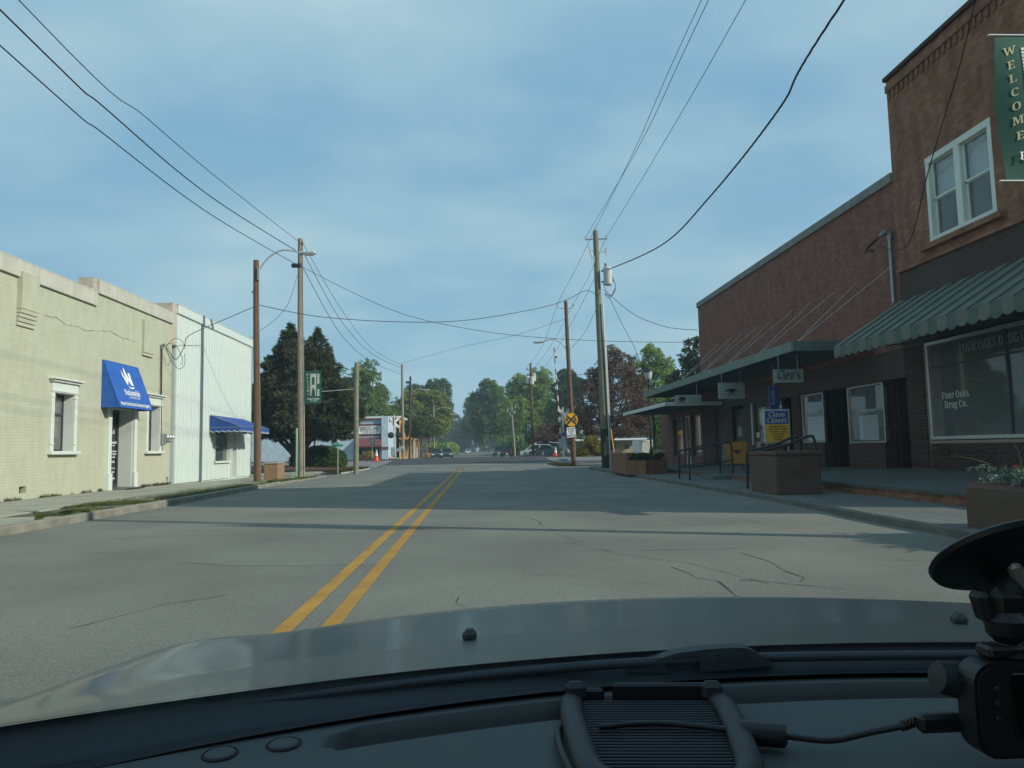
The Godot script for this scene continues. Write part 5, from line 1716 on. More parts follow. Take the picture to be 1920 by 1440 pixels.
# ---------------------------------------------------------------- railway crossing, cones
func crossing() -> void:
	var s: S
	# right hand signal, facing the viewer
	var b := V(7.1, 0.05, -62.0)
	var o := thing("crossing_signal", "railway crossing signal with white crossbuck and dark round lamps behind the yellow sign", "crossing signal")
	part("mast", S.new().tube([b, b + V(0.05, 4.6, 0)], 0.075, 8), "metal_pale", o)
	part("base", S.new().bev(b + V(0, 0.15, 0), V(0.7, 0.3, 0.7), 0.04), "grey_paint", o)
	for k in [-1.0, 1.0]:
		var turn := Basis(Vector3.BACK, deg_to_rad(43.0 * k))
		var at := b + V(0.17, 3.95, 0.1 + 0.012 * k)
		var blade := part("crossbuck_blade", S.new().bev(at, V(1.45, 0.24, 0.02), 0.005, turn), "white", o)
		if k < 0:
			words("RAIL", 0.14, Transform3D(turn, at + turn * V(-0.4, 0, 0.014)), "ink", blade)
			words("ROAD", 0.14, Transform3D(turn, at + turn * V(0.4, 0, 0.014)), "ink", blade)
		else:
			words("CROSS", 0.14, Transform3D(turn, at + turn * V(-0.4, 0, 0.014)), "ink", blade)
			words("ING", 0.14, Transform3D(turn, at + turn * V(0.4, 0, 0.014)), "ink", blade)
	for x in [-0.5, 0.5]:
		var l := part("signal_lamp", S.new().lathe([Vector2(0, 0), Vector2(0.35, 0), Vector2(0.35, 0.012), Vector2(0, 0.014)], b + V(x, 2.78, 0.12), 18, Basis(Vector3.RIGHT, PI / 2)), "ink", o)
		part("lens", S.new().lathe([Vector2(0.12, 0), Vector2(0.1, 0.05), Vector2(0, 0.07)], b + V(x, 2.78, 0.135), 14, Basis(Vector3.RIGHT, PI / 2)), "tail_lamp", l)
		part("hood", S.new().tube([b + V(x - 0.13, 2.8, 0.15), b + V(x - 0.09, 2.92, 0.25), b + V(x, 2.94, 0.3), b + V(x + 0.09, 2.92, 0.25), b + V(x + 0.13, 2.8, 0.15)], 0.03, 5), "ink", l)
	part("cross_bar", S.new().tube([b + V(-0.45, 2.78, 0), b + V(0.55, 2.78, 0)], 0.04, 6), "metal_grey", o)
	part("track_sign", S.new().bev(b + V(0.12, 2.32, 0.1), V(0.36, 0.3, 0.015), 0.005), "sign_blue", o)
	s = S.new()
	s.bev(b + V(-0.1, 1.55, 0.2), V(0.55, 0.65, 0.5), 0.06)
	s.prism(PackedVector2Array([Vector2(-0.4, 1.9), Vector2(0.15, 2.1), Vector2(0.3, 1.3), Vector2(0.05, 1.0), Vector2(-0.3, 1.25)]), 0.06, Transform3D(Basis(), b + V(0, 0, 0.46)))
	part("gate_machine", s, "grey_paint", o)
	o = thing("crossing_gate", "raised red and white striped crossing gate arm pointing up", "crossing gate")
	var a0 := b + V(-0.2, 1.5, 0.3); var a1 := V(6.52, 9.7, -61.7)
	for i in 18:
		part("gate_band", S.new().tube([a0.lerp(a1, i / 18.0), a0.lerp(a1, (i + 1) / 18.0)], lerpf(0.07, 0.045, i / 18.0), 7), "red_stripe" if i % 2 else "off_white", o)
	for t in [0.55, 0.9]:
		part("gate_lamp", S.new().bev(a0.lerp(a1, t) + V(0.12, 0, 0.04), V(0.16, 0.14, 0.1), 0.02), "ink", o)
	s = S.new()
	s.bev(b + V(0.35, 0.95, 0.35), V(0.22, 0.5, 0.1), 0.03, Basis(Vector3.BACK, 0.5)); s.tube([a0, b + V(0.4, 0.75, 0.35)], 0.04, 6)
	part("counterweight", s, "off_white", o)
	# left hand signal, seen from behind
	b = V(-8.75, 0.3, -78.0)
	o = thing("crossing_signal", "railway crossing signal seen from behind beside the maroon awning", "crossing signal")
	part("mast", S.new().tube([b, b + V(0, 4.75, 0)], 0.075, 8), "metal_pale", o)
	for k in [-1.0, 1.0]:
		part("crossbuck_blade", S.new().bev(b + V(0, 3.95, -0.12), V(1.4, 0.24, 0.02), 0.005, Basis(Vector3.UP, 0.5) * Basis(Vector3.BACK, deg_to_rad(45.0 * k))), "off_white", o)
	for x in [-0.38, 0.4]:
		part("signal_lamp", S.new().lathe([Vector2(0, 0), Vector2(0.33, 0), Vector2(0.31, 0.04), Vector2(0.14, 0.1), Vector2(0.1, 0.22), Vector2(0, 0.24)], b + V(x, 2.65, -0.1), 18, Basis(Vector3.RIGHT, PI / 2)), "ink", o)
	part("cross_bar", S.new().tube([b + V(-0.4, 2.65, 0), b + V(0.4, 2.65, 0)], 0.04, 6), "metal_grey", o)
	s = S.new()
	s.bev(b + V(-0.1, 0.9, 0), V(0.5, 1.0, 0.5), 0.05); s.bev(b + V(0.55, 1.2, 0), V(0.9, 0.3, 0.12), 0.03, Basis(Vector3.BACK, 0.5))
	part("gate_machine", s, "grey_paint", o)
	part("base", S.new().bev(b + V(0, 0.15, 0), V(0.8, 0.3, 0.8), 0.05), "concrete", o)
	# yellow advance sign and the plate under it
	o = thing("rail_warning_sign", "round yellow sign with a black cross and two letters on the brown pole", "sign")
	part("disc", S.new().lathe([Vector2(0, 0), Vector2(0.45, 0), Vector2(0.45, 0.01), Vector2(0, 0.012)], V(6.25, 3.1, -49.38), 32, Basis(Vector3.RIGHT, PI / 2)), "sign_yellow", o)
	var tilt := Basis(Vector3.BACK, 0.04)
	for k in [-1.0, 1.0]:
		part("bar", S.new().box(V(6.25, 3.1, -49.36 + 0.002 * k), V(0.84, 0.11, 0.006), tilt * Basis(Vector3.BACK, PI / 4 * k)), "ink", o)
	words("R", 0.26, Transform3D(tilt, V(5.97, 3.08, -49.36)), "ink", o)
	words("R", 0.26, Transform3D(tilt, V(6.53, 3.1, -49.36)), "ink", o)
	o = thing("stop_notice", "white plate with black words under the round yellow sign", "sign")
	tilt = Basis(Vector3.BACK, 0.07)
	part("plate", S.new().bev(V(6.22, 2.26, -49.38), V(0.6, 0.68, 0.012), 0.004, tilt), "white", o)
	var wy := 0.23
	for w in ["DO NOT", "STOP", "ON", "TRACKS"]:
		words(w, 0.115, Transform3D(tilt, V(6.22, 2.26, -49.37) + tilt * V(0, wy, 0)), "ink", o)
		wy -= 0.155
	o = thing("road_sign", "grey back of a road sign on a steel post by the orange cone", "sign")
	part("post", S.new().tube([V(-11.2, 0.2, -79.0), V(-11.2, 2.75, -79.0)], 0.03, 6), "metal_pale", o)
	part("plate", S.new().bev(V(-11.2, 2.35, -79.05), V(0.62, 0.75, 0.012), 0.004), "sign_back", o)
	# cones and drums
	var cone := func(label: String, at: Vector3, k: float) -> void:
		var c := thing("traffic_cone", label, "traffic cone", at, "orange cones at the crossing")
		part("body", S.new().lathe([Vector2(0.2, 0.03), Vector2(0.16, 0.35), Vector2(0.13, 0.5)].map(func(p: Vector2) -> Vector2: return p * k), Vector3.ZERO, 14), "cone_orange", c)
		part("collar", S.new().lathe([Vector2(0.131, 0.5), Vector2(0.105, 0.68)].map(func(p: Vector2) -> Vector2: return p * k), Vector3.ZERO, 14), "white", c)
		part("tip", S.new().lathe([Vector2(0.105, 0.68), Vector2(0.05, 0.98), Vector2(0.04, 1.05), Vector2(0, 1.06)].map(func(p: Vector2) -> Vector2: return p * k), Vector3.ZERO, 14), "off_white", c)
		part("foot", S.new().bev(V(0, 0.02, 0), V(0.5 * k, 0.04, 0.5 * k), 0.01), "cone_orange", c)
	cone.call("tall orange and white cone near the olive pole", V(-9.45, road_y(-69.5), -69.5), 1.02)
	cone.call("short orange cone at the foot of the blue pillar", V(-9.7, 0.32, -82.0), 0.66)
	cone.call("tall slim orange cone beside the crossing signal foot", V(7.6, 0.3, -73.0), 1.0)
	cone.call("short orange cone near the white estate car", V(7.3, 0.25, -84.0), 0.62)


# ---------------------------------------------------------------- vehicles
func car(called: String, label: String, at: Vector3, turn: float, paint: String, tall := 0.0, long := 4.6, group := "cars parked along the far street") -> Node3D:
	var o := thing(called, label, "car", at, group)
	o.rotation.y = turn
	var l := long / 2.0
	var low := PackedVector2Array([Vector2(-l, 0.38), Vector2(-l + 0.05, 0.72), Vector2(-l + 0.9, 0.9 + tall * 0.4), Vector2(l - 0.9, 0.95 + tall * 0.4), Vector2(l - 0.05, 0.9 + tall * 0.3), Vector2(l, 0.42), Vector2(l - 0.15, 0.26), Vector2(-l + 0.15, 0.26)])
	var side := Transform3D(Basis(Vector3(0, 0, 1), Vector3.UP, Vector3(-1, 0, 0)), V(0.88, 0, 0))
	part("body", S.new().prism(low, 1.76, side), paint, o)
	var y0 := 0.9 + tall * 0.4; var y1 := 1.42 + tall
	# cabin: four slanted sides and a roof, glass between the pillars
	var c := [V(0.8, y0, -l + 0.95), V(0.8, y0, l - (0.25 if tall > 0.2 else 0.75)), V(0.62, y1, -l + 1.75), V(0.62, y1, l - (0.5 if tall > 0.2 else 1.35))]
	var mx := func(p: Vector3) -> Vector3: return V(-p.x, p.y, p.z)
	var s := S.new()
	s.quad(c[0], mx.call(c[0]), mx.call(c[2]), c[2]); s.quad(mx.call(c[1]), c[1], c[3], mx.call(c[3]))
	s.quad(c[1], c[0], c[2], c[3]); s.quad(mx.call(c[0]), mx.call(c[1]), mx.call(c[3]), mx.call(c[2]))
	part("window", s, "car_glass", o)
	s = S.new()
	s.bev(V(0, y1 + 0.02, (c[2].z + c[3].z) / 2), V(1.28, 0.07, c[3].z - c[2].z + 0.1), 0.03)
	for k in [-1.0, 1.0]:
		for q in [[c[0], c[2]], [c[1], c[3]], [c[0].lerp(c[1], 0.52), c[2].lerp(c[3], 0.5)]]:
			s.tube([V(q[0].x * k, q[0].y, q[0].z), V(q[1].x * k, q[1].y, q[1].z)], 0.045, 6)
	part("roof", s, paint, o)
	for x in [-0.82, 0.82]:
		for z in [-l + 0.85, l - 0.85]:
			var w := part("wheel", S.new().lathe([Vector2(0.2, -0.1), Vector2(0.3, -0.1), Vector2(0.33, -0.06), Vector2(0.33, 0.06), Vector2(0.3, 0.1), Vector2(0.2, 0.1)], V(x, 0.33, z), 16, Basis(Vector3.BACK, PI / 2)), "tyre", o)
			part("rim", S.new().lathe([Vector2(0, -0.08), Vector2(0.2, -0.09), Vector2(0.2, 0.09), Vector2(0, 0.08)], V(x, 0.33, z), 12, Basis(Vector3.BACK, PI / 2)), "rim", w)
	for x in [-0.62, 0.62]:
		part("headlight", S.new().bev(V(x, 0.68, -l + 0.06), V(0.34, 0.14, 0.12), 0.03), "head_lamp", o)
		part("tail_light", S.new().bev(V(x, 0.76, l - 0.05), V(0.3, 0.16, 0.1), 0.03), "tail_lamp", o)
		part("mirror", S.new().bev(V(x * 1.5, y0 + 0.08, -l + 1.5), V(0.2, 0.12, 0.1), 0.03), paint, o)
	part("bumper", S.new().bev(V(0, 0.45, -l - 0.01), V(1.6, 0.2, 0.14), 0.05), "plastic_soft", o)
	part("bumper", S.new().bev(V(0, 0.45, l + 0.01), V(1.6, 0.2, 0.14), 0.05), "plastic_soft", o)
	part("grille", S.new().bev(V(0, 0.66, -l + 0.02), V(0.8, 0.16, 0.06), 0.02), "ink", o)
	part("number_plate", S.new().bev(V(0, 0.5, l + 0.09), V(0.32, 0.15, 0.02), 0.004), "white", o)
	return o


func vehicles() -> void:
	car("parked_car", "dark grey car parked left of the street past the crossing", V(-6.6, 0, -112), PI + 0.25, "car_black", 0.1)
	car("parked_car", "slate grey car waiting on the street past the crossing, nearest the centre line", V(-4.9, 0, -116), PI, "car_slate", 0.05)
	car("parked_car", "black car seen from behind on the far right kerb", V(4.6, 0, -122), 0.0, "car_black", 0.2)
	car("parked_car", "dark car just ahead of the black one on the far right kerb", V(3.6, 0, -134), 0.0, "car_slate", 0.3)
	var v := car("parked_car", "white estate car parked sideways with its tailgate lifted", V(8.4, 0.12, -106), PI / 2 - 0.35, "car_white", 0.25, 4.7)
	part("tailgate", S.new().bev(V(0, 1.95, 2.5), V(1.3, 0.07, 1.1), 0.02, Basis(Vector3.RIGHT, 0.12)), "car_white", v)
	car("parked_car", "slate car parked in front of the white estate car", V(8.9, 0.15, -99), PI / 2 - 0.2, "car_slate", 0.0, 4.2)
	car("parked_car", "tiny white car at the far vanishing end of the street", V(-3.4, 0, -245), 0.0, "car_white", 0.2)
	car("parked_car", "tiny dark car at the far end beside the right kerb", V(5.4, 0, -210), 0.0, "car_grey", 0.2)


# ---------------------------------------------------------------- plants
var leaf_meshes := {}


func leaf_clump(key: String) -> ArrayMesh:
	if leaf_meshes.has(key):
		return leaf_meshes[key]
	var r := RandomNumberGenerator.new()
	r.seed = hash(key)
	var s := S.new()
	if key == "broad":
		for i in 9:
			var p := V(r.randfn(0, 0.5), r.randfn(0, 0.4), r.randfn(0, 0.5))
			var b := Basis.from_euler(V(r.randf_range(-1.1, 1.1), r.randf() * TAU, r.randf_range(-0.9, 0.9)))
			var l := r.randf_range(0.35, 0.6)
			s.quad(p - b.z * l, p + b.x * l * 0.55, p + b.z * l, p - b.x * l * 0.55)
	elif key == "spray":
		for i in 8:
			var b := Basis(Vector3.UP, TAU * i / 8.0 + r.randf() * 0.5) * Basis(Vector3.RIGHT, r.randf_range(0.15, 1.0))
			var l := r.randf_range(0.7, 1.25)
			var q := b * V(0, l, 0)
			var w := b * V(r.randf_range(0.09, 0.16), 0, 0)
			s.quad(-w * 0.4, q * 0.55 - w, q, q * 0.55 + w)
	elif key == "blade":
		for i in 6:
			var d := V(r.randfn(0, 0.35), 0, r.randfn(0, 0.35))
			var a := r.randf() * TAU
			var w := V(cos(a), 0, sin(a)) * 0.09
			var tip := d + V(r.randfn(0, 0.3), r.randf_range(0.6, 1.1), r.randfn(0, 0.3))
			s.tri(d - w, d + w, tip)
			s.tri(d + w, d - w, tip)
	leaf_meshes[key] = s.mesh()
	return leaf_meshes[key]


func scatter(called: String, key: String, m: String, where: Array, parent: Node, kind := "") -> MultiMeshInstance3D:
	var mm := MultiMesh.new()
	mm.transform_format = MultiMesh.TRANSFORM_3D
	mm.use_colors = true
	mm.mesh = leaf_clump(key)
	mm.instance_count = where.size()
	for i in where.size():
		mm.set_instance_transform(i, where[i][0])
		mm.set_instance_color(i, where[i][1])
	var o := MultiMeshInstance3D.new()
	o.name = called
	o.multimesh = mm
	o.material_override = M[m]
	parent.add_child(o, true)
	if kind != "":
		o.set_meta("kind", kind)
	return o


# lobes: [centre, radii]; tones: two linear colours between which the leaves vary
func tree(called: String, label: String, base: Vector3, trunk_r: float, lobes: Array, count: int, size: float, tones: Array, k: int, opt := {}) -> Node3D:
	var r := RandomNumberGenerator.new()
	r.seed = k
	var o := thing(called, label, opt.get("category", "tree"), Vector3.ZERO, opt.get("group", ""))
	var gap := FastNoiseLite.new()
	gap.seed = k
	gap.frequency = opt.get("clump", 0.45)
	gap.fractal_octaves = 2
	var s := S.new()
	var whole := 0.0
	var top: Vector3 = lobes[0][0]
	var areas := []
	for l in lobes:
		var q: Vector3 = l[1]
		areas.append(pow(q.x * q.y * q.z, 0.62))
		whole += areas[-1]
	if trunk_r > 0.0:
		var lean: Vector3 = opt.get("fork", V(top.x, lerpf(base.y, top.y, 0.45), top.z))
		s.tube(curve([base - V(0, 0.1, 0), base.lerp(lean, 0.5) + V(r.randfn(0, 0.06), 0, r.randfn(0, 0.06)), lean], 4), [1.25, 1.1, 1.0, 0.95, 0.9, 0.86, 0.82, 0.8, 0.78].map(func(t: float) -> float: return t * trunk_r), 9)
		for l in lobes.slice(0, opt.get("limbs", 99)):
			for j in 2:
				var e: Vector3 = l[0] + V(r.randf_range(-0.5, 0.5) * l[1].x, r.randf_range(-0.2, 0.6) * l[1].y, r.randf_range(-0.5, 0.5) * l[1].z)
				s.tube(curve([lean - V(0, 0.1, 0), lean.lerp(e, 0.4) + V(r.randfn(0, 0.2), 0.25, r.randfn(0, 0.2)), e], 4), [0.55, 0.5, 0.45, 0.4, 0.35, 0.28, 0.2, 0.13, 0.06].map(func(t: float) -> float: return t * trunk_r), 6)
		part("trunk", s, opt.get("bark", "bark"), o)
	var where := []
	var spray: bool = opt.get("mesh", "broad") == "spray"
	var thin: float = opt.get("thin", -0.18)
	for i in lobes.size():
		var c: Vector3 = lobes[i][0]
		var q: Vector3 = lobes[i][1]
		var cone: float = lobes[i][2] if lobes[i].size() > 2 else 0.0
		for j in int(count * areas[i] / whole):
			var d := V(r.randfn(), r.randfn(), r.randfn()).normalized()
			var deep := 1.0 - 0.55 * pow(r.randf(), 1.7)
			var e := d * deep
			if cone > 0.0:
				var h := pow(r.randf(), 1.35)
				var a := r.randf() * TAU
				var rad := (1.0 - h) * (0.35 + 0.65 * sqrt(r.randf())) * (1.0 + 0.14 * sin(a * 5.0 + h * 23.0)) * (1.0 if h > 0.12 else 0.55 + 3.7 * h)
				e = V(cos(a) * rad, h * 2.0 - 1.0, sin(a) * rad)
				d = V(cos(a), 0.45, sin(a)).normalized()
			var p := c + V(e.x * q.x, e.y * q.y, e.z * q.z)
			var n := gap.get_noise_3dv(p)
			if n < thin + 0.12 * r.randf():
				continue
			if p.y < opt.get("floor", -1.0):
				continue
			var b := Basis.from_euler(V(r.randf_range(-0.6, 0.6), r.randf() * TAU, r.randf_range(-0.6, 0.6)))
			if spray:
				var out := (d + V(r.randfn(0, 0.35), 0.25 + r.randfn(0, 0.3), r.randfn(0, 0.35))).normalized()
				b = Basis(Quaternion(Vector3.UP, out)) * Basis(Vector3.UP, r.randf() * TAU)
			b = b.scaled(Vector3.ONE * size * r.randf_range(0.7, 1.35))
			var t := clampf(0.5 + n * 1.1 + r.randfn(0, 0.22), 0.0, 1.0)
			where.append([Transform3D(b, p), (tones[0] as Color).lerp(tones[1], t)])
	scatter("crown", opt.get("mesh", "broad"), opt.get("leaf", "leaf"), where, o, "stuff")
	return o


func lobe_cloud(c: Vector3, q: Vector3, n: int, k: int) -> Array:
	# a rounded crown made of n uneven lobes inside an ellipsoid
	var r := RandomNumberGenerator.new()
	r.seed = k
	var out := [[c, q * 0.62]]
	for i in n:
		var d := V(r.randfn(), r.randfn(0, 0.9), r.randfn()).normalized()
		var e := r.randf_range(0.3, 0.46)
		out.append([c + V(d.x * q.x, d.y * q.y, d.z * q.z) * r.randf_range(0.55, 0.72), V(q.x, q.y, q.z) * e])
	return out


func plants() -> void:
	var dark := [Color(0.028, 0.045, 0.024), Color(0.075, 0.095, 0.045)]
	var mid := [Color(0.05, 0.115, 0.03), Color(0.15, 0.24, 0.06)]
	var fresh := [Color(0.085, 0.17, 0.03), Color(0.26, 0.35, 0.075)]
	var lime := [Color(0.11, 0.15, 0.03), Color(0.24, 0.27, 0.06)]
	var pine := [Color(0.025, 0.06, 0.03), Color(0.07, 0.12, 0.05)]
	var purple := [Color(0.075, 0.045, 0.04), Color(0.19, 0.115, 0.085)]
	# ---- the dark cedar: two leaders with billows that get smaller towards each top
	var cr := RandomNumberGenerator.new()
	cr.seed = 77
	var billows := [[V(-12.2, 4.6, -52), V(2.6, 2.2, 2.4)], [V(-12.8, 6.6, -51.8), V(1.3, 1.9, 1.4)], [V(-11.2, 6.3, -52.1), V(1.2, 1.7, 1.3)]]
	for q in [[V(-12.95, 0, -51.7), 9.75, 2.6, 3.3, 44], [V(-11.15, 0, -52.1), 9.45, 2.5, 2.9, 40]]:
		for i in q[4]:
			var h: float = pow(float(i) / q[4], 0.9)
			var y: float = lerpf(2.9, q[1], h)
			var wide: float = q[3] * pow(1.0 - h, 0.75) * (1.0 if h > 0.18 else 0.75 + h * 1.4)
			var a: float = i * 2.4 + cr.randf() * 0.8
			var big: float = lerpf(1.0, 0.3, h) * cr.randf_range(0.75, 1.25)
			billows.append([q[0] + V(cos(a) * wide * 0.8, y - 0.15, sin(a) * wide * 0.8), V(big, big * 0.62, big)])
		billows.append([q[0] + V(0, q[1] - 0.5, 0), V(0.3, 0.85, 0.3), 1.0])
	for q in [[-9.3, 4.6, 1.1], [-8.75, 3.9, 0.8], [-9.9, 5.6, 0.9], [-10.4, 3.1, 1.2], [-13.9, 3.0, 1.2], [-15.3, 4.2, 1.0], [-15.6, 5.4, 0.8], [-12.2, 2.8, 1.1], [-9.2, 3.1, 0.7]]:
		billows.append([V(q[0], q[1], -51.7), V(q[2], q[2] * 0.6, q[2])])
	tree("cedar_tree", "big dark cedar with two pointed tops and a bare forked trunk", V(-12.5, 0.25, -52.0), 0.34, billows,
		21000, 0.3, [Color(0.034, 0.05, 0.028), Color(0.105, 0.12, 0.055)], 41, {"mesh": "spray", "leaf": "needle", "fork": V(-12.5, 0.95, -52.0), "thin": -0.4, "clump": 0.8, "limbs": 5})
	# ---- round clipped bush and smaller shrubs
	tree("clipped_bush", "round clipped dark green bush on the mulch bed", V(-11.3, 0.2, -54.0), 0.0, [[V(-11.25, 0.75, -53.8), V(1.75, 1.0, 1.5)], [V(-10.6, 0.6, -53.6), V(1.15, 0.85, 1.2)], [V(-12.2, 0.65, -54), V(1.3, 0.85, 1.2)]], 6500, 0.12, [Color(0.035, 0.075, 0.02), Color(0.09, 0.15, 0.04)], 5, {"category": "bush", "thin": -0.6})
	var yb := [Color(0.12, 0.1, 0.015), Color(0.3, 0.22, 0.03)]
	tree("conical_bush", "yellow green conical bush before the low tan building", V(11.0, 0, -72), 0.0, [[V(11.0, 1.1, -72), V(1.0, 1.1, 1.0)], [V(10.3, 0.6, -71.8), V(0.9, 0.6, 0.9)], [V(11.9, 0.6, -72), V(1.0, 0.6, 0.9)], [V(11.2, 1.9, -72), V(0.4, 0.5, 0.4)]], 1500, 0.17, yb, 6, {"category": "bush"})
	tree("yellow_shrub", "low yellow shrub in front of the maroon awning", V(-15.2, 0.2, -101.5), 0.0, [[V(-15.0, 0.75, -101.5), V(1.2, 0.6, 0.8)], [V(-16.2, 0.6, -101.5), V(0.9, 0.5, 0.7)]], 700, 0.2, yb, 8, {"category": "bush"})
	tree("porch_shrub", "leafy green shrub growing behind the porch canopy post", V(12.3, 0, -46.5), 0.0, [[V(11.9, 1.6, -46.8), V(1.0, 1.5, 1.0)], [V(12.2, 2.6, -47), V(0.9, 0.9, 0.9)], [V(11.5, 0.7, -46), V(0.7, 0.7, 0.7)]], 1500, 0.17, fresh, 9, {"category": "bush"})
	# ---- trees on the left beyond the railway
	tree("broad_tree", "bright green tree rising behind the pale blue building", V(-20.5, 0, -125), 0.4, lobe_cloud(V(-19.6, 10.8, -125), V(5.0, 5.8, 4), 16, 11) + [[V(-16.8, 7.5, -122), V(2.6, 3.4, 3)], [V(-15.2, 6.0, -123), V(1.8, 2.4, 2)]], 8500, 0.3, [Color(0.07, 0.13, 0.03), Color(0.18, 0.26, 0.06)], 12, {"thin": -0.1, "group": "trees beyond the railway"})
	tree("broad_tree", "dark shaded tree low behind the pale blue building", V(-27, 0, -132), 0.4, lobe_cloud(V(-25, 7.5, -132), V(6, 4.6, 4), 12, 13), 4500, 0.4, mid, 14, {"group": "trees beyond the railway"})
	tree("broad_tree", "second dark tree between the blue building and the orange storefront", V(-15.5, 0, -140), 0.4, lobe_cloud(V(-15.5, 6.5, -140), V(4, 4, 4), 10, 15), 3600, 0.4, mid, 16, {"group": "trees beyond the railway"})
	tree("street_tree", "wide yellow green tree hanging over the parked cars on the left", V(-11.2, 0, -146), 0.3, lobe_cloud(V(-11.2, 9.0, -146), V(6.2, 4.9, 5), 18, 17) + [[V(-7.8, 6.2, -143), V(2.6, 2.4, 3)], [V(-6.6, 8.2, -146), V(1.9, 2.4, 2.4)]], 10000, 0.3, lime, 18, {"thin": -0.12, "group": "trees beyond the railway"})
	for q in [[-9.6, -119.0, 4.6, 31, "small crepe myrtle with pale bare stems, nearer of the pair by the orange storefront"], [-8.9, -127.0, 4.8, 32, "small crepe myrtle with pale bare stems, farther of the pair by the orange storefront"]]:
		var x: float = q[0]; var z: float = q[1]; var h: float = q[2]
		tree("crepe_myrtle", q[4], V(x, 0, z), 0.13, [[V(x, h + 0.6, z), V(2.0, 1.8, 2.0)], [V(x + 0.9, h, z + 0.5), V(1.4, 1.2, 1.4)], [V(x - 0.9, h + 0.3, z), V(1.4, 1.3, 1.4)]], 1500, 0.26, [Color(0.035, 0.07, 0.015), Color(0.09, 0.12, 0.025)], q[3], {"bark": "pale_bark", "fork": V(x + 0.1, 1.2, z), "group": "trees beyond the railway"})
	tree("tall_tree", "tall dark green tree showing above the yellow green one", V(-12.5, 0, -190), 0.5, lobe_cloud(V(-12.5, 13.5, -190), V(6.0, 6.5, 6), 15, 19) + [[V(-9.2, 16.5, -190), V(2.8, 3.2, 3)], [V(-16.5, 16, -192), V(2.6, 2.6, 3)]], 6000, 0.45, [Color(0.03, 0.08, 0.03), Color(0.08, 0.15, 0.045)], 20, {"group": "trees beyond the railway"})
	# ---- trees on the right beyond the railway
	tree("tall_tree", "tallest fresh green tree behind the pole with three transformers", V(11.5, 0, -165), 0.5, lobe_cloud(V(11.5, 12.2, -165), V(5.6, 8.0, 5), 24, 21) + [[V(8.0, 8, -160), V(4, 5, 4)], [V(14.5, 16.5, -165), V(2.6, 3.0, 3)]], 13000, 0.34, fresh, 22, {"thin": -0.1, "group": "trees beyond the railway"})
	tree("tall_tree", "broad green tree left of the tallest one at the street", V(7.4, 0, -198), 0.4, lobe_cloud(V(3.8, 12.0, -200), V(6.8, 8.0, 5), 24, 23), 11000, 0.4, mid, 24, {"fork": V(7.0, 5.0, -199), "group": "trees beyond the railway"})
	tree("tall_tree", "farther rounded tree closing the right of the street end", V(7.6, 0, -250), 0.4, lobe_cloud(V(0.6, 11.5, -250), V(6.6, 9, 6), 18, 25), 7500, 0.5, mid, 26, {"fork": V(7.0, 5.0, -250), "group": "trees beyond the railway"})
	tree("tall_tree", "green tree right of the tallest one behind the gate arm", V(19.0, 0, -150), 0.4, lobe_cloud(V(18.2, 8.5, -150), V(4.6, 6.5, 4), 18, 27), 8000, 0.34, mid, 28, {"group": "trees beyond the railway"})
	tree("pine_tree", "dark pine with tufted top behind the brown sign pole", V(20.5, 0, -150), 0.35, [[V(17.8, 15.4, -146), V(2.0, 1.6, 2)], [V(19.6, 13.8, -146), V(2.2, 1.4, 2)], [V(16.4, 13.0, -146), V(1.8, 1.3, 2)], [V(23.0, 13.6, -148), V(2.6, 1.5, 2)], [V(18, 11.2, -146), V(2.6, 1.4, 2)], [V(24.8, 11.6, -148), V(2.4, 1.3, 2)]], 4200, 0.3, pine, 29, {"thin": -0.1, "group": "trees beyond the railway"})
	tree("red_leaf_tree", "low reddish leafed tree beside the white estate car", V(11.2, 0, -114), 0.15, [[V(11.0, 3.4, -114), V(2.7, 1.7, 2.4)], [V(8.6, 2.9, -113), V(1.6, 1.1, 1.6)], [V(13.3, 3.0, -114), V(1.7, 1.3, 1.6)]], 4500, 0.18, purple, 33, {"group": "trees beyond the railway"})
	tree("purple_leaf_tree", "large purple leafed tree behind the transformer pole", V(14.0, 0, -78), 0.28, [[V(14.6, 6.0, -78), V(4.4, 3.4, 4)], [V(14.8, 8.8, -78), V(2.5, 2.7, 2.5)], [V(14.2, 10.6, -78), V(1.3, 1.6, 1.4)], [V(12.0, 4.4, -77.5), V(2.2, 2.0, 2.2)], [V(17.4, 4.2, -78), V(2.3, 2.0, 2.2)], [V(13.0, 8.4, -78), V(1.8, 1.7, 1.8)], [V(16.4, 8.0, -78), V(1.9, 1.8, 2)], [V(14.5, 3.4, -76.5), V(3.6, 1.2, 2.5)]], 14000, 0.16, purple, 34, {"thin": -0.08, "fork": V(14.2, 2.2, -78)})
	tree("broad_tree", "bright green pointed tree behind the lamp globe", V(21.5, 0, -90), 0.3, [[V(21.8, 8.0, -90), V(2.7, 3.6, 2.6)], [V(21.6, 11.6, -90), V(1.5, 2.4, 1.5)], [V(19.8, 10.2, -90), V(1.2, 2.4, 1.2)], [V(23.7, 9.8, -90), V(1.2, 2.4, 1.2)], [V(21, 5.2, -89), V(3.4, 2.6, 2.6)]], 8500, 0.2, fresh, 35, {"thin": -0.12})
	tree("magnolia_tree", "dark glossy tree peeking out beside the red brick corner", V(19.0, 0, -57), 0.3, [[V(18.6, 6.4, -57), V(2.6, 2.6, 2.6)], [V(17.2, 8.2, -57), V(1.3, 1.5, 1.6)], [V(15.9, 6.0, -56.5), V(1.3, 1.1, 1.3)], [V(18.5, 4, -57), V(2.6, 2, 2.4)]], 4500, 0.18, dark, 36, {"thin": -0.1})
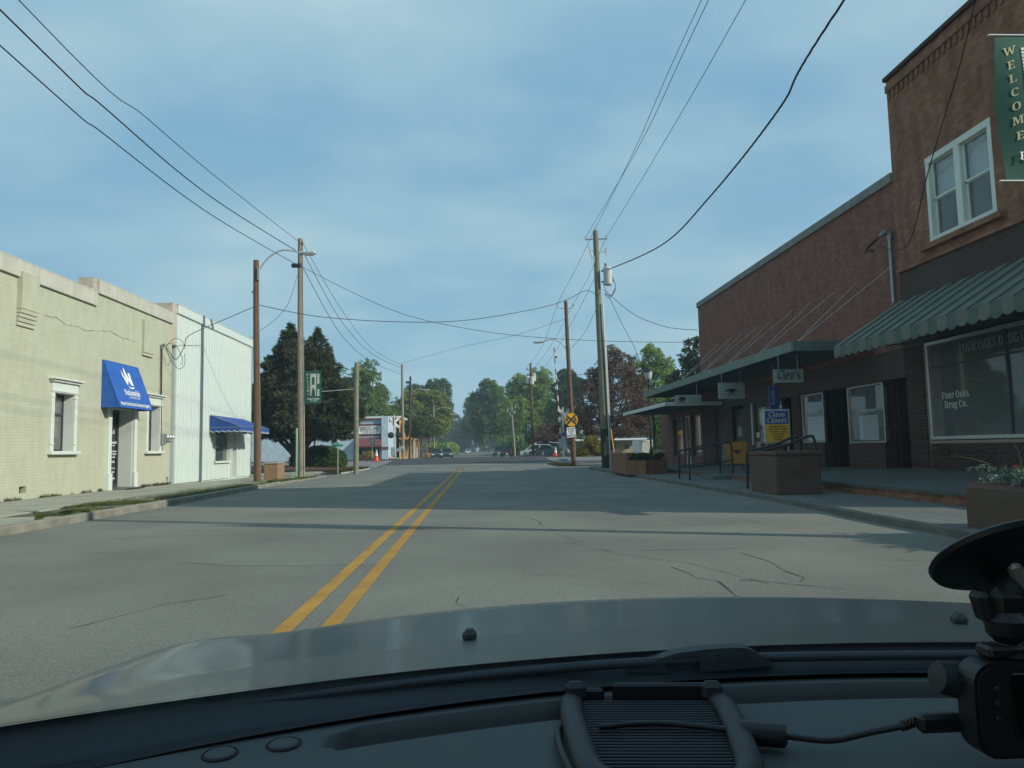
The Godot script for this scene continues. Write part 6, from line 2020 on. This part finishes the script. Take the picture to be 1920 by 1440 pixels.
	tree("hedge_row", "line of low green shrubs beneath the trees past the cars", V(-9, 0, -165), 0.0, [[V(-9.0, 1.4, -160), V(1.8, 1.5, 12)], [V(-8.2, 1.0, -190), V(1.8, 1.3, 16)], [V(-8.6, 1.6, -230), V(2.4, 2.2, 20)]], 2600, 0.5, fresh, 37, {"category": "shrubs"})
	tree("hedge_row", "line of dark green shrubs under the trees on the right kerb", V(9, 0, -165), 0.0, [[V(8.4, 2.0, -150), V(2.2, 2.1, 9)], [V(8.0, 1.8, -180), V(2.2, 2.1, 16)], [V(8.6, 2.4, -225), V(3, 3, 20)]], 3000, 0.5, mid, 38, {"category": "shrubs"})
	# ---- trees that close the far end of the street
	var far_label := ["hazy tree closing the far end, leftmost of the row", "hazy tree closing the far end, second of the row", "hazy tree closing the far end, third of the row", "hazy tree closing the far end, fourth of the row", "hazy tree closing the far end, fifth of the row", "hazy tree closing the far end, last of the row"]
	for i in 6:
		var x: float = [-30.0, -17.0, -8.0, 2.0, 11.0, 24.0][i]
		var z: float = [-300.0, -310.0, -380.0, -420.0, -370.0, -300.0][i]
		var h: float = [11.0, 11.5, 11.0, 10.5, 12.0, 13.0][i]
		tree("far_tree", far_label[i], V(x, 0, z), 0.4, lobe_cloud(V(x, h, z), V(8, h * 0.95, 6), 14, 60 + i), 4500, 0.6, mid if i % 2 else [Color(0.03, 0.07, 0.02), Color(0.09, 0.14, 0.03)], 70 + i, {"group": "trees at the street end"})
	# a distant wood behind everything
	var r := RandomNumberGenerator.new()
	r.seed = 90
	var where := []
	for i in 26000:
		var a := r.randf_range(-1.25, 1.25)
		var d := r.randf_range(430, 520)
		if absf(sin(a) * d + 2.0) < 3.0 and d < 500: continue
		var h := 17.0 + 4.0 * sin(a * 23.0) + 3.0 * sin(a * 61.0 + 1.0)
		where.append([Transform3D(Basis.from_euler(V(r.randf(), r.randf() * TAU, 0)).scaled(Vector3.ONE * r.randf_range(1.2, 2.4)), V(sin(a) * d, h * pow(r.randf(), 0.7), -cos(a) * d)), Color(0.02, 0.05, 0.018).lerp(Color(0.07, 0.12, 0.03), r.randf())])
	scatter("distant_wood", "broad", "leaf", where, self, "stuff")
	# ---- grass
	where = []
	var n := FastNoiseLite.new()
	n.seed = 4
	n.frequency = 0.5
	for i in 26000:
		var z := r.randf_range(-13.4, -37.6)
		var k0 := left_kerb(z) - 0.15
		var x := r.randf_range(-8.95, k0)
		if z > -15.5 and x < lerpf(k0, -8.9, clampf((-13.4 - z) / 2.1, 0, 1)): continue
		var g := n.get_noise_2d(x * 1.5, z)
		if g < -0.1 or (z < -31 and r.randf() < 0.35): continue
		where.append([Transform3D(Basis(Vector3.UP, r.randf() * TAU).scaled(V(0.09, r.randf_range(0.03, 0.075) * (1.0 + g), 0.09)), V(x, left_y(z) - 0.02, z)), Color(0.08, 0.13, 0.03).lerp(Color(0.3, 0.31, 0.11), clampf(0.35 + g + r.randfn(0, 0.25), 0, 1))])
	for i in 1500:
		var z := r.randf_range(-18, -29)
		where.append([Transform3D(Basis(Vector3.UP, r.randf() * TAU).scaled(V(0.05, 0.05, 0.05)), V(r.randf_range(-8.8, left_kerb(z) - 0.2), left_y(z) + 0.03, z)), Color(0.5, 0.5, 0.42)])
	for i in 5000:
		where.append([Transform3D(Basis(Vector3.UP, r.randf() * TAU).scaled(V(0.11, 0.09, 0.11)), V(r.randf_range(-8.75, -7.85), 0.13, r.randf_range(-42.3, -54))), Color(0.07, 0.09, 0.03).lerp(Color(0.2, 0.19, 0.07), r.randf())])
	for i in 2600:
		where.append([Transform3D(Basis(Vector3.UP, r.randf() * TAU).scaled(V(0.12, 0.1, 0.12)), V(r.randf_range(5.3, 7.0), 0.02, r.randf_range(-49.0, -57.0))), Color(0.06, 0.08, 0.02).lerp(Color(0.17, 0.16, 0.05), r.randf())])
	scatter("grass", "blade", "blade", where, self, "stuff")
	where = []
	for i in 900:
		var z := r.randf_range(-29.4, -14)
		if n.get_noise_1d(z * 2.0) < 0.05 or (z < -24.3 and z > -26.8): continue
		where.append([Transform3D(Basis(Vector3.UP, r.randf() * TAU).scaled(V(0.06, r.randf_range(0.05, 0.16), 0.06)), V(-11.98 + r.randf() * 0.06, 0.14, z)), Color(0.07, 0.1, 0.03).lerp(Color(0.22, 0.2, 0.09), r.randf())])
	scatter("weeds", "blade", "blade", where, self, "stuff")
	# ---- plants in the planters
	var o := thing("flower_clump", "flowering clump with long grassy leaves in the planter by the banner pole", "plant")
	where = []
	for i in 420:
		var p := V(6.42 + r.randfn(0, 0.16), 0.68 + r.randf() * 0.17, -8.1 + r.randfn(0, 0.38))
		where.append([Transform3D(Basis.from_euler(V(r.randf(), r.randf() * TAU, 0)).scaled(Vector3.ONE * r.randf_range(0.03, 0.06)), p), Color(0.03, 0.07, 0.05).lerp(Color(0.2, 0.24, 0.22), r.randf())])
	scatter("leaves", "broad", "leaf", where, o, "stuff")
	var s := S.new()
	for q in [[0.0, -0.25, 0.55], [0.1, 0.28, 0.4], [-0.15, -0.5, 0.3], [0.2, 0.1, 0.35], [-0.05, 0.45, 0.25], [0.1, -0.1, 0.6]]:
		var b0 := V(6.42 + q[0] * 0.6, 0.7, -8.25 + q[1])
		s.tube(curve([b0, b0 + V(q[0] * 0.5, q[2] * 0.7, q[1] * 0.3), b0 + V(q[0] * 1.3 - 0.06, q[2], q[1] * 0.9)], 4), [0.007, 0.007, 0.006, 0.006, 0.005, 0.005, 0.004, 0.003, 0.002], 4)
	part("stem", s, "stem_green", o)
	for q in [V(6.42, 0.86, -8.6), V(6.5, 0.84, -8.0), V(6.55, 0.9, -8.3)]:
		part("flower", S.new().lathe([Vector2(0, 0), Vector2(0.03, 0.01), Vector2(0.035, 0.025), Vector2(0, 0.03)], q, 8), "cone_orange", o)
	o = thing("planter_shrubs", "low dark trailing plants with a pale tuft in the angular brick planter", "plant")
	where = []
	for i in 700:
		var p := V(r.randf_range(6.1, 7.4), 0.66 + r.randf() * 0.22, r.randf_range(-33.2, -29.2))
		where.append([Transform3D(Basis.from_euler(V(r.randf(), r.randf() * TAU, 0)).scaled(Vector3.ONE * r.randf_range(0.06, 0.12)), p), Color(0.02, 0.04, 0.015).lerp(Color(0.08, 0.1, 0.04), r.randf())])
	for i in 40:
		where.append([Transform3D(Basis.from_euler(V(r.randf(), r.randf() * TAU, 0)).scaled(Vector3.ONE * 0.07), V(7.3 + r.randfn(0, 0.1), 0.85 + r.randf() * 0.2, -29.8 + r.randfn(0, 0.15))), Color(0.4, 0.4, 0.3)])
	scatter("leaves", "broad", "leaf", where, o, "stuff")


# ---------------------------------------------------------------- the car that the picture is taken from
func sweep(x: float) -> float:
	return 0.31 * (x - 0.4) * (x - 0.4)


func hood_y(x: float, t: float) -> float:
	var key := [[0.0, 0.924], [0.195, 0.8865], [0.21, 0.8842], [0.47, 0.853], [0.718, 0.786], [0.9, 0.7], [1.0, 0.6]]
	var y := 0.6
	for i in 6:
		if t <= key[i + 1][0]:
			var u: float = (t - key[i][0]) / (key[i + 1][0] - key[i][0])
			var a: float = key[maxi(i - 1, 0)][1]; var b: float = key[i][1]; var c: float = key[i + 1][1]; var d: float = key[mini(i + 2, 6)][1]
			y = cubic_interpolate(b, c, a, d, u) if i > 2 else lerpf(b, c, u)
			break
	var d := absf((x - 0.4) / 1.04)
	# the hood falls a little to its sides, ends in a crest over each wheel and rolls off
	var crest := 0.013 * exp(-pow((d - 0.9) / 0.07, 2.0)) * smoothstep(0.02, 0.25, t)
	return y + 0.015 * (1.0 - t) * d * d - 0.03 * t * pow(d, 4.0) + crest - 0.05 * smoothstep(0.94, 1.0, d)


func dash_y(x: float, z: float) -> float:
	var u := z - sweep(x)
	var y := 0.893 - 0.012 * smoothstep(-0.98, -0.72, u) - 0.09 * smoothstep(-0.72, -0.3, u)
	# the long demister slot
	var a := smoothstep(-0.96, -0.952, u) * (1.0 - smoothstep(-0.914, -0.906, u))
	var mid := absf(u + 0.933) / 0.027
	var end := -0.165 + 0.03 * (1.0 - sqrt(maxf(0.0, 1.0 - mid * mid)))
	a *= smoothstep(end, end + 0.01, x)
	return y - 0.034 * a


func car_interior() -> void:
	var s := S.new()
	var c := thing("own_car", "grey car around the viewer: hood, wiper, dashboard seen through the windscreen", "car")
	s.sheet(72, 60, func(i: int, j: int) -> Vector3:
		var x := lerpf(-0.64, 1.44, i / 72.0); var t := j / 60.0
		var z := lerpf(-1.03 + sweep(x), -2.45 + 0.36 * (x - 0.4) * (x - 0.4), t)
		return V(x, hood_y(x, t), z))
	part("hood", s, "hood_paint", c)
	for k in 2:
		s = S.new()
		var ex: float = [-0.64, 1.44][k]
		s.sheet(30, 4, func(i: int, j: int) -> Vector3:
			var t := i / 30.0 if k == 0 else 1.0 - i / 30.0
			var z := lerpf(-1.03 + sweep(ex), -2.45 + 0.36 * 1.04 * 1.04, t)
			var top := hood_y(ex, t)
			return V(ex + (-0.05 if k == 0 else 0.05) * sin(j / 4.0 * 1.5), lerpf(top - 0.004, 0.45, j / 4.0), z))
		part("fender", s, "hood_paint", c)
	s = S.new()
	s.sheet(20, 3, func(i: int, j: int) -> Vector3:
		var x := lerpf(-0.64, 1.44, i / 20.0)
		return V(x, lerpf(hood_y(x, 1.0) - 0.002, 0.3, j / 3.0), -2.45 + 0.36 * (x - 0.4) * (x - 0.4) - 0.03 * sin(j)))
	part("front_bumper", s, "hood_paint", c)
	s = S.new()
	s.sheet(30, 6, func(i: int, j: int) -> Vector3:
		var x := lerpf(-0.58, 1.38, i / 30.0); var t := j / 6.0
		return V(x, lerpf(0.9, hood_y(clampf(x, -0.55, 1.35), 0.0) - 0.002, t) - 0.012 * sin(PI * t) - 0.015 * pow(absf((x - 0.4) / 0.98), 4.0) * (1.0 - t), lerpf(-0.975, -1.045, t) + sweep(x)))
	s.sheet(30, 1, func(i: int, j: int) -> Vector3:
		var x := lerpf(-0.6, 1.4, i / 30.0)
		return V(x, 0.88 - 0.1 * j, lerpf(-1.0, -1.5, j) + sweep(x)))
	part("cowl", s, "cowl", c)
	s = S.new()
	s.sheet(30, 1, func(i: int, j: int) -> Vector3:
		var x := lerpf(-0.58, 1.38, i / 30.0)
		return V(x, 0.897 - 0.02 * pow(absf((x - 0.4) / 0.98), 4.0), (-1.012 if j else -0.978) + sweep(x)))
	part("windscreen_edge", s, "dash_dark", c)
	# wiper
	s = S.new()
	s.tube(curve([V(-0.27, 0.914, -0.9), V(0.0, 0.914, -0.975), V(0.2, 0.915, -1.0), V(0.39, 0.914, -1.008), V(0.75, 0.912, -0.985)], 4), 0.0065, 6)
	var w := part("wiper_arm", s, "cowl", c)
	s = S.new()
	s.prism(PackedVector2Array([Vector2(0.19, 0.905), Vector2(0.225, 0.918), Vector2(0.26, 0.9265), Vector2(0.3, 0.93), Vector2(0.335, 0.931), Vector2(0.352, 0.93), Vector2(0.366, 0.924), Vector2(0.392, 0.906), Vector2(0.29, 0.9), Vector2(0.287, 0.9225), Vector2(0.25, 0.92), Vector2(0.24, 0.912), Vector2(0.25, 0.9)]), 0.022, Transform3D(Basis(), V(0, 0, -1.02)))
	part("hinge_cover", s, "cowl", w)
	for q in [0.315, 0.333, 0.351]:
		part("rivet", S.new().lathe([Vector2(0.005, 0), Vector2(0.005, 0.003), Vector2(0, 0.003)], V(q, 0.921, -0.9975), 10, Basis(Vector3.RIGHT, PI / 2)), "plastic_black", w)
	for x in [-0.02, 0.82]:
		part("washer_nozzle", S.new().bev(V(x, hood_y(x, 0.205) + 0.007, -1.32 + sweep(x)), V(0.024, 0.022, 0.03), 0.008), "plastic_black", c)
	# dashboard
	s = S.new()
	s.sheet(190, 110, func(i: int, j: int) -> Vector3:
		var x := lerpf(-0.58, 1.38, i / 190.0)
		var z := lerpf(-0.42, -0.982, j / 110.0) + sweep(x)
		return V(x, dash_y(x, z), z))
	var d := part("dashboard", s, "dash", c)
	s = S.new()
	s.sheet(30, 6, func(i: int, j: int) -> Vector3:
		var x := lerpf(-0.58, 1.38, i / 30.0); var z := -0.42 + sweep(x)
		return V(x, lerpf(0.45, dash_y(x, z), j / 6.0), z + 0.05 * sin(PI * j / 6.0)))
	part("dash_front", s, "dash_dark", d)
	for q in [[-0.272, -0.808], [-0.212, -0.828]]:
		var y := dash_y(q[0], q[1])
		var b := part("vent_ring", S.new().lathe([Vector2(0.0185, -0.006), Vector2(0.0185, 0.001), Vector2(0.0165, 0.0022), Vector2(0.0162, -0.004)], V(q[0], y, q[1]), 22), "dash_dark", d)
		part("vent_cap", S.new().lathe([Vector2(0.0155, -0.004), Vector2(0.0155, 0.0016), Vector2(0.013, 0.0028), Vector2(0, 0.0032)], V(q[0], y, q[1]), 22), "dash", b)
	s = S.new()
	s.prism(PackedVector2Array([Vector2(-0.6, -0.58), Vector2(-0.36, -0.735), Vector2(-0.425, -0.845), Vector2(-0.6, -0.72)]), 0.03, Transform3D(Basis(Vector3.RIGHT, Vector3(0, 0, 1), Vector3.UP), V(0, 0.866, 0)))
	part("corner_trim", s, "dash_dark", c)
	# glass, roof, pillars, doors
	s = S.new()
	s.sheet(16, 12, func(i: int, j: int) -> Vector3:
		var t := j / 12.0; var u := i / 16.0 * 2.0 - 1.0
		var half := lerpf(0.97, 0.68, t)
		return V(0.4 + half * (1.0 - 2.0 * (1.0 - i / 16.0)), lerpf(0.9, 1.47, t) + 0.03 * sin(PI * t), lerpf(-0.99, -0.2, t) + 0.27 * u * u))
	part("windscreen", s, "windscreen", c)
	s = S.new()
	s.sheet(8, 8, func(i: int, j: int) -> Vector3:
		var x := lerpf(-0.32, 1.12, i / 8.0)
		return V(x, 1.5 - 0.1 * pow((x - 0.4) / 0.72, 4.0), lerpf(1.9, -0.22 + 0.27 * pow((x - 0.4) / 0.72, 2.0), j / 8.0)))
	part("roof", s, "hood_paint", c)
	for k in [-1.0, 1.0]:
		part("pillar", S.new().tube(curve([V(0.4 + 1.06 * k, 0.86, -0.78), V(0.4 + 0.88 * k, 1.22, -0.3), V(0.4 + 0.73 * k, 1.45, 0.05), V(0.4 + 0.72 * k, 1.46, 1.8)], 4), 0.04, 8), "dash_dark", c)
		part("pillar", S.new().tube([V(0.4 + 1.0 * k, 0.88, 0.55), V(0.4 + 0.74 * k, 1.44, 0.45)], 0.05, 8), "dash_dark", c)
		part("door", S.new().bev(V(0.4 + 1.03 * k, 0.6, 0.3), V(0.1, 0.56, 2.2), 0.03), "hood_paint", c)
		for z in [-1.55, 1.3]:
			var wh := part("wheel", S.new().lathe([Vector2(0.2, -0.1), Vector2(0.31, -0.1), Vector2(0.335, -0.06), Vector2(0.335, 0.06), Vector2(0.31, 0.1), Vector2(0.2, 0.1)], V(0.4 + 0.86 * k, 0.335, z), 20, Basis(Vector3.BACK, PI / 2)), "tyre", c)
			part("rim", S.new().lathe([Vector2(0, -0.08), Vector2(0.2, -0.09), Vector2(0.2, 0.09), Vector2(0, 0.08)], V(0.4 + 0.86 * k, 0.335, z), 14, Basis(Vector3.BACK, PI / 2)), "rim", wh)
	part("tail", S.new().bev(V(0.4, 0.75, 2.2), V(1.9, 0.9, 0.9), 0.15), "hood_paint", c)
	# ---- phone cradle on the dashboard
	var o := thing("phone_cradle", "black ribbed phone cradle lying on top of the dashboard", "phone holder")
	o.position = V(0.185, 0.884, -0.815)
	o.rotation.y = -0.1
	part("tray", S.new().bev(V(0, 0.004, 0), V(0.17, 0.01, 0.22), 0.004), "plastic_soft", o)
	for i in 26:
		part("rib", S.new().bev(V(0, 0.0098, -0.1 + i * 0.008), V(0.155, 0.0022, 0.0035), 0.0009), "plastic_soft", o)
	for k in [-1.0, 1.0]:
		s = S.new()
		s.tube(curve([V(0.088 * k, 0.014, -0.1), V(0.089 * k, 0.018, -0.05), V(0.083 * k, 0.018, 0.03), V(0.073 * k, 0.016, 0.1), V(0.05 * k, 0.014, 0.118), V(0, 0.012, 0.12)], 5), 0.0135, 10)
		part("side_rail", s, "plastic_soft", o).scale.y = 0.75
		part("clip", S.new().bev(V(0.082 * k, 0.02, -0.106), V(0.026, 0.024, 0.016), 0.006), "plastic_soft", o)
	part("far_lip", S.new().bev(V(0.025, 0.016, -0.112), V(0.125, 0.024, 0.008), 0.003), "plastic_black", o)
	part("far_lip", S.new().bev(V(-0.06, 0.013, -0.112), V(0.025, 0.018, 0.008), 0.003), "plastic_black", o)
	s = S.new()
	s.tube(curve([V(-0.1, 0.0, -0.05), V(-0.105, 0.008, 0.0), V(-0.1, 0.01, 0.06), V(-0.085, 0.006, 0.12)], 5), 0.004, 6)
	part("side_lever", s, "plastic_soft", o)
	# ---- cable with its ferrite bead
	o = thing("charging_cable", "black cable with a thick ferrite bead crossing from cradle to camera", "cable")
	part("cord", S.new().tube(curve([V(0.125, 0.9, -0.822), V(0.19, 0.901, -0.824), V(0.262, 0.9, -0.8), V(0.315, 0.898, -0.782), V(0.355, 0.897, -0.77), V(0.39, 0.908, -0.758), V(0.418, 0.918, -0.745)], 8), 0.0034, 8), "plastic_black", o)
	s = S.new()
	s.lathe([Vector2(0, -0.024), Vector2(0.009, -0.024), Vector2(0.0125, -0.021), Vector2(0.0125, 0.021), Vector2(0.009, 0.024), Vector2(0, 0.024)], V(0.291, 0.899, -0.789), 14, Basis(Vector3.UP, -0.3) * Basis(Vector3.BACK, -PI / 2))
	part("ferrite_bead", s, "plastic_black", o)
	s = S.new()
	for i in 5: s.lathe([Vector2(0.0035, 0), Vector2(0.0058, 0.0012), Vector2(0.0035, 0.003)], V(0.415 + 0.0036 * i, 0.918 + 0.001 * i, -0.745), 8, Basis(Vector3.BACK, -PI / 2))
	s.bev(V(0.45, 0.923, -0.737), V(0.045, 0.018, 0.014), 0.004)
	part("plug", s, "plastic_black", o)
	# ---- camera on its suction mount
	o = thing("dash_camera", "black dash camera hanging from a suction cup on the windscreen", "dash camera")
	s = S.new()
	var rim := PackedVector2Array()
	for q in [[0.052, 0.024, 0.0], [-0.052, 0.024, 0.25], [-0.052, -0.024, 0.5], [0.052, -0.024, 0.75]]:
		for k in 7:
			var a: float = TAU * (q[2] + 0.25 * k / 6.0)
			rim.append(Vector2(q[0] + 0.02 * cos(a), q[1] + 0.02 * sin(a)))
	s.prism(rim, 0.026, Transform3D(Basis(), V(0.537, 0.944, -0.729)))
	var inner := PackedVector2Array()
	for p in rim: inner.append(p * Vector2(0.96, 0.93))
	s.prism(inner, 0.032, Transform3D(Basis(), V(0.537, 0.944, -0.732)))
	part("body", s, "plastic_black", o)
	part("screen", S.new().bev(V(0.545, 0.95, -0.6993), V(0.09, 0.058, 0.002), 0.001), "screen_off", o)
	part("lens_barrel", S.new().lathe([Vector2(0, -0.01), Vector2(0.016, -0.01), Vector2(0.018, 0.0), Vector2(0.015, 0.02), Vector2(0, 0.022)], V(0.472, 0.962, -0.74), 16, Basis(Vector3.BACK, PI / 2 - 0.2)), "plastic_soft", o)
	for i in 3:
		part("button", S.new().lathe([Vector2(0, 0), Vector2(0.0032, 0), Vector2(0.0026, 0.0016), Vector2(0, 0.0018)], V(0.485, 0.965 - 0.0135 * i, -0.6996), 10, Basis(Vector3.RIGHT, PI / 2)), "plastic_soft", o)
	words("FullHD", 0.005, south(0.533, 0.9085, -0.698), "metal_pale", o)
	s = S.new()
	s.bev(V(0.517, 0.995, -0.72), V(0.06, 0.012, 0.024), 0.003)
	s.lathe([Vector2(0.016, 0), Vector2(0.011, 0.012), Vector2(0.018, 0.02), Vector2(0.02, 0.034), Vector2(0.013, 0.042)], V(0.515, 0.99, -0.722), 14)
	part("ball_joint", s, "plastic_black", o)
	s = S.new()
	s.bev(V(0.52, 1.035, -0.732), V(0.04, 0.04, 0.032), 0.01); s.bev(V(0.497, 1.036, -0.728), V(0.014, 0.032, 0.024), 0.005, Basis(Vector3.BACK, 0.25))
	part("clamp", s, "plastic_black", o)
	s = S.new()
	s.bev(V(0.54, 1.052, -0.725), V(0.012, 0.06, 0.02), 0.004, Basis(Vector3.BACK, 0.5))
	part("lever", s, "metal_grey", o)
	var tip := Basis(Vector3.RIGHT, -(PI / 2 - 0.615) + PI / 2)
	var axis := V(0, -0.816, 0.577)
	var cup := Basis(Vector3.RIGHT, atan2(0.577, -0.816))
	s = S.new()
	s.lathe([Vector2(0, 0.034), Vector2(0.02, 0.034), Vector2(0.03, 0.028), Vector2(0.05, 0.018), Vector2(0.068, 0.011), Vector2(0.074, 0.008), Vector2(0.076, 0.003), Vector2(0.073, 0.0), Vector2(0, 0.0)], V(0.545, 1.083, -0.757), 36, cup)
	part("suction_cup", s, "plastic_black", o)
	s = S.new()
	s.tube([V(0.545, 1.083, -0.757) + axis * 0.03, V(0.525, 1.04, -0.735)], [0.022, 0.018], 12)
	part("neck", s, "plastic_black", o)
